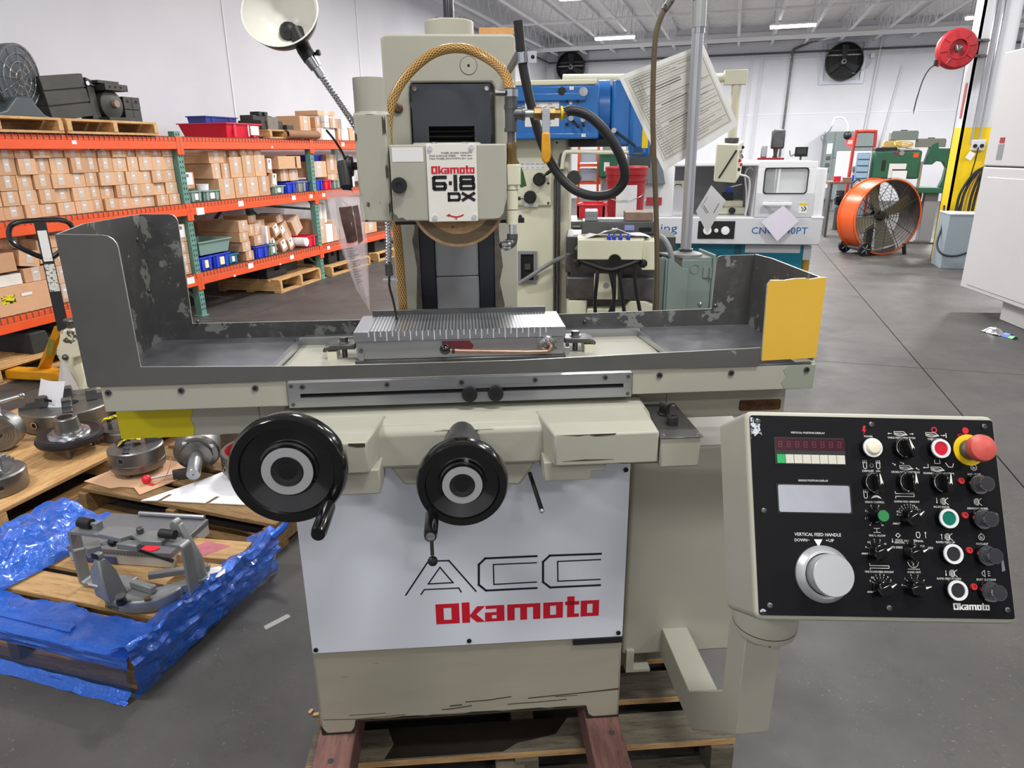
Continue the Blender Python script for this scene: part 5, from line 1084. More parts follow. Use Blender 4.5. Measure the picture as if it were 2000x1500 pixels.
def socket(t, r, z, a, sz=.011, T=None):
    M = (T or Matrix()) @ Matrix.Rotation(a, 4, 'Z') @ Matrix.Translation((r - .001, 0, z)) @ Matrix.Rotation(PI / 2, 4, 'Y')
    b = MB(); b.lathe([(sz * 1.35, 0), (sz * 1.35, .0025), (sz, .0025), (sz * .9, -.004)], STEELB, n=16, T=M, cap=False); b.prism([(-sz * .7, -sz * .7), (sz * .7, -sz * .7), (sz * .7, sz * .7), (-sz * .7, sz * .7)], -.0005, .0012, HOLE, 'z', M); b.build('key_socket', t)
# big four-jaw chuck
t = thing('lathe_chuck', 'largest four-jaw chuck with white paper on it, behind the black rimmed one', 'chuck', (-3.54, 2.84, ZP), 0, 'lathe chucks on the floor pallets')
chuckbody(t, .24, .11); jaws(t, .23, .11, 4, R(-42), 1.5); socket(t, .245, .06, R(-85), .014); socket(t, .245, .06, R(185), .014)
t = thing('paper_sheet', 'white folded paper standing against the largest chuck', 'paper', (-3.60, 2.77, ZP + .1065), 0)
b = MB(); b.grid(lambda u, v: (-.09 + .18 * u + .01 * v, -.02 * math.sin(u * 3) + .05 * v, .0 + .14 * v), 6, 6, PAPER, th=.0015); b.build('sheet', t)
b = MB(); b.box(-.01, .06, -.026, -.0245, .035, .05, INK); b.build('printed_mark', t)
t = thing('red_tag', 'red edged paper tag lying on the left of the largest chuck', 'tag', (-3.665, 2.70, ZP + .1065), R(-20))
b = MB(); b.prism([(-.1, -.01), (.05, -.02), (.08, 0), (.06, .03), (-.08, .04)], 0, .002, PAPER, 'z'); b.prism([(.02, -.018), (.05, -.02), (.08, 0), (.06, .03), (.03, .034)], .002, .0028, REDP, 'z'); b.build('tag', t)
# black rimmed back plate
t = thing('back_plate', 'black rimmed hub plate standing on pins at the pallet edge', 'chuck plate', (-3.155, 2.50, ZP), R(10), 'lathe chucks on the floor pallets')
Tt = Matrix.Translation((0, 0, .06)) @ Matrix.Rotation(R(3), 4, 'X')
b = MB(); b.lathe([(.07, .0), (.135, .0), (.152, .008), (.157, .022), (.152, .036), (.138, .043), (.1, .036), (.07, .036)], mat('black iron rim', (46, 44, 48), .4, .5, var=.2, vs=12), n=56, T=Tt, cap=False); b.build('rim', t)
b = MB(); b.lathe([(.095, .02), (.1, .036), (.095, .046), (.08, .05), (.078, .058), (.06, .06)], STEELB, n=48, T=Tt, cap=False); b.build('bolt_flange', t)
b = MB(); b.lathe([(.061, .055), (.055, .125), (.052, .128), (.035, .128), (.033, .07), (.0001, .07)], CAST, n=40, T=Tt); b.build('hub', t)
for k in range(3):
    a = R(-62 + 120 * k); b = MB(); b.cyl((.105 * math.cos(a), .105 * math.sin(a), 0), (.105 * math.cos(a), .105 * math.sin(a), .066), .013, STEELD, n=12); b.build('pin', t)
b = MB(); b.lathe([(.05, .035), (.11, .045), (.12, .06)], STEELD, n=32); b.build('under_plate', t)
# three-jaw chuck on edge with a dividing arm
t = thing('lathe_chuck', 'three-jaw chuck standing on edge facing the camera, far left', 'chuck', (-3.50, 2.38, ZP), R(30), 'lathe chucks on the floor pallets')
Te = Matrix.Translation((0, 0, .1)) @ Matrix.Rotation(R(90), 4, 'X')
b = MB(); b.lathe([(.03, -.1), (.088, -.1), (.1, -.09), (.1, -.01), (.094, 0), (.028, 0), (.026, -.03), (.0001, -.03)], CAST, n=44, T=Te)
for r_ in (.04, .052, .064, .076): b.lathe([(r_, 0), (r_, .0012), (r_ + .003, .0012), (r_ + .003, 0)], STEELD, n=36, T=Te, cap=False)
b.build('chuck_body', t)
for k in range(3):
    M = Te @ Matrix.Rotation(R(20 + 120 * k), 4, 'Z'); b = MB(); b.box(.02, .095, -.009, .009, -.01, .004, STEELD, M); b.build('jaw_slot', t)
b = MB(); b.box(-.1, -.0, .02, .1, 0, .03, IRON); b.build('foot', t)
b = MB(); b.cyl((.03, .02, .18), (-.02, .02, .29), .013, STEELB, n=8); b.box(-.09, .03, .0, .04, .205, .235, STEELB); b.cyl((-.03, .04, .245), (.12, .06, .275), .012, STEELB, n=12); b.ball((.13, .06, .277), .015, STEELB, n=10); b.build('tooling_bar', t)
# front left chuck
t = thing('lathe_chuck', 'grey chuck with one raised jaw at the near left corner of the pallet', 'chuck', (-3.115, 2.06, ZP), R(15), 'lathe chucks on the floor pallets')
b = MB(); b.lathe([(.02, 0), (.125, 0), (.128, .01), (.128, .085), (.122, .092), (.088, .094), (.085, .104), (.065, .106), (.03, .106), (.028, .08), (.0001, .08)], CAST, n=48); b.build('chuck_body', t); jaws(t, .1, .105, 3, R(80), 1.15, m=STEEL); socket(t, .128, .045, R(-42), .010)
# studded plate with tag
t = thing('adapter_plate', 'round steel plate with raised studs left of the yellow skirt', 'chuck plate', (-3.06, 2.76, ZP), 0, 'lathe chucks on the floor pallets')
b = MB(); b.lathe([(.03, 0), (.135, 0), (.135, .045), (.128, .05), (.128, .056), (.112, .06), (.1, .058), (.03, .058)], CAST, n=44); b.build('plate', t)
for k in range(6):
    a = R(20 + 60 * k); b = MB(); b.cyl((.085 * math.cos(a), .085 * math.sin(a), .058), (.085 * math.cos(a), .085 * math.sin(a), .09), .012, STEELD, n=8); b.cyl((.085 * math.cos(a), .085 * math.sin(a), .09), (.085 * math.cos(a), .085 * math.sin(a), .096), .008, STEELB, n=8); b.build('stud', t)
t = thing('striped_tag', 'yellow and black tag on the studded steel plate', 'tag', (-3.06, 2.74, ZP + .096), R(35))
b = MB(); b.grid(lambda u, v: (-.09 + .18 * u, -.025 + .05 * v, .004 + .018 * math.sin(u * 3)), 6, 2, CAMO, th=.0015); b.build('tag', t)
t = thing('steel_drum', 'dark steel cylinder standing at the back of the chuck pallet', 'chuck', (-3.30, 3.02, ZP), 0)
b = MB(); b.lathe([(.02, 0), (.08, 0), (.08, .14), (.074, .146), (.05, .146), (.05, .12), (.0001, .12)], STEELD, n=32); b.build('body', t); socket(t, .08, .08, R(-50), .010)
# second pallet: three-jaw with red ball lever
t = thing('lathe_chuck', 'three-jaw chuck with striped tag on top, left on the darker pallet', 'chuck', (-2.63, 2.40, ZP), R(0), 'lathe chucks on the floor pallets')
chuckbody(t, .122, .105, CAST, False, .03); jaws(t, .115, .135, 3, R(-65), 1.0, m=STEELD); socket(t, .122, .10, R(-78), .012)
for k in range(3):
    a = R(-80 + 120 * k); b = MB(); b.cyl((.08 * math.cos(a), .08 * math.sin(a), 0), (.08 * math.cos(a), .08 * math.sin(a), .032), .014, STEELD, n=8); b.build('cam_stud', t)
t = thing('striped_tag', 'yellow and black tag on the three-jaw chuck below the yellow skirt', 'tag', (-2.66, 2.40, ZP + .138), R(40))
b = MB(); b.grid(lambda u, v: (-.05 + .1 * u, -.028 + .056 * v, .003 + .03 * math.sin(u * 2.6)), 6, 2, CAMO, th=.0015); b.build('tag', t)
t = thing('ball_lever', 'red ball lever lying between two chucks on the darker pallet', 'lever', (-2.475, 2.30, ZP), R(38))
b = MB(); b.cyl((0, 0, .022), (.11, .0, .030), .006, STEELB, n=10); b.box(.1, .16, -.012, .012, .0, .045, STEELD); b.build('rod', t); b = MB(); b.ball((-.012, 0, .022), .0215, REDP, n=20); b.build('red_ball', t)
# chuck on its side with the shaft forward
t = thing('lathe_chuck', 'steel chuck on its side with a thick shaft pointing at the camera', 'chuck', (-2.33, 2.43, ZP), 0, 'lathe chucks on the floor pallets')
M = Matrix.Translation((0, .03, .104)) @ Vector((.10, -.155, -.045)).to_track_quat('Z', 'Y').to_matrix().to_4x4()
b = MB(); b.lathe([(.03, -.09), (.1, -.09), (.102, -.085), (.102, .0), (.094, .012), (.072, .014), (.070, .032), (.05, .034), (.044, .036), (.03, .036)], CAST, n=48, T=M); b.build('chuck_body', t)
b = MB(); b.lathe([(.031, .03), (.031, .165), (.028, .17), (.004, .17), (.0035, .165), (.0001, .165)], STEEL, n=32, T=M); b.build('shaft', t)
for k in range(4):
    a = R(30 + 90 * k); b = MB(); b.cyl(M @ Vector((.082 * math.cos(a), .082 * math.sin(a), .008)), M @ Vector((.082 * math.cos(a), .082 * math.sin(a), .0155)), .011, STEELB, n=14); b.build('cap_screw', t)
# ring with red inside
t = thing('lathe_chuck', 'open grey ring chuck painted red inside, beside the big handwheel', 'chuck', (-2.06, 2.53, ZP), 0, 'lathe chucks on the floor pallets')
b = MB(); b.lathe([(.105, .0), (.13, .0), (.135, .01), (.135, .03), (.15, .04), (.15, .13), (.146, .134), (.13, .134)], CAST, n=52, cap=False); b.build('ring', t)
b = MB(); b.lathe([(.13, .134), (.126, .12), (.124, .05), (.02, .04), (.02, .0)], REDD, n=52, cap=False); b.lathe([(.05, .04), (.045, .08), (.03, .085)], CAST, n=24); b.build('red_lining', t)
for k in range(5):
    a = R(15 + 72 * k); b = MB(); b.box(.045, .125, -.008, .008, .05, .075, REDD, Matrix.Rotation(a, 4, 'Z')); b.build('spoke', t)
for k in range(3):
    a = R(80 + 60 * k); b = MB(); b.cyl((.085 * math.cos(a), .085 * math.sin(a), .06), (.085 * math.cos(a), .085 * math.sin(a), .135), .009, STEELB, n=10); b.build('stud', t)
socket(t, .15, .07, R(-118), .012)
t = thing('lathe_chuck', 'low chuck half hidden under the table skirt behind the shafted one', 'chuck', (-2.5, 2.85, ZP), 0, 'lathe chucks on the floor pallets')
chuckbody(t, .15, .085, CAST, False); jaws(t, .13, .085, 3, R(20), 1.0, m=STEELD)
t = thing('white_board', 'white slit card sheet under the shafted chuck and the ring', 'sheet', (-2.17, 2.29, ZP - .0005), R(0))
b = MB(); b.prism([(-.21, -.145), (-.14, -.125), (-.135, -.06), (-.115, -.055), (-.12, -.12), (.08, -.085), (.085, -.02), (.105, -.015), (.1, -.08), (.26, -.05), (.3, .3), (-.02, .3), (-.09, .1)], .0, .004, PAPER, 'z'); b.build('sheet', t)
t = thing('brown_board', 'torn brown card under the three-jaw chuck', 'sheet', (-2.63, 2.33, ZP - .0008), R(0))
b = MB(); b.prism([(-.16, -.10), (.02, -.125), (.05, -.10), (.12, -.09), (.2, -.14), (.26, .05), (.2, .2), (-.1, .2)], 0, .003, CARD[2], 'z'); b.build('sheet', t)
t = thing('tag_string', 'thin pink string with red tag by the shafted chuck', 'tag', (-2.42, 2.35, ZP), 0)
b = MB(); b.tube([(.02, .02, .11), (.03, 0, .08), (.01, -.03, .02), (-.02, -.06, .004)], .002, mat('pink string', (200, 130, 110), .6), n=5); b.box(-.045, -.015, -.075, -.055, .0015, .004, mat('red tape', (190, 60, 52), .5)); b.build('string', t)
# ------------------------------------------------------------ blue wrapped pallet with the grinding fixture
pallet('wrapped_pallet', 'small rough pallet half wrapped in blue stretch film', (-2.13, 1.63, 0), R(1.5), .98, .62, 'x', 4, .14, None, (WOODB, WOODO))
t = thing('lumber_block', 'short thick board stained pink at the back corner of the wrapped pallet', 'lumber', (-1.76, 1.86, .1405), R(8))
b = MB(); b.box(-.13, .125, -.065, .06, 0, .036, WOODB); b.build('board', t, bev=.002, seg=1); b = MB(); b.prism([(-.1, -.05), (.0, -.055), (.06, .02), (-.05, .04)], .036, .0364, mat('pink stain', (190, 110, 120), .7, var=.3, vs=20), 'z'); b.build('pink_stain', t)
t = thing('blue_film', 'blue stretch film wrapped round the small pallet', 'plastic film', (-2.1, 1.6, 0))
rnd = random.Random(11)
from mathutils import noise as mn
def nz(x, y, s=9., k=0.): return mn.noise(Vector((x * s, y * s, k)))
def front(u, v):   # over the front edge of the deck and down
    x = -.58 + 1.055 * u; j = .02 * nz(x, 0, 7) + .012 * nz(x, 1, 23)
    if v < .55: y = -.14 + (-.155) * (v / .55) + (j if v < .05 else 0) + .07 * max(0, .3 - u) * (1 - v); z = .146 + .006 * nz(x, y, 12) + .012 * abs(nz(x, y, 30, 2)) * (1 - v / .55)
    else: y = -.297 - .006 * nz(x, v, 9); z = .145 - .045 * (v - .55) / .45
    return (x, y, z)
b = MB(); b.grid(front, 60, 16, FILM); b.build('front_sheet', t)
b = MB(); b.grid(lambda u, v: (-.58 + 1.055 * u, -.302 + .008 * nz(u * 3, v, 3), .10 - .075 * v), 20, 4, FILMT); b.build('front_clear_sheet', t)
b = MB(); b.grid(lambda u, v: (-.58 + 1.055 * u, -.302 - .03 * v + .008 * nz(u * 3, v, 5), .028 - .026 * v + .006 * nz(u * 2, v, 9)), 40, 4, FILM); b.build('lower_sheet', t)
def right(u, v):   # along the right side, ridged upper edge standing proud
    y = -.30 + .72 * u; x = .478 + .018 * nz(y, v, 6) + .012 * nz(y, v, 25, 1); top = .185 + .03 * nz(y, 0, 8, 5) + .06 * max(0, u - .8) * 5 * .4
    if v < .3:
        q = v / .3; return (x - .075 * (1 - q) * (1 + .5 * nz(y, 0, 14, 3)) + .05 * max(0, u - .75), y, top * (.80 + .2 * q) - .004 * (1 - q))
    q = (v - .3) / .7; return (x + .02 * math.sin(q * 3) + .06 * max(0, u - .7) * (1 - q), y, top * (1 - q) + .004)
b = MB(); b.grid(right, 70, 24, FILM); b.build('side_sheet', t)
b = MB(); b.tube([(.50, .40, .17), (.53, .44, .2), (.545, .46, .235), (.56, .475, .262), (.565, .48, .29)], lambda q: .018 * (1 - q * .7), FILM, n=8); b.build('twisted_tail', t)
def heap(u, v):
    x = -.62 + (.40 + .12 * v) * u * (1 - .15 * v); y = -.17 + .52 * v; e = math.sin(u * PI) ** .6 * (.65 + .35 * math.sin(v * PI))
    return (x + .03 * nz(v, u, 4, 2), y + .02 * nz(u, v, 5, 4), .148 + (.085 + .07 * nz(x, y, 7) + .035 * nz(x, y, 21, 1)) * max(0, e))
b = MB(); b.grid(heap, 44, 44, FILM); b.build('crumpled_heap', t)
b = MB(); b.grid(lambda u, v: (-.30 + .5 * u + .02 * nz(u, v, 3), -.17 - .08 * v + .05 * u * (1 - v) * -1 + .03 * nz(u, 0, 6, 2) * (1 - v), .151 + .03 * abs(nz(u, v, 5)) * (1 - v) * (1.1 - u)), 40, 8, FILM); b.build('ragged_edge', t)
# flat magnetic plate
t = thing('sine_plate', 'flat grey magnetic plate behind the fixture on the wrapped pallet', 'plate', (-2.07, 1.84, .1405), R(9))
b = MB(); b.box(-.215, .20, -.125, .125, 0, .04, mat('pale side paint', (176, 174, 166), .5)); b.build('body', t, bev=.002, seg=1)
b = MB(); b.box(-.217, .202, -.127, .127, .04, .064, mat('dull ground plate', (128, 130, 134), .4, .4, var=.15, vs=5)); b.build('top_plate', t, bev=.002, seg=1)
b = MB()
for i in range(22): b.lathe([(.0022, -.1272), (.0022, -.1278)], HOLE, c=(-.15 + i * .014, 0, .049), axis='y', n=6)
b.build('pole_dots', t, kind='stuff'); b = MB(); b.cyl((-.09, .12, .074), (.19, .122, .074), .009, STEEL, n=10); b.build('back_bar', t)
b = MB(); b.box(.201, .2035, -.02, .04, .01, .035, HOLE); b.build('slot', t); b = MB(); b.box(-.16, -.02, -.1285, -.127, .004, .032, mat('dark blue label', (60, 70, 120), .5)); b.build('label', t)
t = thing('red_tag', 'red tag with white edge lying on the flat grey plate', 'tag', (-1.958, 1.75, .2055), R(12))
b = MB(); b.prism([(-.045, -.012), (.03, -.02), (.05, 0), (.035, .02), (-.02, .02)], 0, .002, REDP, 'z'); b.prism([(-.06, -.005), (-.045, -.012), (-.02, .02), (-.045, .02)], 0, .002, PAPER, 'z'); b.build('tag', t)
# grinding fixture with frame, crescent base and lever
t = thing('grinding_fixture', 'grey cast grinding fixture with square frame and black ball lever', 'fixture', (-1.83, 1.56, .1405), 0)
b = MB(); pts = []
for i in range(19): a = R(160 + 11 * i); pts.append((.135 * math.cos(a) * 1.05, .115 * math.sin(a)))
for i in range(19): a = R(358 - 11 * i); pts.append((.062 * math.cos(a) + .012, .05 * math.sin(a) + .012))
b.prism(pts, 0, .048, FIXG, 'z', Matrix.Translation((.01, .035, 0)) @ Matrix.Rotation(R(8), 4, 'Z')); b.build('crescent_base', t, bev=.007, seg=3)
b = MB(); b.add([(-.095, -.075, .045), (-.018, -.095, .045), (0, -.03, .045), (-.077, -.01, .045), (-.105, -.07, .135), (-.035, -.088, .135), (-.022, -.035, .135), (-.09, -.018, .135), (-.078, -.062, .185), (-.055, -.068, .185), (-.05, -.045, .185), (-.072, -.04, .185)], [(0, 1, 5, 4), (1, 2, 6, 5), (2, 3, 7, 6), (3, 0, 4, 7), (4, 5, 9, 8), (5, 6, 10, 9), (6, 7, 11, 10), (7, 4, 8, 11), (8, 9, 10, 11), (3, 2, 1, 0)], FIXG); b.box(-.078, -.052, -.066, -.042, .183, .205, FIXG); b.build('tower', t, bev=.006, seg=2)
b = MB(); b.box(-.080, -.054, -.0675, -.066, .188, .207, BLKM); b.build('black_pad', t); b = MB(); b.box(-.102, -.062, -.0845, -.0830, .093, .10, LABEL, Matrix.Rotation(R(-.2), 4, 'Z')); b.build('white_label', t)
b = MB(); b.prism(round_rect(-.255, .20, .008, .222, .014), .02, .062, FIXG, 'y'); vs0 = len(b.v)
fr = MB(); out = round_rect(-.255, .20, .008, .222, .014); inn = round_rect(-.245, .19, .018, .212, .01); n_ = len(out)
vsx = [(p[0], .02, p[1]) for p in out] + [(p[0], .062, p[1]) for p in out] + [(p[0], .02, p[1]) for p in inn] + [(p[0], .062, p[1]) for p in inn]
fs = []
for i in range(n_):
    j = (i + 1) % n_; fs += [(i, j, j + n_, i + n_), (i + 2 * n_, i + 3 * n_, j + 3 * n_, j + 2 * n_), (i, i + 2 * n_, j + 2 * n_, j), (i + n_, j + n_, j + 3 * n_, i + 3 * n_)]
fr.add(vsx, fs, FIXG, Matrix.Rotation(R(4), 4, 'Z')); fr.build('square_frame', t)
b = MB(); b.prism([(-.12, .01), (-.02, .0), (.0, .03), (.06, .0), (.13, .01), (.13, .05), (.07, .07), (.02, .06), (-.03, .075), (-.12, .06)], .218, .236, FIXG, 'z', Matrix.Rotation(R(4), 4, 'Z')); b.box(-.03, .05, -.012, .03, .20, .222, FIXG, Matrix.Rotation(R(4), 4, 'Z')); b.cyl((.02, .045, .236), (.02, .045, .256), .012, STEELD, n=10); b.build('slide', t, bev=.003)
b = MB(); b.cyl((-.235, .04, .24), (-.185, .042, .24), .018, BLKM, n=14); b.cyl((-.185, .042, .24), (-.15, .043, .24), .007, FIXG, n=8); b.box(-.17, -.15, .03, .055, .222, .25, FIXG); b.build('knurled_knob', t)
b = MB(); b.prism([(.085, .20), (.125, .20), (.13, .225), (.118, .262), (.103, .268), (.088, .25)], .10, .13, FIXG, 'y'); b.prism([(.11, .25), (.125, .25), (.185, .12), (.19, .0), (.165, 0), (.155, .11)], .105, .13, FIXG, 'y'); b.build('rear_arm', t, bev=.006)
b = MB(); b.cyl((.1, .05, .245), (.155, .055, .245), .016, BLKM, n=14); b.build('knurled_knob', t)
b = MB(); b.cyl((-.075, .03, .19), (.12, .06, .135), .0065, BLKM, n=10); lv = b.build('lever', t); b = MB(); b.ball((-.088, .028, .194), .0185, BLKG, n=20); b.build('ball_grip', lv)
b = MB(); b.box(-.0, .20, -.012, .012, .0, .022, FIXG, Matrix.Translation((.0, .06, .045)) @ Matrix.Rotation(R(32), 4, 'Z')); b.box(0, .17, -.018, .018, 0, .03, FIXG, Matrix.Translation((.08, .0, .02)) @ Matrix.Rotation(R(48), 4, 'Z')); b.box(-.01, .09, -.012, .012, .05, .075, FIXG, Matrix.Rotation(R(-6), 4, 'Z')); b.build('link_bars', t, bev=.003)
b = MB(); b.cyl((-.24, .0, .15), (-.14, .06, .165), .005, STEEL, n=8); b.prism([(-.22, .02), (-.18, .0), (-.15, .03), (-.19, .06)], .13, .165, FIXG, 'z'); b.build('stop_pin', t)
for x, y, z in ((-.112, -.03, .048), (.028, -.085, .048)):
    b = MB(); b.cyl((x, y, z), (x, y, z + .014), .016, BLKM, n=12); b.cyl((x, y, z + .014), (x, y, z + .026), .008, BLKM, n=8); b.cyl((x, y, z + .026), (x, y, z + .031), .016, mat('worn knob top', (96, 98, 96), .4), n=14); b.build('lock_knob', t)
b = MB(); b.cyl((.095, -.045, .048), (.095, -.045, .058), .011, BRASS, n=6); b.build('brass_nut', t)
b = MB(); b.text('MOTO', INK, frame3((-.02, -.0835, .022), (1, .12, 0), (0, 0, 1)), w=.05, h=.012, th=.001); b.build('cast_lettering', t)
t = thing('white_tag', 'white wired paper tag on the deck right of the fixture frame', 'tag', (-1.66, 1.705, .1785), R(38))
b = MB(); b.prism([(-.065, -.035), (.04, -.035), (.06, -.015), (.06, .015), (.04, .035), (-.065, .035)], 0, .002, PAPER, 'z'); b.box(.01, .035, -.02, -.005, .002, .0025, mat('tag blue', (60, 90, 190), .5)); b.build('tag', t); b = MB(); b.tube([(-.05, 0, .004), (-.07, .03, .015), (-.1, .02, .02)], .0014, STEELD, n=5); b.build('wire', t)
t = thing('lumber_block', 'second thick board under the white tag at the right of the wrapped pallet', 'lumber', (-1.72, 1.70, .1405), R(4))
b = MB(); b.box(-.05, .075, -.07, .07, 0, .036, WOODB); b.build('board', t, bev=.002, seg=1)
t = thing('tape_strip', 'strip of grey tape stuck on the floor beside the blue wrapped pallet', 'tape', (-1.425, 1.745, .0), R(64))
b = MB(); b.prism([(-.05, -.012), (.045, -.012), (.05, .0), (.045, .012), (-.045, .012)], .0002, .0012, mat('grey tape', (158, 158, 156), .4), 'z'); b.build('strip', t)
for i, (x, y, s_, lb) in enumerate(((-1.05, 1.405, 1.0, 'pale wood chip on the floor left of the machine pallet'), (-1.075, 1.41, .7, 'thin white splinter beside the pale wood chip'))):
    t = thing('wood_chip', lb, 'chip', (x, y, 0), .4 + i); b = MB(); b.prism([(-.012 * s_, -.006), (.012 * s_, -.004), (.010 * s_, .006), (-.011 * s_, .005)], .0002, .004, WOOD, 'z'); b.build('chip', t)
# ------------------------------------------------------------ pallet jack and chipped casting
t = thing('pallet_jack', 'yellow pallet jack with black loop handle in front of the rack', 'pallet jack', (-4.55, 3.72, 0), 0)
TJ = frame3((.05, -.02, .40), (.63, .77, 0), (-.085, .01, .74))
b = MB(); b.box(-.036, .036, 0, .76, -.016, .016, BLKM, TJ); hb = b.build('handle_bar', t, bev=.004)
b = MB(); b.box(-.027, .027, .49, .70, .0165, .0175, LABEL, TJ); b.build('upper_sticker', hb)
b = MB(); b.box(-.030, .030, .28, .47, .0165, .0175, mat('warning sticker', (214, 214, 206), .5, chip=(80, 80, 78), cs=60, thr=.55), TJ); b.build('lower_sticker', hb)
b = MB(); b.tube([TJ @ Vector(p) for p in ((0, .50, 0), (-.09, .555, 0), (-.16, .61, 0), (-.19, .67, 0), (-.175, .735, 0), (-.12, .765, 0), (0, .77, 0), (.12, .765, 0), (.175, .735, 0), (.19, .67, 0), (.15, .61, 0), (.08, .55, 0), (.01, .50, 0))], .018, BLKG, n=10); b.build('loop_handle', t)
b = MB(); b.add([(-.06, .0, .42), (.04, .0, .42), (-.28, -.05, .06), (-.38, .05, .06), (-.02, .06, .42), (-.2, .0, .06)], [(0, 1, 2, 3), (1, 4, 5, 2), (4, 0, 3, 5), (0, 4, 1), (3, 2, 5)], YELJ); b.build('slanted_plate', t, bev=.006)
b = MB(); b.box(-.50, -.05, -.06, .05, .02, .09, YELJ, Matrix.Rotation(R(8), 4, 'Z')); b.box(-.12, .28, .05, .17, .05, .14, YELJ); b.build('base_frame', t, bev=.01)
b = MB(); b.prism([(-.16, .20), (-.1, .20), (-.04, .32), (-.09, .34)], -.034, -.032, mat('green decal', (150, 140, 50), .5, var=.3, vs=30), 'y'); b.build('decal', t)
b = MB(); b.cyl((.06, .03, .1), (.06, .03, .42), .045, YELJ, n=14); b.cyl((.06, .03, .42), (.06, .03, .47), .03, STEELD, n=12); b.build('pump', t)
for s in (-.06, .12):
    b = MB(); b.cyl((s, .06, .085), (s + .05, .06, .085), .085, BLKM, n=20); b.build('steer_wheel', t)
for s in (.1, .55):
    b = MB(); b.box(s - .28, s - .12, .2, 1.2, .06, .11, YELJ); b.build('fork', t, bev=.008)
t = thing('cast_bracket', 'chipped cream casting with a wide arch and steel top knob', 'casting', (-3.92, 3.32, 0), R(18))
b = MB()
prof = [(-.19, .0), (-.185, .12), (-.16, .20), (-.13, .26), (-.12, .34), (-.14, .40), (-.10, .47), (-.075, .545), (.03, .555), (.05, .50), (.085, .45), (.15, .40), (.19, .34), (.20, .27), (.215, .19), (.27, .17), (.28, .14), (.22, .12), (.2, 0), (.08, 0), (.06, .1), (.07, .18), (.10, .25), (.085, .32), (.02, .37), (-.03, .36), (-.05, .30), (-.03, .22), (-.05, .1), (-.07, 0)]
b.prism(prof, -.06, .07, CASTP, 'y'); b.build('arched_body', t, bev=.012, seg=2)
b = MB(); b.lathe([(.035, .55), (.035, .585), (.05, .59), (.054, .598), (.05, .605), (.0001, .606)], STEELD, c=(-.02, 0, 0), n=24); b.build('top_knob', t)
b = MB(); b.ball((-.075, -.065, .37), .02, STEELD, n=12); b.build('bolt', t)
b = MB(); b.box(.2, .3, -.05, .05, .0, .14, STEELD); b.build('foot_bar', t, bev=.01)
b = MB(); b.box(-.17, .05, -.09, -.06, .0, .14, CASTP); b.build('foot', t, bev=.015)
t = thing('plastic_bag', 'clear bag of papers hanging on the chipped cream casting', 'bag', (-3.97, 3.20, .02), R(18))
b = MB(); b.grid(lambda u, v: ((-.11 + .22 * u) * (.12 + .88 * v) + .02, -.02 - .03 * math.sin(u * PI) * v + .012 * math.sin(u * 9) * v, .33 - .31 * v), 10, 12, mat('milky plastic', (214, 212, 214), .25, alpha=.85), th=.002); b.build('bag', t)
# ------------------------------------------------------------ pallet rack along the left wall and what stands on it
XR0 = -5.13
UP = [3.50, 5.835, 8.13, 10.43, 12.73]
t = thing('pallet_rack', 'orange and green pallet rack standing along the white left wall', 'rack', (XR0, 8.1, 0))
t['off'] = (XR0, 8.1, 0)
for y in UP:
    b = MB(); b.box(XR0 - .075, XR0, y - .038, y + .038, 0, 1.80, RACKG); b.box(XR0 - .1, XR0 + .02, y - .05, y + .05, 0, .01, RACKG); u = b.build('front_post', t, bev=.003, seg=1)
    if y < 10:
        b = MB(); z = .06
        while z < 1.78:
            for s in (-.016, .016): b.prism([(y + s - .006, z), (y + s + .006, z + .004), (y + s + .004, z + .022), (y + s - .004, z + .022)], XR0 + .0002, XR0 + .0014, HOLE, 'x')
            z += .05
        b.build('slot_holes', u, kind='stuff')
    b = MB(); b.box(XR0 - 1.07, XR0 - .995, y - .038, y + .038, 0, 1.80, RACKG); b.build('rear_post', t)
    b = MB()
    for z0, z1 in ((.15, .9), (.9, .95), (.95, 1.7)): b.cyl((XR0 - .04, y, z0), (XR0 - 1.03, y, z1), .016, RACKG, n=6)
    b.build('frame_brace', t)
LV = ((.322, .44), (1.015, 1.128), (1.638, 1.752))
for i in range(4):
    y0, y1 = UP[i] + .04, UP[i + 1] - .04
    for z0, z1 in LV:
        for xx, nm in ((XR0, 'front_beam'), (XR0 - 1.07, 'rear_beam')):
            b = MB(); b.box(xx - .045, xx + (.012 if nm[0] == 'f' else 0), y0, y1, z0, z0 + .07, ORANGE); b.box(xx - .045, xx + .004, y0, y1, z0 + .07, z1 - .006, ORANGE); b.build(nm, t, bev=.003, seg=1)
        if True:
            for s, yy in ((1, y0), (-1, y1)):
                b = MB(); b.box(XR0, XR0 + .014, min(yy - s * .038, yy + s * .002), max(yy - s * .038, yy + s * .002), z0 - .05, z1 + .0, ORANGE)
                for q in (.02, .06): b.lathe([(.007, 0), (.007, .002)], STEELB, n=8, T=Matrix.Translation((XR0 + .014, yy - s * .018, z0 + .02 + q)) @ Matrix.Rotation(PI / 2, 4, 'Y'))
                b.build('beam_connector', t)
            b = MB(); y = y0 + .03
            while y < y1:
                b.box(XR0 - 1.06, XR0 + .006, y - .0028, y + .0028, z1 - .003, z1 + .003, WIRE); b.box(XR0 + .004, XR0 + .010, y - .0028, y + .0028, z1 - .05, z1 + .003, WIRE); y += .052
            for k in range(9): b.box(XR0 - 1.05 + k * .128, XR0 - 1.045 + k * .128, y0 + .01, y1 - .01, z1 - .006, z1 - .001, WIRE)
            b.box(XR0 + .004, XR0 + .010, y0 + .01, y1 - .01, z1 - .052, z1 - .047, WIRE)
            b.build('wire_deck', t, kind='stuff')
rnd = random.Random(5)
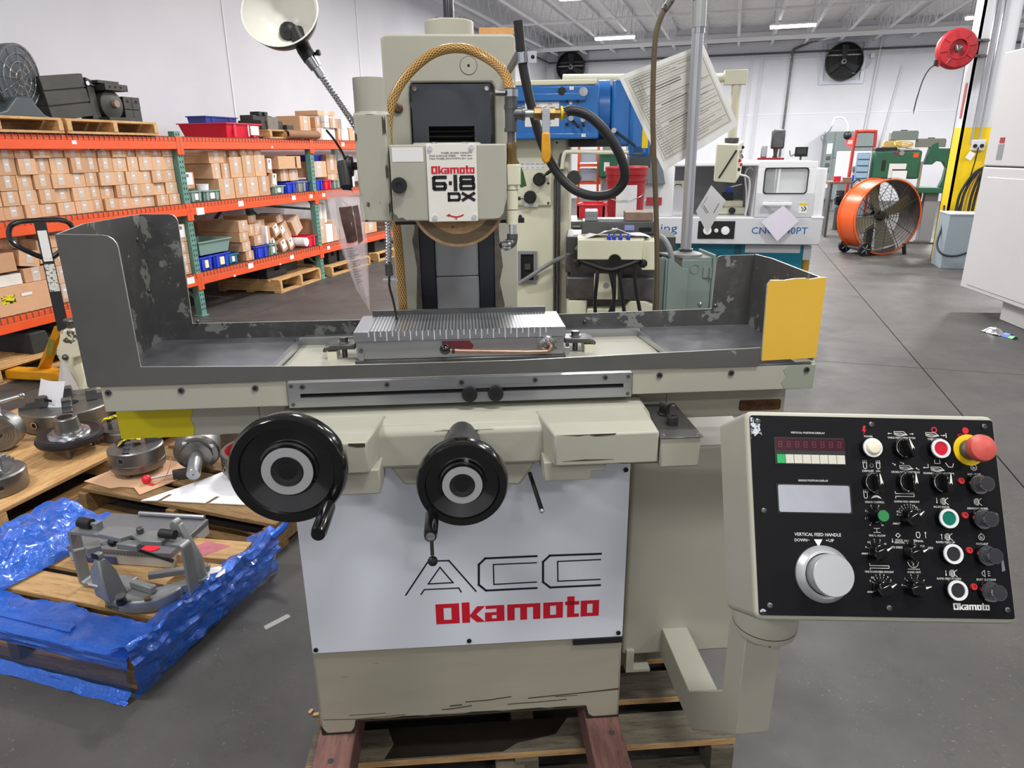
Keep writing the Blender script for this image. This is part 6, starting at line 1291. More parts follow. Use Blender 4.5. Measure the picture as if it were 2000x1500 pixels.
for y, z, w in ((4.66, 1.69, .045), (7.3, 1.66, .03), (6.62, 1.075, .09), (5.98, 1.045, .11), (7.62, 1.075, .08), (7.2, .33, .03), (6.36, .33, .035), (6.65, .395, .09), (7.45, .38, .08), (5.7, .39, .1), (8.0, 1.07, .07), (8.3, 1.07, .07), (8.3, .385, .07), (8.9, 1.70, .08), (4.35, .36, .08)):
    b = MB(); b.box(XR0 + .0125, XR0 + .0135, y - w / 2, y + w / 2, z - w * .32, z + w * .32, LABEL if w > .05 else WHITE); b.build('shelf_sticker', t)
b = MB(); b.cyl((-6.1, 6.9, .5), (-6.1, 7.75, 1.1), .02, BLKM, n=8); b.build('black_strut', t)
# cartons: unit box with its open face at +x
def unit(bm, b=None):
    b = b or MB(); b.box(-1, 0, -.5, .5, 0, 1, bm); return b
PROTO = {}
def carton(y0, y1, z0, z1, label, group, k=0, x=-5.17, dep=.34, tape=1, lab=1, rz=0., tilt=0., m=None, name='cardboard_box', cat='box', sheet=0):
    key = (k, tape, lab, m.name if m else '', sheet)
    if key not in PROTO:
        bm = m or CARD[k]
        o = unit(bm).build(name)
        if tape:
            c = MB(); c.box(-.001, .004, -.17, .17, .2 if tape == 1 else .0, 1.0, TAPE); c.box(-.5, .003, -.17, .17, 1.0, 1.006, TAPE); c.build('tape_strip', o)
            c = MB(); c.box(-.001, .0045, -.13, .15, .93, .995, LABEL); c.build('tape_glint', o) if False else None
        if lab:
            c = MB(); c.box(.004, .007, -.09, .09, .60, .70, LABEL); c.build('sticker', o)
        if sheet:
            c = MB(); c.box(.008, .014, -.36, .36, .25, .97, PAPER); c.box(.014, .0145, -.2, .1, .7, .9, INKG); c.build('paper_label', o)
        PROTO[key] = o; used = False
    else: used = True
    o = PROTO[key]
    if used: o = dup(o)
    o.location = (x, (y0 + y1) / 2, z0); o.scale = (dep, y1 - y0, z1 - z0); o.rotation_euler = (tilt, 0, rz)
    tag(o, label, cat, group); return o
ORD = ['first', 'second', 'third', 'fourth', 'fifth', 'sixth', 'seventh', 'eighth', 'ninth', 'tenth', 'eleventh', 'twelfth', 'thirteenth', 'fourteenth', 'fifteenth']
ROWS = [(1.573, 1.631), (1.4525, 1.572), (1.340, 1.4515), (1.2315, 1.339), (1.131, 1.2305)]
RN = ['top', 'second', 'third', 'fourth', 'bottom']
seams = [3.715, 3.865, 4.015, 4.16, 4.30, 4.453, 4.615, 4.762, 4.905, 5.05, 5.195, 5.34, 5.49, 5.655, 5.79]
for r, (z0, z1) in enumerate(ROWS):
    off = rnd.uniform(-.03, .03)
    ss = [s + (off + rnd.uniform(-.014, .014) if 0 < i < len(seams) - 1 else 0) for i, s in enumerate(seams)]
    for c in range(len(ss) - 1):
        carton(ss[c] + rnd.uniform(.002, .008), ss[c + 1] - rnd.uniform(.001, .006), z0 + .0005, z1 - rnd.uniform(0, .003), 'taped brown carton, %s row of the big carton wall, %s from its right end' % (RN[r], ORD[len(ss) - 2 - c]), 'cartons stacked in a wall on the middle shelf', rnd.randrange(4), -5.18 + rnd.uniform(-.02, .012), .34)
Gm = 'cartons on the middle shelf of the second bay'; Gl = 'cartons on the lowest shelf'; G3 = 'cartons on the third bay'; Gt = 'cartons on top of the rack'
def many(lst, grp):
    for i, (y0, y1, z0, z1, lb, kw) in enumerate(lst): carton(y0 + .002, y1 - .002, z0 + .001, z1 - .001, lb, grp, kw.pop('k', i % 4), **kw)
ZM, ZL, ZT = 1.132, .444, 1.756
many([(6.31, 6.54, 1.499, 1.625, 'taped carton top left of the second bay pile, above the two taped ones', dict(x=-5.2, dep=.5)), (6.55, 6.62, 1.499, 1.62, 'narrow carton beside the top left carton of the second bay pile', dict(x=-5.22)),
      (6.335, 6.465, 1.345, 1.498, 'left of two heavily taped cartons in the second bay pile', dict(x=-5.2, dep=.6, tape=2)), (6.47, 6.598, 1.345, 1.497, 'right of two heavily taped cartons in the second bay pile', dict(x=-5.19, tape=2)),
      (6.36, 6.60, ZM, 1.344, 'tall bottom carton of the second bay pile, first from the left', dict(x=-5.16, dep=.5)), (6.61, 6.805, ZM, 1.344, 'tall bottom carton of the second bay pile, second from the left', dict(x=-5.16)), (6.81, 7.02, ZM, 1.344, 'tall bottom carton of the second bay pile, third from the left', dict(x=-5.16)), (7.025, 7.23, ZM, 1.344, 'tall bottom carton of the second bay pile, rightmost', dict(x=-5.16)),
      (6.60, 6.80, 1.346, 1.56, 'tall middle carton with narrow tape, first of three', dict(x=-5.18)), (6.805, 7.01, 1.346, 1.574, 'tall middle carton with narrow tape, second of three', dict(x=-5.175)), (7.015, 7.215, 1.346, 1.576, 'tall middle carton with narrow tape, last of three', dict(x=-5.175)),
      (6.64, 6.785, 1.562, 1.622, 'small flat carton right under the top beam, leftmost of four', dict(x=-5.2)), (6.795, 6.91, 1.576, 1.632, 'small flat carton right under the top beam, second of four', dict(x=-5.18)), (6.915, 7.03, 1.576, 1.632, 'small flat carton right under the top beam, third of four', dict(x=-5.18)), (7.04, 7.165, 1.577, 1.632, 'small flat carton right under the top beam, rightmost of four', dict(x=-5.18)),
      (7.225, 7.325, 1.376, 1.539, 'carton with white front leaning at the right of the second bay pile, upper', dict(x=-5.17, lab=0, sheet=1, tilt=-.06)), (7.245, 7.345, 1.205, 1.372, 'carton with white front tilted against the pile, lower', dict(x=-5.15, lab=0, sheet=1, tilt=-.2)),
      (5.92, 6.10, 1.26, 1.42, 'carton half covered by a white paper next to the second post', dict(x=-5.24, lab=0, sheet=1)), (5.94, 6.30, ZM, 1.255, 'brown carton behind the two sage bins', dict(x=-5.50)), (6.15, 6.35, 1.258, 1.34, 'dark carton behind the white cup', dict(x=-5.52, k=3)),
      (7.43, 7.90, 1.414, 1.56, 'long carton with a dark arrow strip lying on two small cartons', dict(x=-5.15, dep=.5, tape=0, lab=0)), (7.52, 7.685, 1.272, 1.412, 'small carton under the long carton, left', dict(x=-5.2, tape=2)), (7.70, 7.885, 1.272, 1.412, 'small carton under the long carton, right', dict(x=-5.2, tape=2)), (7.45, 7.95, ZM, 1.27, 'low carton behind the blue and grey bins', dict(x=-5.5, k=3))], Gm)
b = MB(); b.box(-.001, .004, .24, .30, .05, .95, INK); bx = [o for o in COL.objects if o.get('label', '').startswith('long carton with a dark')][0]; b.build('dark_strip', bx)
many([(5.675, 5.79, .769, .938, 'top carton with white paper beside the second post, low shelf', dict(sheet=1, lab=0)), (5.665, 5.79, .653, .767, 'carton under the papered one beside the second post', dict()), (5.665, 5.79, .549, .651, 'third carton down beside the second post', dict()), (5.67, 5.79, ZL, .547, 'lowest carton beside the second post on the low shelf', dict()),
      (6.60, 6.76, .764, .888, 'uppermost of four long flat cartons stacked on the low shelf', dict(dep=.55)), (6.59, 6.75, .658, .762, 'second from top of four long flat cartons on the low shelf', dict(dep=.55)), (6.62, 6.76, .550, .656, 'third from top of four long flat cartons on the low shelf', dict(dep=.55)), (6.66, 6.80, ZL, .548, 'lowest of four long flat cartons on the low shelf', dict(dep=.5)),
      (6.95, 7.09, .826, .913, 'small carton on top of two cartons, low shelf middle', dict(x=-5.3)), (6.82, 6.93, .70, .823, 'left of two equal small cartons, low shelf middle', dict(x=-5.22)), (6.935, 7.045, .70, .823, 'right of two equal small cartons, low shelf middle', dict(x=-5.22)), (6.85, 7.03, .585, .698, 'carton sitting on the blue bin, low shelf middle', dict(x=-5.18)),
      (7.10, 7.27, .60, .775, 'clear taped carton behind the white board, low shelf', dict(x=-5.26, tape=2, lab=0)), (7.06, 7.24, .776, .85, 'flat carton lying on the clear taped carton', dict(x=-5.3)), (6.7, 7.1, ZL, .86, 'dark carton far back on the low shelf', dict(x=-5.78, k=3)), (7.05, 7.30, ZL, .575, 'carton behind the small sage bin, low shelf', dict(x=-5.62, k=3))], Gl)
for i, (y, z, w, h, a, lb) in enumerate(((7.40, .70, .11, .14, .45, 'tumbled carton, upper left of the fallen heap'), (7.55, .68, .10, .12, .5, 'tumbled carton, middle of the fallen heap'), (7.36, .52, .11, .17, .32, 'tumbled carton, lower left of the fallen heap'), (7.52, .50, .12, .15, .42, 'tumbled carton, lower middle of the fallen heap'), (7.70, .50, .11, .15, .38, 'tumbled carton, lower right of the fallen heap'), (7.66, .66, .19, .22, .55, 'large tumbled carton sliding over the fallen heap'), (7.86, .72, .17, .20, .5, 'large tumbled carton at the top right of the fallen heap'), (7.50, .82, .13, .09, .2, 'flat tumbled carton on top of the fallen heap'))):
    carton(y - w / 2, y + w / 2, z - h / 2 + .03, z + h / 2 + .03, lb, 'tumbled cartons on the low shelf', i % 4, -5.24 - .01 * (i % 3), .3, 0, 0, 0, a, sheet=1 if i < 5 else 0, tape=0) if False else carton(y - w / 2, y + w / 2, z - h / 2 + .02, z + h / 2 + .02, lb, 'tumbled cartons on the low shelf', i % 4, -5.24 - .02 * (i % 3), .3, 2 if i > 4 else 0, 0, 0., a, sheet=1 if i < 5 else 0)
many([(8.19, 8.355, .445, .76, 'tall brown carton with two tape bits, third bay low shelf', dict()), (8.36, 8.53, .445, .68, 'plain white carton on the third bay low shelf', dict(m=WHITEM, tape=0, lab=0)), (8.54, 8.69, .445, .72, 'brown carton at the sleeve edge, third bay low shelf', dict()), (8.72, 8.95, .445, .60, 'brown carton behind the plastic sleeve, third bay', dict()), (9.1, 9.4, .445, .62, 'carton seen right of the plastic sleeve, left of two', dict()), (9.42, 9.8, .445, .60, 'carton seen right of the plastic sleeve, right of two', dict()),
      (8.20, 8.56, 1.29, 1.49, 'carton with yellow sticker resting on three bins, third bay', dict(x=-5.2, dep=.45, tape=2)), (8.66, 8.92, 1.32, 1.57, 'upper tall carton in the third bay, left of the lamp knob', dict(x=-5.25)), (8.66, 8.90, ZM, 1.318, 'lower tall carton in the third bay, left of the lamp knob', dict(x=-5.25)), (8.93, 9.23, ZM, 1.342, 'white carton with red edge beside the dust hood', dict(m=WHITEM, tape=0))], G3)
many([(8.12, 8.36, 1.85, 2.038, 'carton high on the left of the rack top boxes', dict(tape=2, x=-5.25)), (8.02, 8.38, ZT, 1.848, 'flat carton behind the cardboard tube on the rack top', dict(x=-5.3)), (8.40, 8.52, ZT, 1.905, 'carton left of the big white carton on the rack top', dict(x=-5.2)), (8.42, 8.56, 1.907, 2.03, 'small brown carton on top of the rack beside white ones', dict(x=-5.22)), (8.53, 8.86, ZT, 1.905, 'big white carton on the rack top', dict(m=WHITEM, tape=0, lab=0, x=-5.2)), (8.57, 8.68, 1.907, 1.975, 'small white carton, lower of two, on the rack top', dict(m=WHITEM, tape=0, lab=0)), (8.57, 8.68, 1.977, 2.06, 'small white carton, upper of two, on the rack top', dict(m=WHITEM, tape=0, lab=0)), (8.70, 8.90, 1.907, 2.03, 'taped carton with a torn sticker on the rack top', dict(tape=2)), (8.55, 8.98, 2.062, 2.12, 'wide flat carton uppermost on the rack top', dict(x=-5.25)), (8.88, 8.96, ZT, 1.905, 'narrow brown carton next to the big white carton', dict()), (8.98, 9.16, ZT, 1.90, 'white carton at the dust hood on the rack top', dict(m=WHITEM, tape=0, lab=0)), (9.0, 9.14, 1.902, 2.03, 'upper white carton at the dust hood on the rack top', dict(m=WHITEM, tape=0, lab=0)), (9.19, 9.5, ZT, 1.92, 'carton hidden half by the dust hood, rack top', dict())], Gt)
# near bay, low shelf: big carton and a loose pile
many([(3.74, 4.23, ZL, .655, 'largest brown carton with yellow hazard sticker, behind the pallet jack', dict(k=0, x=-5.14, dep=.5, tape=0)), (3.78, 4.0, .657, .74, 'bundle wrapped in milky film on the largest carton', dict(m=mat('milky film', (222, 218, 212), .3), tape=0, lab=0)), (4.02, 4.22, .657, .765, 'grey taped carton right of the milky bundle', dict(k=3, tape=2)), (3.80, 3.98, .76, .90, 'carton with two printed arrows at the left edge', dict(tape=0, lab=0)), (4.00, 4.17, .775, .90, 'tilted carton behind the jack handle', dict(tilt=-.18)), (3.95, 4.12, .91, .985, 'dark carton high in the near pile', dict(x=-5.4, k=3)), (4.18, 4.27, .78, .96, 'narrow upright carton right of the jack handle', dict(tape=0, sheet=1, lab=0)), (4.02, 4.25, .90, 1.0, 'taped carton under the shelf beam in the near pile', dict(x=-5.35)),
      (4.30, 4.47, .89, .985, 'uppermost of the carton column left of the tray guard', dict()), (4.28, 4.45, .745, .887, 'second of the carton column left of the tray guard', dict()), (4.27, 4.43, .60, .743, 'third of the carton column left of the tray guard', dict()), (4.26, 4.42, ZL, .598, 'lowest of the carton column left of the tray guard', dict()), (4.50, 4.9, ZL, .80, 'carton pile hidden behind the tray guard', dict()), (3.78, 4.2, ZL, .95, 'dark carton at the back of the near low shelf', dict(x=-5.75, k=3))], 'loose cartons on the near low shelf')
bx = [o for o in COL.objects if o.get('label', '').startswith('largest brown carton')][0]
b = MB(); b.box(-.001, .003, -.42, -.20, .42, .72, mat('hazard yellow', (222, 208, 40), .5, chip=(24, 24, 20), cs=9, thr=.5)); b.build('hazard_sticker', bx)
# plastic bins
def bin_(x, y0, y1, z0, z1, m, label, dep=.3, rz=0., ribs=1, lab=0, tilt=0., lm=None):
    w, h = y1 - y0, z1 - z0
    t = thing('plastic_bin', label, 'bin', (x, (y0 + y1) / 2, z0), rz, 'plastic bins on the rack', (tilt, 0, rz))
    b = MB(); q = .88; th = .006
    o = [(-dep, -w / 2), (0, -w / 2), (0, w / 2), (-dep, w / 2)]; bt = [(-dep + dep * .08, -w / 2 * q), (-dep * .06, -w / 2 * q), (-dep * .06, w / 2 * q), (-dep + dep * .08, w / 2 * q)]
    vs = [(*p, 0) for p in bt] + [(*p, h) for p in o] + [(p[0] * .97 - .006, p[1] * .94, h) for p in o] + [(p[0] * .97 - .006, p[1] * .94, th) for p in bt]
    fs = [(3, 2, 1, 0)] + [(i, (i + 1) % 4, (i + 1) % 4 + 4, i + 4) for i in range(4)] + [(i + 4, (i + 1) % 4 + 4, (i + 1) % 4 + 8, i + 8) for i in range(4)] + [(i + 8, (i + 1) % 4 + 8, (i + 1) % 4 + 12, i + 12) for i in range(4)] + [(12, 13, 14, 15)]
    b.add(vs, fs, m); b.build('tub', t)
    b = MB(); r = .012
    for s in ((-dep - r, r, -w / 2 - r, -w / 2), (-dep - r, r, w / 2, w / 2 + r), (0, r, -w / 2, w / 2), (-dep - r, -dep, -w / 2, w / 2)): b.box(*s, h - .012, h, m)
    b.build('rim', t)
    if ribs:
        for yy in (-.28, .28):
            b = MB(); b.box(-.014, .004, yy * w - .018 * min(1, w / .2), yy * w + .018 * min(1, w / .2), .01, h - .012, m); b.build('rib', t)
    if lab:
        b = MB(); b.box(-.008, -.002 + .008, -.13 * w, .13 * w, h * .2, h * .75, lm or LABEL); b.build('label', t)
    return t
LY = mat('pale yellow label', (236, 234, 186), .6)
bin_(-5.15, 5.90, 6.08, ZM, 1.243, BING, 'sage bin next to the second post, left of two', lab=1); bin_(-5.15, 6.10, 6.35, ZM, 1.238, BING, 'sage bin with white label, right of two below the cup', lab=1)
bin_(-5.15, 7.27, 7.50, ZM, 1.231, BING, 'sage bin right of the tall cartons, middle shelf', lab=1); bin_(-5.15, 7.53, 7.74, ZM, 1.256, BINB, 'blue bin under the long carton, middle shelf'); bin_(-5.15, 7.76, 7.97, ZM, 1.262, GREYI, 'grey bin between blue bin and third post'); bin_(-5.17, 7.985, 8.085, ZM, 1.25, BINN, 'navy bin squeezed against the third post')
bin_(-5.15, 8.19, 8.36, ZM, 1.263, BINB, 'blue bin right of the third post, middle shelf'); bin_(-5.15, 8.38, 8.58, ZM, 1.254, BINR, 'red bin right of the blue one, third bay'); bin_(-5.15, 8.61, 8.65 + .12, ZM, 1.246, BING, 'small sage bin right of the red one, third bay')
bin_(-5.28, 8.25, 8.72, 1.492, 1.57, BINB, 'blue bin lying on the stickered carton, third bay', .3, .2)
bin_(-5.15, 5.92, 6.41, .60, .739, BING, 'wide sage tub on top of the two blue bins', .4, ribs=0); bin_(-5.15, 5.90, 6.09, ZL, .585, BINB, 'blue bin with yellow label under the sage tub, left', lab=1, lm=LY); bin_(-5.15, 6.11, 6.36, ZL, .588, BINB, 'blue bin with yellow label under the sage tub, right', lab=1, lm=LY); bin_(-5.2, 6.39, 6.56, ZL, .55, BINT, 'teal bin between the blue bins and the flat cartons', lab=1)
bin_(-5.15, 6.82, 7.04, ZL, .582, BINB, 'blue bin carrying a carton, low shelf middle'); bin_(-5.15, 7.07, 7.22, ZL, .577, BING, 'small sage bin right of the blue bin, low shelf', lab=1); bin_(-5.15, 7.86, 8.07, ZL, .583, BINR, 'red bin at the end of the low shelf by the third post')
def red_bin():
    t = bin_(-5.14, 6.58, 7.16, ZT, 1.905, BINR, 'large red bin with white label on top of the rack', .62, 0, 1); b = MB(); b.box(-.002, .006, .10, .24, .03, .125, LABEL); b.build('white_label', t); b = MB(); b.box(-.002, .008, .055, .068, .015, .13, WHITE); b.build('white_strip', t)
red_bin(); bin_(-5.72, 6.98, 7.52, ZT, 2.0, BINN, 'navy bin standing behind the red bin on the rack top', .25)
t = thing('bag', 'crumpled black bag behind the sage tub on the low shelf', 'bag', (-5.85, 6.2, ZL), 0); b = MB(); b.ball((0, 0, .2), .2, mat('black plastic', (30, 30, 32), .35, bump=.8, bs=20), n=20, sq=(.7, 1.5, 1.0)); b.build('bag', t); b = MB(); b.tube([(0, -.2, .3), (.05, 0, .42), (0, .2, .34)], .02, BLKM, n=8); b.build('strap', t)
for x, y, z, r, h, lb in ((-5.2, 6.16, 1.24, .06, .06, 'white tub standing on the sage bins'), (-5.22, 7.38, 1.235, .05, .13, 'white can in the sage bin right of the tall cartons')):
    t = thing('tub', lb, 'tub', (x, y, z)); b = MB(); b.lathe([(r * .9, 0), (r, h * .9), (r * 1.04, h * .9), (r * 1.04, h), (.0001, h)], WHITEM, n=20); b.build('body', t)
t = thing('board', 'white board standing between the cartons on the low shelf', 'board', (-5.16, 7.07, .59), 0); b = MB(); b.box(-.2, 0, -.015, .015, 0, .20, PAPER); b.build('board', t)
t = thing('paper_roll', 'small white roll at the foot of the tumbled cartons', 'roll', (-5.12, 7.80, .52), 0); b = MB(); b.lathe([(.03, -.3), (.055, -.3), (.055, 0), (.048, .004), (.0001, .004)], WHITEM, axis='x', n=20); b.build('roll', t)
for i, (y, z, r, lb) in enumerate(((8.42, .74, .05, 'white wrapped roll standing in the third bay, left'), (8.53, .74, .05, 'white wrapped roll standing in the third bay, right'))):
    t = thing('wrapped_roll', lb, 'roll', (-5.3, y, .69)); b = MB(); b.lathe([(r, 0), (r, .26 - .03 * i), (r * .6, .29 - .03 * i), (.0001, .30 - .03 * i)], mat('milky film', (222, 218, 212)), n=16); b.build('roll', t)
t = thing('cardboard_tube', 'thick brown cardboard tube lying on the rack top', 'tube', (-5.12, 7.95, ZT + .052), 0); b = MB(); b.lathe([(.038, -.34), (.05, -.34), (.05, .34), (.038, .34)], CARDD, axis='y', n=22, cap=False); b.lathe([(.038, -.33), (.038, .33)], HOLE, axis='y', n=18, cap=False); b.build('tube', t)
# pallets, fan and angle plates on the rack top
pallet('rack_pallet', 'pine pallet on the rack top below the drum blower', (-5.42, 4.03, ZT), 0, .66, 1.08, 'y', 5, .115, 'pallets on the rack'); pallet('rack_pallet', 'pine pallet on the rack top below the angle plates', (-5.42, 5.08, ZT), 0, .66, .96, 'y', 5, .115, 'pallets on the rack'); pallet('rack_pallet', 'half empty pine pallet on the rack top beside the red bin', (-5.42, 7.62, ZT), 0, .6, .66, 'y', 4, .1, 'pallets on the rack', bottoms=2)
pallet('rack_pallet', 'pine pallet on the floor under the second bay, next to the third post', (-5.52, 7.55, 0), R(3), .86, .98, 'y', 6, .16, 'pallets under the rack'); pallet('rack_pallet', 'pine pallet on the floor under the third bay with dark blocks', (-5.5, 8.85, 0), 0, .8, 1.1, 'y', 6, .13, 'pallets under the rack'); pallet('rack_pallet', 'pine pallet on the floor under the near bay behind the jack', (-5.35, 4.5, 0), 0, .7, 2.0, 'y', 5, .12, 'pallets under the rack'); pallet('rack_pallet', 'pine pallet seen between sleeve and column, fourth bay', (-5.5, 10.2, 0), 0, .8, 1.1, 'y', 6, .13, 'pallets under the rack')
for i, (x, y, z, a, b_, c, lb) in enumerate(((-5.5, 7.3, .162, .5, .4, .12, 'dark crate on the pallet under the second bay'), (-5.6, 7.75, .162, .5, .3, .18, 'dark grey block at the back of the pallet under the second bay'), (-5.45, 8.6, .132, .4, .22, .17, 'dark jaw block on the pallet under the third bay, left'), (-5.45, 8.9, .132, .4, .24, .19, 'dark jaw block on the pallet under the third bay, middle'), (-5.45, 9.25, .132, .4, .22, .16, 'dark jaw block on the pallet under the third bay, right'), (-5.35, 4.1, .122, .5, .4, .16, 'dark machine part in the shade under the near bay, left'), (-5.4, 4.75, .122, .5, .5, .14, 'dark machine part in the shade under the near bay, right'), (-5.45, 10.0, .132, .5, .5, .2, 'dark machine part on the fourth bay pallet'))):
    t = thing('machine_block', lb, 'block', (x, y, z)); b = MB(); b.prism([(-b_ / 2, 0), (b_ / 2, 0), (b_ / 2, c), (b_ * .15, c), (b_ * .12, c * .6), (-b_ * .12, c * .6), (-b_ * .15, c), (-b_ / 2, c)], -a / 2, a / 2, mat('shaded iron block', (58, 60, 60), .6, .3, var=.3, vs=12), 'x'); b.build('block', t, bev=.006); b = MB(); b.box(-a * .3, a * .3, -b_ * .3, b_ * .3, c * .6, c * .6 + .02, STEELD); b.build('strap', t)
DK = mat('dark oiled casting', (68, 68, 64), .5, .4, var=.25, vs=8)
t = thing('drum_blower', 'large grey drum blower with wire guard, cut by the left edge', 'fan', (-5.42, 4.33, ZT + .116), 0)
M = Matrix.Translation((-.02, .14, .30)) @ Vector((.95, .26, -.12)).to_track_quat('Z', 'Y').to_matrix().to_4x4() @ Matrix.Scale(.74, 4)
BG = mat('blower grey', (66, 74, 78), .4); b = MB(); b.lathe([(.1, -.22), (.2, -.2), (.30, -.05), (.325, .05), (.335, .12), (.322, .121)], BG, n=44, T=M); b.build('drum', t)
b = MB(); b.lathe([(.322, .12), (.315, .05), (.29, -.04), (.19, -.16), (.02, -.18)], mat('bright drum lining', (176, 178, 182), .35, .5, var=.2, vs=3), n=44, T=M, cap=False); b.build('drum_lining', t)
b = MB()
for r_ in (.08, .16, .24, .315): b.tube([M @ Vector((r_ * math.cos(q * PI / 8), r_ * math.sin(q * PI / 8), .125 + .03 * (1 - r_ / .315))) for q in range(16)], .003, CHROME, n=5, sm=2, closed=True)
for k in range(12): a = k * PI / 6; b.cyl(M @ Vector((0, 0, .155)), M @ Vector((.33 * math.cos(a), .33 * math.sin(a), .12)), .0025, CHROME, n=4)
b.build('wire_guard', t)
b = MB(); b.prism([(-.2, 0), (.34, 0), (.26, .03), (.2, .1), (.18, .15), (.04, .15), (-.06, .05)], -.16, .14, BG, 'x'); b.build('pedestal', t, bev=.02)
t = thing('angle_plate', 'tall dark slotted angle plate leaning on the rack top', 'angle plate', (-5.45, 4.93, ZT + .1185), 0)
M = Matrix.Rotation(R(8), 4, 'X')
b = MB()
for k in range(3): b.box(-.04, .09, -.21, .21, .012 + k * .115, .118 + k * .115, DK, M)
b.box(-.04, .075, -.205, .205, .01, .35, DK, M); b.build('slotted_face', t, bev=.004)
b = MB(); b.prism([(.2, .01), (.30, .005), (.26, .33), (.2, .35)], -.05, .08, DK, 'x'); b.box(-.3, .1, -.22, .25, 0, .012, DK); b.build('rib', t, bev=.004)
b = MB(); b.cyl((.095, .18, .30), (.08, .45, .27), .008, STEELB, n=8); b.lathe([(.018, -.004), (.018, .004)], STEELB, n=14, axis='x', c=(.1, .19, .30)); b.build('wrench', t)
t = thing('rotary_vise', 'dark dividing head with flat top between the angle plate and the cube', 'dividing head', (-5.42, 5.33, ZT + .117), 0)
b = MB(); b.lathe([(.03, -.1), (.11, -.1), (.12, -.06), (.12, .08), (.05, .1)], DK, axis='x', n=28, c=(0, 0, .14)); b.build('head', t); b = MB(); b.lathe([(.035, .1), (.033, .13), (.0001, .13)], mat('rusty end', (140, 120, 110), .6), axis='x', n=8, c=(0, .01, .15)); b.build('spindle_end', t)
b = MB(); b.box(-.14, .14, -.1, .15, .255, .31, DK); b.box(-.1, .1, -.13, .1, .31, .335, DK); b.build('top_table', t, bev=.004)
for k in range(3):
    b = MB(); b.lathe([(.011, .1402), (.011, .1415)], HOLE, axis='x', n=10, c=(0, -.05 + k * .06, .283)); b.build('slot', t)
b = MB(); b.box(-.14, .16, -.13, .16, 0, .035, DK); b.build('base', t, bev=.004)
t = thing('angle_cube', 'dark cube with grooved cross face at the right end of the rack pallets', 'cube', (-5.44, 5.56, ZT + .117), 0)
b = MB()
for i in range(2):
    for k in range(2): b.box(-.1, .1, -.095 + i * .097, -.002 + i * .097, .002 + k * .11, .108 + k * .11, DK)
b.box(-.095, .094, -.09, .09, 0, .215, HOLE); b.build('cube', t, bev=.003)
for y, z in ((-.05, .18), (.05, .18)):
    b = MB(); b.prism([(y - .018, z - .012), (y + .018, z - .012), (y + .012, z + .012), (y - .012, z + .012)], .1, .1012, HOLE, 'x'); b.build('cut_out', t)
t = thing('vise_block', 'dark stepped vise body with a pale front on the half empty pallet', 'vise', (-5.38, 7.55, ZT + .102), 0)
b = MB(); b.box(-.2, .12, -.2, .22, 0, .1, DK); b.box(-.18, .0, -.18, .18, .1, .16, DK); b.build('body', t, bev=.005); b = MB(); b.prism([(-.1, 0), (.09, 0), (.1, .14), (-.11, .14)], .1, .14, mat('scuffed vise face', (124, 118, 108), .6, var=.3, vs=30), 'x'); b.build('front_jaw', t)
for y in (-.06, .05):
    b = MB(); b.box(-.1, .02, y - .03, y + .03, .16, .2, BLKM); b.build('top_lug', t)
b = MB(); b.box(-.1, .16, .24, .38, 0, .06, DK); b.build('side_block', t, bev=.005)
# ------------------------------------------------------------ blue and cream milling machine behind the grinder
def bx(t, nm, dims, m, bev=0., T=None):
    b = MB(); b.box(*dims, m, T); return b.build(nm, t, bev=bev)
t = thing('milling_machine', 'cream milling machine with a blue ram and crowded knee behind the grinder', 'milling machine', (-.9, 3.5, 0), R(11))
bx(t, 'column', (-.62, .122, 0, .6, 0, 1.655), CREAML, .02); bx(t, 'gear_panel', (-.30, .036, -.018, 0, 1.322, 1.65), CREAML, .006); bx(t, 'foot', (-.66, .62, -.55, .65, 0, .12), CREAML, .02)
for x, z, a in ((-.024, 1.45, 35), (-.07, 1.365, 185), (-.21, 1.45, 120)):
    b = MB(); b.lathe([(.032, -.018), (.03, -.06), (.024, -.066), (.0001, -.066)], BLKM, axis='y', n=20, c=(x, 0, z)); o = b.build('speed_knob', t)
    b = MB(); c, s = math.cos(R(a)), math.sin(R(a)); b.cyl((x, -.055, z), (x + .06 * c, -.06, z + .06 * s), .006, STEELB if a > 100 else BLKM, n=8); b.cyl((x + .045 * c, -.06, z + .045 * s), (x + .075 * c, -.062, z + .075 * s), .009, BLKM, n=10); b.build('shift_lever', o)
b = MB(); b.box(-.12, .004, -.0195, -.018, 1.497, 1.533, LABEL)
for k in range(5): b.text('%d' % (80 + 55 * k), INKG, FT(-.108 + k * .025, -.0196, 1.505), h=.006); b.text('%d' % (900 + 310 * k), INKG, FT(-.108 + k * .025, -.0196, 1.522), h=.006)
b.build('speed_chart', t); bx(t, 'lever_plate', (-.10, -.03, -.0195, -.018, 1.317, 1.337), LABEL)
for x, z in ((-.13, 1.64), (.02, 1.64), (.02, 1.335), (.02, 1.43), (.06, 1.62)):
    b = MB(); b.ball((x, -.018 if x < .05 else 0, z), .006, BLKM if x < .05 else STEELD, n=8); b.build('panel_screw', t)
for a in ((-.135, -.039, .928, .945), (-.135, -.039, 1.078, 1.095), (-.135, -.12, .945, 1.078), (-.054, -.039, .945, 1.078)): bx(t, 'recess_frame', (a[0], a[1], -.012, 0, a[2], a[3]), GREYI, .002)
bx(t, 'recess', (-.12, -.054, -.003, .0, .945, 1.078), HOLE)
b = MB(); b.box(-.10, -.07, -.012, -.003, 1.0, 1.03, STEELD); b.build('recess_switch', t)
for x in (.056, .074):
    b = MB(); b.cyl((x, -.02, .3), (x, -.02, 1.45), .008, STEELD, n=8); b.cyl((x, -.02, 1.45), (x + .03, -.02, 1.57), .008, STEELD, n=8); b.build('oil_pipe', t)
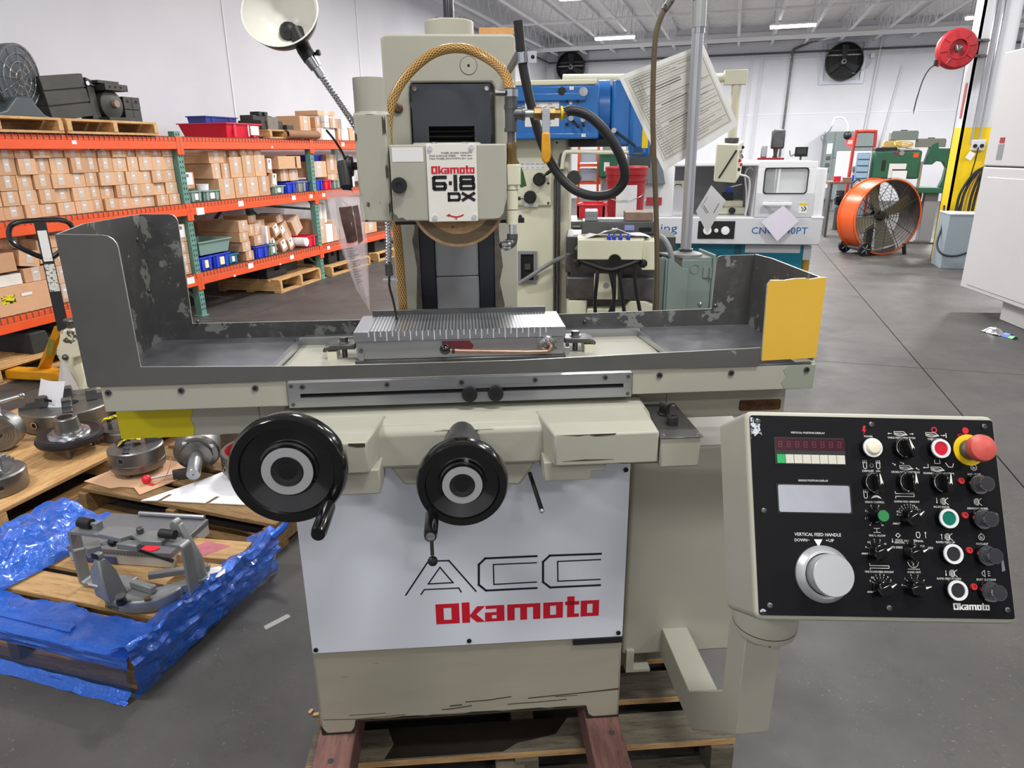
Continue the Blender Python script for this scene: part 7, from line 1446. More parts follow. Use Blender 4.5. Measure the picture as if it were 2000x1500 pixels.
b = MB(); b.tube([(-.13, -.03, .93), (-.05, -.05, .985), (.05, -.06, 1.05), (.12, -.2, 1.10), (.2, -.4, 1.18)], .0105, GREYI, n=8); b.build('grey_hose', t)
# ram and head
b = MB(); b.box(-.5, .26, -.1, .35, 1.634, 1.870, BLUEM); b.box(-.5, .26, -.12, .0, 1.634, 1.665, BLUEM); b.box(-.5, .2, -.115, -.1, 1.80, 1.84, BLUEM); b.build('blue_ram', t, bev=.012)
bx(t, 'cream_cover', (-.5, .245, -.1, .35, 1.871, 1.895), CREAML, .006)
b = MB(); b.lathe([(.14, .247), (.147, .255), (.147, .31), (.14, .318)], BLUEM, axis='x', n=40, c=(0, .1 - .02, 1.758)); b.build('swivel_ring', t)
b = MB(); b.prism([(1.62, -.07), (1.62, .2), (1.9, .2), (1.9, -.0), (1.86, -.05)], .318, .423, BLUEM, 'x', Matrix(((1, 0, 0, 0), (0, 1, 0, 0), (0, 0, 1, 0), (0, 0, 0, 1)))) if False else b.box(.318, .46, -.09, .25, 1.60, 1.89, BLUEM); b.build('head_flange', t, bev=.015)
b = MB(); b.box(.40, .50, -.12, .1, 1.55, 1.9, BLUEM); b.build('head_body', t, bev=.02); bx(t, 'yellow_edge', (.462, .49, -.122, -.12, 1.59, 1.68), YELC)
b = MB(); b.box(-.088, .073, -.1012, -.1, 1.692, 1.816, LABEL); o = b.build('gear_chart', t)
b = MB()
for c in range(2):
    b.text('AB'[c], INK, FT(-.03 + c * .06, -.1014, 1.806), h=.008)
    for r_ in range(6): b.text(('1800', '1100', '830', '520', '390', '220')[r_] if c == 0 else ('290', '224', '180', '110', '75', '45')[r_], INKG, FT(-.035 + c * .065, -.1014, 1.79 - r_ * .017), h=.010)
b.build('chart_figures', o, kind='stuff')
for x, z, m, r_ in ((.085, 1.845, BLKM, .018), (.185, 1.84, STEELB, .02), (-.11, 1.76, HOLE, .006), (.11, 1.80, HOLE, .006), (.16, 1.80, HOLE, .006), (.11, 1.70, HOLE, .006), (.065, 1.65, LABEL, .006)):
    b = MB(); b.lathe([(r_, -.1), (r_, -.118), (.0001, -.119)], m, axis='y', n=18, c=(x, 0, z)); b.build('plug', t)
bx(t, 'small_sticker', (.12, .133, -.1012, -.1, 1.787, 1.80), LABEL); bx(t, 'small_sticker', (.12, .14, -.1012, -.1, 1.85, 1.865), LABEL); bx(t, 'small_sticker', (.18, .2, -.1212, -.12, 1.643, 1.657), LABEL)
for x, z, x2, z2 in ((.13, 1.725, .165, 1.685), (.185, 1.72, .19, 1.69), (.33, 1.67, .43, 1.60)):
    b = MB(); b.cyl((x, -.1, z), (x2, -.15, z2), .006, BLKM, n=8); b.lathe([(.012, -.1), (.012, -.13)], STEELB, axis='y', n=12, c=(x, 0, z)); b.build('clamp_lever', t)
bx(t, 'under_ram', (.122, .4, -.05, .3, 1.60, 1.633), BLKM)
b = MB(); b.tube([(.09, -.1, 1.50), (.1, -.1, 1.565), (.13, -.1, 1.577), (.3, -.1, 1.573), (.44, -.1, 1.574)], .010, CREAML, n=8); b.build('bent_pipe', t); bx(t, 'pipe_block', (.42, .47, -.12, -.08, 1.56, 1.60), STEELD, .003)
b = MB(); b.lathe([(.03, 0), (.035, .03), (.03, .1)], mat('dark handwheel', (48, 48, 50), .5), axis='y', n=18, c=(.15, -.2, 1.46)); b.build('side_knob', t)
# knee, table, saddle box, hoses
bx(t, 'table', (.12, .62, -.33, .0, 1.13, 1.205), mat('dark table iron', (84, 84, 84), .45, .5), .004); b = MB(); b.box(.14, .6, -.24, .0, .12, 1.13, STEELD); b.build('knee_column', t)
bx(t, 'knee_casting', (.121, .56, -.3, -.02, .905, 1.015), mat('scraped casting', (120, 118, 120), .35, .6, var=.35, vs=12), .01); bx(t, 'knee_block', (.115, .20, -.24, 0, 1.02, 1.12), MC['scraped casting'], .01); bx(t, 'knee_centre', (.255, .367, -.33, -.28, .912, 1.03), CREAML, .004)
b = MB(); b.lathe([(.014, -.3305), (.014, -.332)], GREYI, axis='y', n=16, c=(.312, 0, .98)); b.build('oil_gauge', t)
b = MB(); b.prism([(.135, .82), (.22, .82), (.225, .9), (.135, .9)], -.3, -.2, CREAML, 'y'); b.prism([(.225, .80), (.58, .80), (.58, .86), (.5, .9), (.43, .9), (.40, .865), (.225, .86)], -.3, -.2, CREAML, 'y'); b.build('lower_casting', t, bev=.006)
b = MB(); n_ = [(.176, 1.118), (.315, 1.118)] + [(.342 - .027 * math.cos(a), 1.118 + .024 * math.sin(a)) for a in (.3, .8, 1.3, 1.8, 2.3, 2.8)] + [(.37, 1.118), (.463, 1.118), (.463, 1.206), (.176, 1.206)]
b.prism(n_, -.46, -.43, CREAML, 'y'); b.build('saddle_box', t, bev=.004); bx(t, 'saddle_side', (.463, .53, -.44, -.2, 1.07, 1.2), CREAML, .004)
b = MB(); b.box(.175, .47, -.43, -.15, 1.198, 1.21, CREAML); b.build('saddle_top', t)
for pts in ([(.19, -.44, 1.112), (.24, -.45, 1.095), (.32, -.46, 1.075), (.40, -.45, 1.095), (.45, -.44, 1.115)], [(.27, -.45, 1.09), (.265, -.46, 1.02), (.26, -.44, .93), (.265, -.42, .84)], [(.32, -.46, 1.075), (.335, -.46, 1.02), (.345, -.45, .94), (.325, -.44, .87), (.29, -.43, .84), (.265, -.42, .86)], [(.36, -.45, 1.085), (.375, -.45, 1.0), (.40, -.44, .84)], [(.43, -.45, 1.10), (.44, -.45, 1.0), (.475, -.44, .84)], [(.34, -.46, 1.075), (.345, -.46, .95), (.342, -.45, .82)]):
    b = MB(); b.tube(pts, .0085 if len(pts) != 5 or pts[0][2] < 1.1 else .014, BLKM, n=8); b.build('black_hose', t)
for x in (.175, .47):
    b = MB(); b.ball((x, -.43, 1.10), .022, BLKM, n=10); b.build('hose_knuckle', t)
b = MB(); b.lathe([(.05, .48), (.055, .5), (.055, .56), (.02, .57)], BLKM, axis='x', n=18, c=(0, -.25, 1.15)); b.build('table_handwheel', t)
# vise, rags, caps
M = Matrix.Translation((-.9, 3.5, 0)) @ Matrix.Rotation(R(11), 4, 'Z')
def at(p): return M @ Vector(p)
t = thing('machine_vise', 'long grey machine vise on the milling table', 'vise', at((.36, -.20, 1.2055)), R(11))
bx(t, 'body', (-.17, .17, -.06, .10, 0, .062), mat('vise grey', (96, 96, 98), .45, .5, var=.15, vs=10), .005); bx(t, 'fixed_jaw', (-.155, -.095, -.05, .09, .062, .108), STEEL, .003); bx(t, 'moving_jaw', (.03, .16, -.05, .09, .062, .102), mat('rusty jaw', (142, 118, 104), .6, .3, var=.25, vs=20), .003); bx(t, 'slide_rail', (-.1, .03, -.02, .06, .062, .07), STEELB)
bx(t, 'blue_label', (.03, .075, -.0615, -.06, .022, .045), mat('blue label', (130, 140, 205), .5)); b = MB(); b.prism(round_rect(.095, .155, .014, .034, .009), -.0612, -.06, HOLE, 'y'); b.build('slot', t)
b = MB(); b.cyl((-.17, 0, .03), (-.21, 0, .03), .012, STEELD, n=8); b.build('screw_end', t)
t = thing('rag', 'white folded rags on top of the cream saddle box', 'rag', at((.33, -.4, 1.2075)), R(11))
b = MB(); b.grid(lambda u, v: (-.12 + .14 * u, -.03 + .12 * v, .004 + .045 * u * (1 - .5 * v) + .006 * math.sin(u * 12) * v), 8, 6, PAPER, th=.003); b.build('left_fold', t); b = MB(); b.grid(lambda u, v: (.0 + .17 * u, -.035 + .12 * v, .004 + .04 * (1 - u) * (1 - .3 * v) + .005 * math.sin(u * 9 + v)), 8, 6, PAPER, th=.003); b.build('right_fold', t)
for k, (x, w_) in enumerate(((.314, 'first'), (.336, 'second'), (.364, 'third'), (.398, 'last'))):
    t = thing('blue_cone', 'small blue cone cap on the cream saddle box, %s from the left' % w_, 'cap', at((x, -.452, 1.2065)), 0, 'blue caps'); b = MB(); b.lathe([(.0085, 0), (.0085, .012), (.0045, .018), (.004, .027), (.0001, .027)], BINB, n=14); b.build('cone', t); b = MB(); b.lathe([(.0095, 0), (.0095, .004)], BINB, n=14); b.build('collar', t)
# bucket and bin on a stand
t = thing('work_stand', 'steel stand behind the mill carrying a red bucket', 'stand', (-.75, 4.85, 0), R(8))
bx(t, 'top', (-.32, .28, -.2, .25, 1.10, 1.14), STEELD, .003)
for x in (-.3, .26):
    for y in (-.18, .23): bx(t, 'leg', (x - .02, x + .02, y - .02, y + .02, 0, 1.1), STEELD)
t = thing('red_bucket', 'red plastic bucket with a white paper label behind the mill', 'bucket', (-.68, 4.82, 1.1405))
b = MB(); b.lathe([(.115, 0), (.128, .25), (.134, .25), (.134, .265), (.130, .267), (.131, .29), (.139, .29), (.139, .335), (.13, .34), (.125, .33), (.12, .05), (.0001, .05)], REDD, n=36); b.build('pail', t); b = MB(); b.lathe([(.139, .315), (.141, .332), (.135, .342), (.128, .336), (.0001, .332)], REDD, n=36); b.build('lid', t)
b = MB(); b.grid(lambda u, v: (.1285 * math.sin(-.35 + 1.1 * u), -.1285 * math.cos(-.35 + 1.1 * u) - .004 - .006 * v, .012 + .215 * v), 10, 6, PAPER, th=.001); b.build('paper_label', t)
b = MB(); b.tube([(-.136, 0, .27), (-.15, -.06, .2), (-.1, -.12, .15), (0, -.15, .13), (.1, -.12, .15), (.15, -.06, .2), (.136, 0, .27)], .003, STEELB, n=6); b.build('bail', t)
t = thing('red_bin', 'open red bin left of the red bucket behind the mill', 'bin', (-.92, 4.95, 1.1405)); b = MB(); b.box(-.09, .08, -.06, .1, 0, .012, REDP); b.box(-.1, .09, -.07, -.058, 0, .09, REDP); b.box(-.1, .09, .09, .1, 0, .1, REDP); b.box(-.1, -.088, -.07, .1, 0, .095, REDP); b.box(.078, .09, -.07, .1, 0, .1, REDP); b.build('tub', t); bx(t, 'rim', (-.105, .095, -.08, -.07, .08, .092), REDP)
t = thing('orange_frame', 'orange scaffold rack with grey drawers seen under the blue ram', 'rack', (-1.23, 6.3, 0), R(10))
for x in (-.09, .08): bx(t, 'post', (x, x + .022, 0, .03, 0, 1.68), ORANGE)
for z in (1.3, 1.45, 1.62): bx(t, 'shelf', (-.09, .10, 0, .3, z, z + .02), ORANGE)
for z in (1.33, 1.49): bx(t, 'drawer', (-.07, .08, .01, .28, z, z + .10), mat('lilac grey bin', (164, 168, 186), .5), .004)
bx(t, 'yellow_box', (.10, .17, .0, .1, 1.50, 1.56), mat('pale yellow box', (232, 222, 150), .5)); bx(t, 'bracket', (.09, .12, .0, .1, 1.3, 1.5), ORANGE)
t = thing('green_machine', 'dark green small machine seen between mill column and red bucket', 'machine', (-1.02, 6.0, 0), R(10))
bx(t, 'head', (-.06, .1, 0, .3, 1.37, 1.56), GREENM, .01); bx(t, 'post', (-.04, .06, .05, .25, 0, 1.37), GREYI, .01); bx(t, 'label', (-.015, .03, -.003, 0, 1.42, 1.49), LABEL); b = MB(); b.tube([(.06, -.01, 1.45), (.07, -.04, 1.35), (.05, -.03, 1.22), (.06, -.02, 1.1)], .012, BLKM, n=8); b.build('cable', t); bx(t, 'motor', (-.03, .07, -.02, .2, 1.56, 1.68), GREYI, .01)
# pendant box on a cream pipe and its paper
t = thing('control_pendant', 'cream pendant box hanging from a cream pipe arm beside the pole', 'control box', (-.03, 4.7, 1.385), R(8))
b = MB(); b.add([(-.095, -.09, .01), (.03, -.09, .0), (.03, -.09, .22), (-.095, -.09, .225), (.085, .08, .05), (.085, .08, .245), (-.08, .08, .01), (-.08, .08, .24)], [(0, 1, 2, 3), (1, 4, 5, 2), (3, 2, 5, 7), (0, 3, 7, 6), (0, 6, 4, 1), (6, 7, 5, 4)], CREAML); b.build('box', t, bev=.003)
b = MB()
for k, (u, v) in enumerate(((.3, .8), (.7, .82), (.3, .55), (.7, .55), (.3, .3), (.65, .35), (.5, .65))):
    p = Vector((.03, -.09, .0)).lerp(Vector((.085, .08, .05)), u) + Vector((0, 0, .21)) * v; b.ball(p + Vector((.004, -.002, 0)), .011, (STEELB, BLKM, REDP)[k % 3], n=8)
b.build('push_buttons', t, kind='stuff')
b = MB(); b.cyl((0, 0, .235), (0, 0, .262), .042, STEELD, n=16); b.cyl((0, 0, .26), (0, 0, .60), .028, CREAML, n=16); b.box(-.075, .055, -.035, .035, .56, .64, CREAML); b.cyl((-.06, 0, .60), (-1.02, -.2, .60), .026, CREAML, n=14); b.build('pipe_arm', t, bev=.002)
b = MB(); b.cyl((-.07, -.093, .03), (.02, -.097, .19), .005, BLKM, n=8); b.build('black_strap', t)
b = MB(); b.tube([(.05, -.08, .05), (.12, -.02, .02), (.13, .0, -.1), (.12, .0, -.2)], .006, WHITEM, n=8); b.build('white_cable', t)
def sheetpaper(name, label, pts, m=PAPER, prints=True):
    P_ = [Vector(p) for p in pts]; c = sum(P_, Vector()) / 4
    t = thing(name, label, 'paper', c); Q_ = [p - c for p in P_]
    f = lambda u, v: Q_[0].lerp(Q_[1], u).lerp(Q_[3].lerp(Q_[2], u), v)
    b = MB(); b.grid(f, 3, 3, m, th=.002); b.build('sheet', t)
    if prints:
        b = MB()
        for (u0, u1, v0, v1) in ((.12, .14, .35, .75), (.2, .55, .62, .645), (.2, .5, .68, .70), (.75, .79, .2, .5)): b.grid(lambda u, v: f(u0 + (u1 - u0) * u, v0 + (v1 - v0) * v) + Vector((0, -.003, 0)), 1, 1, INKG)
        b.build('printed_lines', t, kind='stuff')
    return t
sheetpaper('hanging_sheet', 'white printed sheet in a sleeve hanging below the cream pendant', [(-.1259, 4.55, 1.375), (-.033, 4.55, 1.285), (-.128, 4.55, 1.085), (-.206, 4.55, 1.222)])
t = [o for o in COL.objects if o.name.startswith('hanging_sheet') and o.parent is None][0]; l_ = t.location
b = MB(); b.cyl((-.1259 - l_.x, 4.55 - l_.y, 1.372 - l_.z), (-.10 - l_.x, 4.625 - l_.y, 1.40 - l_.z), .003, BLKM, n=6); b.build('tie', t)
# CNC lathe
t = thing('lathe', 'white and teal computer lathe with sliding doors behind the conduit pole', 'lathe', (.1, 6.8, 0), R(8))
bx(t, 'teal_base', (-1.05, .592, .1, .9, .0, .745), TEAL, .01); bx(t, 'base_gap', (-.02, .04, .095, .1, .2, .745), mat('teal shade', (0, 84, 104), .5))
b = MB(); b.prism([(-1.2, .765), (-1.18, .75), (.69, .75), (.704, .78), (.704, .992), (-1.2, .992)], 0, 1.0, GREYM, 'y'); b.build('chip_tray', t, bev=.008); bx(t, 'tray_end', (.60, .71, -.003, .2, .985, 1.0), WHITEM, .003)
bx(t, 'left_door', (-1.2, -.615, .02, .1, .99, 1.465), WHITEM, .015); bx(t, 'roof', (-1.2, .60, .02, .95, 1.437, 1.475), WHITEM, .01); bx(t, 'back_wall', (-.62, .12, .7, .72, .99, 1.44), GREYI); bx(t, 'hood_side', (.10, .118, .05, .72, .99, 1.44), GREYM, .003)
for a in ((.108, .603, .993, 1.2), (.108, .603, 1.42, 1.476), (.108, .165, 1.2, 1.42), (.53, .603, 1.2, 1.42)): bx(t, 'right_door_panel', (a[0], a[1], .0, .03, a[2], a[3]), WHITEM if a[2] > 1.1 else GREYM, .003)
b = MB(); o_ = round_rect(.16, .536, 1.197, 1.424, .03, 5); i_ = round_rect(.17, .526, 1.207, 1.414, .025, 5); n_ = len(o_); b.add([(p[0], -.004, p[1]) for p in o_] + [(p[0], -.004, p[1]) for p in i_], [(k, (k + 1) % n_, (k + 1) % n_ + n_, k + n_) for k in range(n_)], BLKM); b.build('window_seal', t)
b = MB(); b.box(.16, .536, .012, .016, 1.197, 1.424, GLASS); b.build('window_pane', t); bx(t, 'inner_panel', (.31, .54, .06, .07, 1.0, 1.42), WHITEM); bx(t, 'inner_dark', (.12, .31, .3, .31, 1.0, 1.43), GREYI)
bx(t, 'end_cover', (.605, .695, .02, .9, .993, 1.415), WHITEM, .008)
b = MB(); b.box(.164, .414, -.045, -.02, 1.1, 1.126, WHITEM); b.box(.18, .2, -.03, .0, 1.1, 1.126, WHITEM); b.box(.37, .39, -.03, .0, 1.1, 1.126, WHITEM); b.build('door_handle', t, bev=.004)
b = MB(); b.box(.484, .557, -.002, 0, 1.03, 1.12, LABEL); b.box(.484, .557, -.003, -.002, 1.10, 1.12, YELC); b.strip([(.505, 1.085), (.52, 1.07), (.515, 1.05)], .006, INK, FT(0, -.0025, 0)); b.strip([(.53, 1.09), (.545, 1.07), (.53, 1.055)], .008, INK, FT(0, -.0025, 0)); b.build('warning_sticker', t)
bx(t, 'switch_panel', (-.379, -.052, -.004, 0, .80, .96), BLKM, .002)
for x, m, r_ in ((-.295, WHITEM, .038), (-.135, WHITEM, .038), (-.215, PLATE, .018)):
    b = MB(); b.lathe([(r_, -.004), (r_ * .95, -.02), (.0001, -.022)], m, axis='y', n=22, c=(x, 0, .875)); b.build('dial' if r_ > .03 else 'switch', t)
CY = mat('lathe lettering blue', (10, 96, 158), .4)
b = MB(); b.text('Clausing', CY, FT(-.565, -.001, .885), h=.095, w=.46, align='r'); b.build('front_lettering', t); b = MB(); b.text('CNC1340PT', CY, FT(.34, -.001, .878), w=.485, h=.06); b.build('front_lettering', t)
b = MB(); b.box(-.615, -.50, .3, .5, .99, 1.3, WHITEM); b.box(-.61, -.51, .295, .3, 1.24, 1.29, CREAML); b.strip([(-.59, 1.26), (-.58, 1.27), (-.54, 1.27), (-.53, 1.26)], .008, INK, FT(0, .294, 0)); b.build('headstock', t, bev=.004); b = MB(); b.lathe([(.06, -.53), (.06, -.45), (.04, -.43)], STEELD, axis='x', n=20, c=(0, .4, 1.08)); b.build('spindle_chuck', t)
bx(t, 'cross_slide', (-.18, .08, .3, .6, .995, 1.06), CREAML, .008); bx(t, 'compound', (-.12, .05, .32, .5, 1.06, 1.12), CREAML, .008); b = MB(); b.lathe([(.03, .27), (.03, .3)], BLKM, axis='y', n=16, c=(-.05, 0, 1.03)); b.build('slide_dial', t); bx(t, 'tool_post', (-.13, -.04, .35, .45, 1.12, 1.19), BLKM, .004); b = MB(); b.box(-.1, -.06, .37, .42, 1.19, 1.24, BINB); b.cyl((-.08, .38, 1.24), (.03, .36, 1.27), .007, STEELB, n=8); b.build('tool_lever', t)
b = MB(); b.tube([(.1, .2, 1.40), (.06, .2, 1.42), (.03, .22, 1.36), (.06, .24, 1.2), (.07, .25, 1.05)], .008, WHITEM, n=8); b.build('coolant_tube', t)
b = MB(); b.add([(-1.05, -.02, 1.66), (-.78, -.02, 1.66), (-.70, -.06, 1.29), (-1.05, -.06, 1.29), (-1.05, .1, 1.66), (-.78, .1, 1.66), (-.70, .1, 1.29), (-1.05, .1, 1.29)], [(0, 1, 2, 3), (0, 4, 5, 1), (1, 5, 6, 2), (2, 6, 7, 3), (3, 7, 4, 0), (4, 7, 6, 5)], mat('control grey', (96, 104, 108), .45)); o = b.build('control_head', t, bev=.004); bx(o, 'screen', (-1.03, -.84, -.045, -.035, 1.36, 1.62), mat('dark screen', (58, 66, 66), .2)); b = MB()
for k in range(7): b.box(-.82, -.79, -.05, -.04, 1.60 - k * .035, 1.615 - k * .035, mat('blue key', (60, 76, 120), .5))
b.build('soft_keys', o, kind='stuff'); bx(t, 'control_arm', (-.95, -.8, .0, .1, 1.465, 1.5), GREYM, .003)
b = MB(); b.box(-.86, -.72, -.002, 0.0, 1.10, 1.17, mat('hazard strip red', (176, 60, 70), .5)); b.build('panel_strip', t)
b = MB(); b.box(.592, .66, .1, .3, .60, .73, GREYM); b.lathe([(.035, .47), (.038, .62)], mat('amber oil', (206, 160, 40), .2, alpha=.85), n=16, c=(.635, .16, 0)); b.lathe([(.01, .5), (.01, .7)], BLKM, n=8, c=(.635, .14, 0)); b.build('oil_reservoir', t)
bx(t, 'foot_plate', (.07, .56, .09, .1, .665, .735), GREYM)
M8 = Matrix.Translation((.1, 6.8, 0)) @ Matrix.Rotation(R(8), 4, 'Z')
sheetpaper('hanging_sheet', 'pale sheet in a clear bag hanging from the lathe door handle', [M8 @ Vector(p) for p in ((.34, -.05, 1.10), (.485, -.05, .97), (.32, -.055, .79), (.166, -.05, .96))], mat('lilac paper', (222, 218, 232), .4), False)
t = thing('drill_press', 'small grey drill press with red base behind the lathe roof', 'drill press', (.46, 9.5, 0)); b = MB(); b.cyl((0, 0, 0), (0, 0, 1.5), .03, STEELD, n=10); b.build('column', t); bx(t, 'head', (-.06, .09, -.1, .1, 1.58, 1.8), STEELD, .02); b = MB(); b.lathe([(.02, 1.5), (.03, 1.58)], STEELD, n=12, c=(0, -.05, 0)); b.build('spindle', t); bx(t, 'red_table', (-.2, .1, -.15, .1, 1.45, 1.48), REDD); bx(t, 'bottle', (-.17, -.1, -.1, -.03, 1.48, 1.62), STEELB, .01); bx(t, 'base', (-.2, .2, -.2, .2, 0, .05), STEELD)
t = thing('digital_readout', 'small black readout on an arm above the lathe roof', 'readout', (.74, 9.3, 0)); bx(t, 'display', (-.07, .07, -.03, .03, 1.49, 1.60), BLKM, .006); bx(t, 'screen', (-.05, .05, -.032, -.03, 1.52, 1.58), mat('dark screen', (58, 66, 66))); b = MB(); b.cyl((0, 0, 0), (0, 0, 1.49), .012, STEELD, n=8); b.tube([(-.07, 0, 1.52), (-.11, .02, 1.5), (-.13, .03, 1.56)], .008, GREYI, n=6); b.build('stand', t)
# ------------------------------------------------------------ drum fan, saw and the machines at the back right
t = thing('drum_fan', 'large orange drum fan on wheels standing on the open floor', 'fan', (2.2, 12.25, 0), 0)
A = Vector((.463, -.886, 0)); M = Matrix.Translation((.0, 0, .575)) @ A.to_track_quat('Z', 'Y').to_matrix().to_4x4()
r_ = .545
b = MB(); b.lathe([(r_, -.22), (r_ + .02, -.22), (r_ + .02, -.20), (r_, -.19), (r_, .19), (r_ + .02, .2), (r_ + .02, .22), (r_, .22)], ORANGEF, n=64, T=M, cap=False); b.build('drum', t)
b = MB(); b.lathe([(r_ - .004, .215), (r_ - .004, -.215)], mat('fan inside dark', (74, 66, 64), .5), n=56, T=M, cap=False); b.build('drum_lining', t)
GRD = mat('guard wire', (70, 68, 66), .5, .5)
for z, nm in ((.205, 'front_guard'), (-.205, 'rear_guard')):
    b = MB()
    for k in range(1, 13): b.lathe([(k * .048, z), (k * .048 + .004, z), (k * .048 + .004, z + .003), (k * .048, z + .003)], GRD, n=40, T=M, cap=False)
    for k in range(6): a = k * PI / 6; b.cyl(M @ Vector((-r_ * math.cos(a), -r_ * math.sin(a), z)), M @ Vector((r_ * math.cos(a), r_ * math.sin(a), z)), .005, GRD, n=5)
    b.build(nm, t)
b = MB(); b.lathe([(.07, -.05), (.07, .08), (.03, .1)], BLKM, n=18, T=M); b.build('hub', t)
for k in range(4):
    b = MB(); b.prism([(.05, -.05), (r_ * .93, -.16), (r_ * .95, .14), (.05, .06)], -.006, .006, mat('fan blade pale', (150, 148, 142), .4, .4), 'z', M @ Matrix.Rotation(.4 + k * PI / 2, 4, 'Z') @ Matrix.Rotation(.45, 4, 'X')); b.build('blade', t)
b = MB(); b.box(-.06, .06, -.55, .55, -.2, -.14, STEELD, M @ Matrix.Rotation(R(0), 4, 'Z')); b.lathe([(.11, -.2), (.11, -.06)], BLKM, n=18, T=M); b.build('motor_bar', t)
UPV = (M.inverted().to_3x3() @ Vector((0, 0, 1))); SD = (M.inverted().to_3x3() @ Vector((A.y, -A.x, 0)))
def fan_at(side, fwd, z): return Vector((0, 0, 0)) + Vector((-A.y, A.x, 0)) * side + A * fwd + Vector((0, 0, z))
for fwd in (-.24, .24):
    b = MB(); c = fan_at(-.34, fwd, .105); b.latheto(c - A * .025, A, [(.03, 0), (.1, .0), (.105, .01), (.105, .04), (.1, .05), (.075, .05), (.07, .04), (.03, .05)], BLKM, n=22); o = b.build('wheel', t)
    b = MB()
    for k in range(5): a = k * 2 * PI / 5; Q = frame3(c + A * .028, Vector((-A.y, A.x, 0)), (0, 0, 1)); b.cyl(Q @ Vector((.015 * math.cos(a), .015 * math.sin(a), 0)), Q @ Vector((.075 * math.cos(a), .075 * math.sin(a), 0)), .007, GREYI, n=5)
    b.build('spokes', o)
b = MB(); b.cyl(fan_at(-.34, -.26, .105), fan_at(-.34, .26, .105), .03, STEELD, n=10); b.build('axle', t)
for fwd in (-.2, .2):
    b = MB(); b.cyl(fan_at(.40, fwd, .005), fan_at(.36, fwd, .17), .03, BLKM, n=10); b.build('foot', t)
b = MB(); b.tube([fan_at(-.52, -.02, 1.0), fan_at(-.50, -.05, 1.06), fan_at(-.42, -.05, 1.12), fan_at(-.38, -.02, 1.1)], .012, BLKM, n=8); b.build('handle', t)
t = thing('saw_machine', 'green vertical bandsaw with arched frame behind the drum fan', 'bandsaw', (2.9, 14.0, 0), R(-3))
bx(t, 'wheel_cover', (-.62, .11, -.2, .2, 1.07, 1.53), GREENM, .03); bx(t, 'table_casting', (-.12, .62, -.25, .35, .84, .93), GREENM, .01); b = MB(); n_ = [(.18, 1.30), (.24, 1.62), (.34, 1.66), (.36, 1.56), (.60, 1.56), (.72, 1.46), (.72, .93), (.46, .93), (.50, 1.05), (.52, 1.25), (.46, 1.34), (.36, 1.36), (.30, 1.30)]; b.prism(n_, -.1, .1, GREENM, 'y'); b.build('arched_frame', t, bev=.01)
bx(t, 'pedestal', (.28, .48, -.1, .15, .0, .84), GREYI, .01); bx(t, 'pedestal_side', (.08, .26, .1, .2, .3, .84), STEELD); bx(t, 'blade_guide', (.12, .16, -.12, -.06, .93, 1.35), STEEL); bx(t, 'white_notice', (-.36, -.1, -.205, -.2, 1.08, 1.32), LABEL, .002); b = MB(); b.box(-.30, -.08, -.24, -.23, 1.07, 1.22, PAPER); b.box(-.31, -.08, -.245, -.235, 1.21, 1.23, BLKM); b.build('clipboard', t)
b = MB()
for k in range(5): b.box(-.33 + .002, -.23, -.2035, -.2, 1.455 + k * .010, 1.46 + k * .010, REDD)
b.box(-.33, -.29, -.2045, -.2, 1.48, 1.505, BINN); b.build('flag_sticker', t); bx(t, 'orange_plate', (-.02, .06, -.205, -.2, 1.42, 1.49), ORANGE); bx(t, 'grab_slot', (-.48, -.42, -.205, -.2, 1.2, 1.38), BLKM, .004); bx(t, 'base_plate', (-.2, .7, -.3, .3, 0, .03), STEELD)
b = MB(); b.lathe([(.04, -.22), (.04, -.2)], GREYI, axis='y', n=14, c=(-.2, 0, 1.49)); b.build('latch', t)
for i, (x, y, z, w_, h_, d_, m, lb, nm) in enumerate(((2.72, 14.05, 1.70, .42, .15, .2, GREYC, 'grey toolbox with blue edge on the pile above the green saw', 'toolbox'), (3.14, 14.0, 1.58, .42, .14, .22, mat('olive grey box', (122, 126, 116), .5), 'olive grey toolbox right of the grey one above the saw', 'toolbox'), (2.45, 13.95, 1.532, .34, .05, .25, BLKM, 'flat black case on top of the saw cover', 'case'), (2.55, 14.0, 1.583, .28, .11, .2, mat('tan canvas', (196, 170, 112), .7), 'tan canvas bundle under the grey toolbox', 'bundle'), (2.8, 13.9, 1.531, .3, .03, .2, mat('dusty plastic', (182, 182, 172), .4), 'dusty clear plastic heap on the saw cover', 'plastic'))):
    t = thing(nm, lb, nm, (x, y, z)); b = MB(); b.prism([(-w_ / 2, 0), (w_ / 2, 0), (w_ / 2, h_ * .8), (w_ / 2 - .02, h_), (-w_ / 2 + .02, h_), (-w_ / 2, h_ * .8)], -d_ / 2, d_ / 2, m, 'y'); b.build('body', t, bev=.008); bx(t, 'handle', (-.05, .05, -.012, .012, h_, h_ + .015), BLKM if i != 4 else m)
t = thing('yellow_hose', 'coil of yellow hose on the tan bundle above the saw', 'hose', (2.70, 13.86, 1.60)); b = MB(); b.tube([(.14 * math.cos(a * .7), .03 * math.sin(a * 1.1) - .03, .04 * math.sin(a * .7) + .012 * a * .3) for a in range(18)], .012, mat('pale yellow hose', (226, 198, 110), .5), n=6, sm=3); b.build('coil', t)
t = thing('drawer_tower', 'blue grey drawer tower left of the green saw', 'drawers', (2.12, 13.85, 0), R(-6)); bx(t, 'cabinet', (-.1, .1, .0, .3, 0, 1.5), mat('steel blue', (120, 142, 164), .5), .005)
for k in range(5): bx(t, 'drawer', (-.09, .09, -.025, 0, .98 + k * .105, 1.06 + k * .105), mat('pale blue drawer', (150, 182, 206), .4), .004)
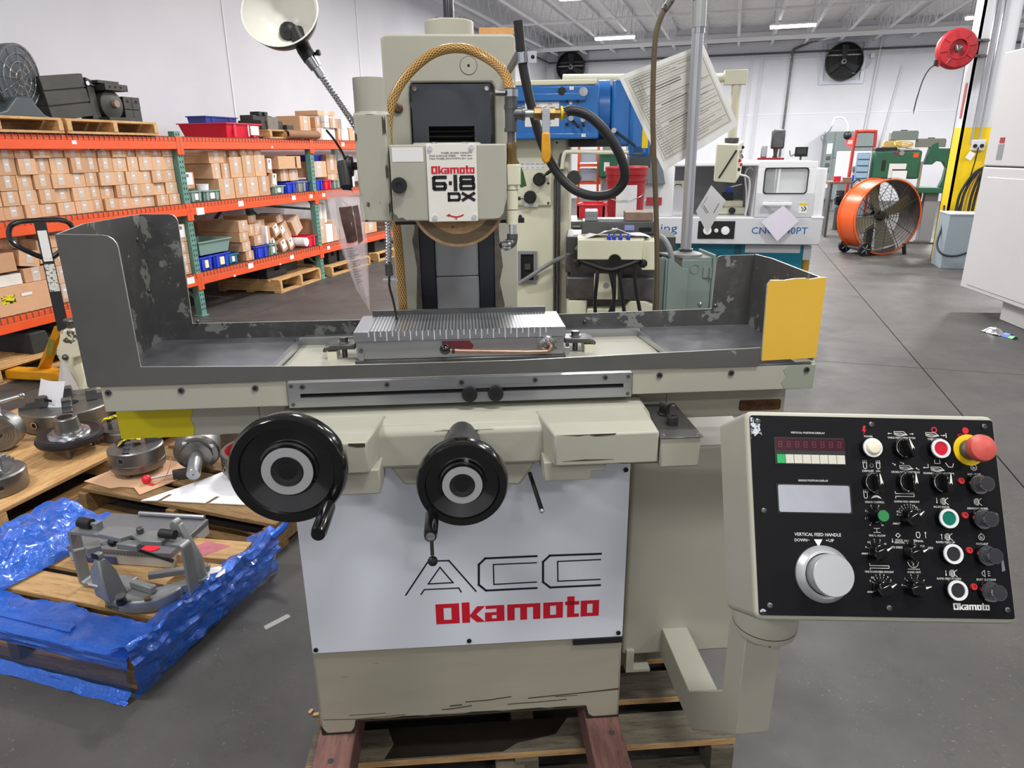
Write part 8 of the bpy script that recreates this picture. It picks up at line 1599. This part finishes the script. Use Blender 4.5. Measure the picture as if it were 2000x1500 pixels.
t = thing('work_bench', 'cluttered low bench left of the drawer tower', 'bench', (1.98, 14.6, 0)); bx(t, 'top', (-.3, .3, -.25, .3, .96, 1.0), mat('bench brown', (130, 96, 76), .6), .004)
for x in (-.27, .25): bx(t, 'leg', (x, x + .04, -.2, .25, 0, .96), STEELD)
for x, y, w_, h_, m, lb in ((1.82, 14.5, .12, .08, REDP, 'small red can on the bench left of the drawers'), (1.98, 14.45, .14, .06, mat('bench item brown', (156, 120, 96), .6), 'brown tray on the bench left of the drawers'), (2.12, 14.5, .1, .1, BINB, 'blue box on the bench beside the drawers')):
    t = thing('bench_item', lb, 'container', (x, y, 1.0005)); bx(t, 'body', (-w_ / 2, w_ / 2, -.05, .05, 0, h_), m, .006); bx(t, 'lid', (-w_ / 2 - .004, w_ / 2 + .004, -.054, .054, h_, h_ + .01), m)
t = thing('pipe_stand', 'red inverted U pipe frame in front of the grey wall cabinet', 'frame', (2.28, 15.2, 0)); b = MB(); b.tube([(-.19, 0, 0), (-.17, 0, 1.0), (-.15, 0, 1.82), (-.1, 0, 1.87), (.14, 0, 1.87), (.19, 0, 1.83), (.2, 0, 1.2), (.2, 0, 0)], .03, mat('frame red', (196, 66, 56), .45), n=8); b.build('pipe', t); b = MB(); b.cyl((-.15, 0, 1.6), (.19, 0, 1.6), .012, STEELD, n=6); b.build('cross_bar', t)
t = thing('wall_cabinet', 'tall grey electrical cabinet against the back wall', 'cabinet', (3.2, 24.5, 0)); bx(t, 'body', (-.62, .7, -.2, .4, .06, 2.06), GREYC, .01); bx(t, 'door', (-.34, .69, -.22, -.2, 1.3, 2.04), GREYC, .006); bx(t, 'side_panel', (-.61, -.36, -.22, -.2, .1, 2.04), GREYC, .006); bx(t, 'notice', (-.55, -.40, -.225, -.22, 1.42, 1.72), LABEL); bx(t, 'plinth', (-.6, .68, -.15, .4, 0, .06), STEELD)
for z in (1.25, 1.05, .88): bx(t, 'gauge', (-.54, -.42, -.24, -.22, z, z + .1), STEELD, .01)
bx(t, 'label_plate', (-.55, -.40, -.225, -.22, .42, .52), LABEL)
t = thing('white_machine', 'white bench machine in front of the grey wall cabinet', 'machine', (3.0, 20.5, 0)); bx(t, 'body', (-.45, .3, 0, .5, .75, 1.5), WHITEM, .01); bx(t, 'base', (-.4, .25, .05, .45, 0, .75), GREYC, .01); bx(t, 'motor', (-.1, .2, -.2, 0, 1.0, 1.15), STEELD, .03)
t = thing('stop_sign', 'small round red sign hanging from a cord before the grey cabinet', 'sign', (3.0, 22.0, 1.74)); b = MB(); b.lathe([(.14, -.01), (.14, .01)], mat('sign red', (214, 70, 66), .5), axis='y', n=24); b.box(-.09, .09, -.014, -.01, -.05, .05, mat('sign pale', (232, 176, 170), .5)); b.build('disc', t); b = MB(); b.ball((-.12, 0, .17), .11, BLKM, n=12); b.tube([(-.12, 0, .26), (-.15, 0, .45), (-.3, 0, .62), (-.5, 0, .6), (-.55, 0, .4), (-.55, .5, .3), (-.5, 2.9, .2)], .02, GREYM, n=6); b.build('black_plug', t)
t = thing('electric_motor', 'black finned motor on the floor left of the drum fan', 'motor', (2.22, 16.0, 0)); b = MB(); b.lathe([(.05, -.22), (.14, -.2), (.15, -.1), (.15, .15), (.12, .2), (.04, .24)], BLKG, axis='x', n=20, c=(0, 0, .62)); b.build('body', t); bx(t, 'stand', (-.15, .15, -.12, .12, 0, .48), STEELD, .01); bx(t, 'orange_cap', (.16, .28, -.06, .06, .66, .82), ORANGE, .01)
t = thing('steel_tube', 'grey steel tube standing on the floor left of the drum fan', 'tube', (2.07, 15.8, 0)); b = MB(); b.lathe([(.05, 0), (.055, .02), (.055, .44), (.045, .44), (.045, .02)], STEELD, n=18, cap=False); b.build('tube', t); bx(t, 'base', (-.09, .09, -.09, .09, 0, .012), STEELD)
t = thing('oil_can', 'dark blue green can on the floor beside the steel tube', 'can', (2.16, 15.3, 0)); b = MB(); b.lathe([(.1, 0), (.1, .24), (.08, .27), (.03, .27), (.03, .3), (.0001, .3)], mat('dark blue can', (28, 44, 66), .4), n=18); b.build('body', t); b = MB(); b.lathe([(.101, .08), (.101, .15)], mat('can band green', (40, 90, 80), .4), n=18, cap=False); b.build('band', t)
# boxes at the column and the big putty cabinet
t = thing('switch_cabinet', 'blue grey floor cabinet at the foot of the yellow column', 'cabinet', (3.08, 10.95, 0), R(0)); bx(t, 'body', (-.27, .45, -.1, .40, .0, .715), GREYB, .006); bx(t, 'lid', (-.275, .455, -.105, .405, .7155, .735), mat('pale lid', (200, 204, 206), .4), .004)
b = MB(); b.tube([(.36, -.12, .66), (.2, -.13, .42), (.05, -.14, .26), (-.12, -.13, .18), (-.28, -.1, .2), (-.33, .02, .32), (-.26, .2, .55), (-.22, .44, .8)], .014, BLKM, n=8); b.build('power_cable', t)
t = thing('cable_coil', 'thick black cables coiled on the yellow column above the cabinet', 'cable', (3.28, 11.3, .74))
for k in range(5):
    b = MB(); w_ = .09 + .05 * k; b.tube([(-w_, 0, .0), (-w_ * .95, -.02, .25), (-w_ * .55, -.03, .5), (0, -.04, .58), (w_ * .5, -.03, .48), (w_ * .7, -.01, .2), (w_ * .7, 0, .0)], .018 if k != 2 else .012, BLKM if k != 2 else mat('tan cable', (150, 110, 60), .5), n=8); b.build('loop', t)
t = thing('fire_extinguisher', 'small red extinguisher behind the conduits right of the column', 'extinguisher', (3.52, 11.75, .98)); b = MB(); b.lathe([(.04, 0), (.055, .02), (.055, .3), (.03, .36), (.02, .38)], REDD, n=18); b.build('cylinder', t); b = MB(); b.lathe([(.02, .38), (.02, .44)], BLKM, n=10); b.build('valve', t); b = MB(); b.lathe([(.056, .1), (.056, .2)], LABEL, n=18, cap=False); b.build('label', t); bx(t, 'bracket', (-.2, .0, .0, .02, .1, .14), STEELD)
t = thing('putty_cabinet', 'huge pale putty machine cabinet cut by the right edge', 'cabinet', (2.34, 8.22, 0), R(11))
bx(t, 'upper_body', (0, 1.8, -3.2, 0, 1.402, 2.42), PUTTY, .012); bx(t, 'lower_body', (0, 1.8, -3.2, 0, .205, 1.392), PUTTY, .012); bx(t, 'seam', (.015, 1.78, -3.18, -.015, 1.38, 1.41), HOLE); bx(t, 'front_panel', (-.006, .01, -3.15, -.12, .25, 1.30), PUTTY, .005); bx(t, 'plinth', (.10, 1.7, -3.1, -.62, 0, .21), PUTTY, .008)
b = MB(); b.box(-.014, -.004, -1.56, -1.30, .84, .96, BLKM); b.box(-.02, -.012, -1.45, -1.34, .87, .93, STEELD); b.build('black_latch', t, bev=.004); b = MB(); b.box(-.002, .0, -.30, -.20, 1.46, 1.60, GREYI); b.box(-.003, -.001, -.29, -.21, 1.61, 1.66, REDD); b.build('warning_label', t)
t = thing('foil_scrap', 'crumpled silver foil with blue and green scrap on the floor by the putty cabinet', 'litter', (2.36, 6.98, 0), R(-60)); b = MB(); b.grid(lambda u, v: (-.14 + .2 * u, -.06 + .12 * v, .005 + .05 * math.sin(u * PI) * math.sin(v * PI) + .016 * abs(mn.noise(Vector((u * 7, v * 7, 1))))), 12, 8, STEELB, th=.002); b.build('foil', t); b = MB(); b.grid(lambda u, v: (.06 + .06 * u, -.04 + .08 * v, .004 + .03 * math.sin(v * PI)), 6, 6, mat('scrap blue', (60, 110, 200), .4), th=.002); b.build('blue_scrap', t); b = MB(); b.grid(lambda u, v: (.11 + .06 * u, -.04 + .07 * v, .004 + .02 * math.sin(v * PI)), 6, 6, mat('scrap green', (120, 190, 140), .5), th=.002); b.build('green_scrap', t)
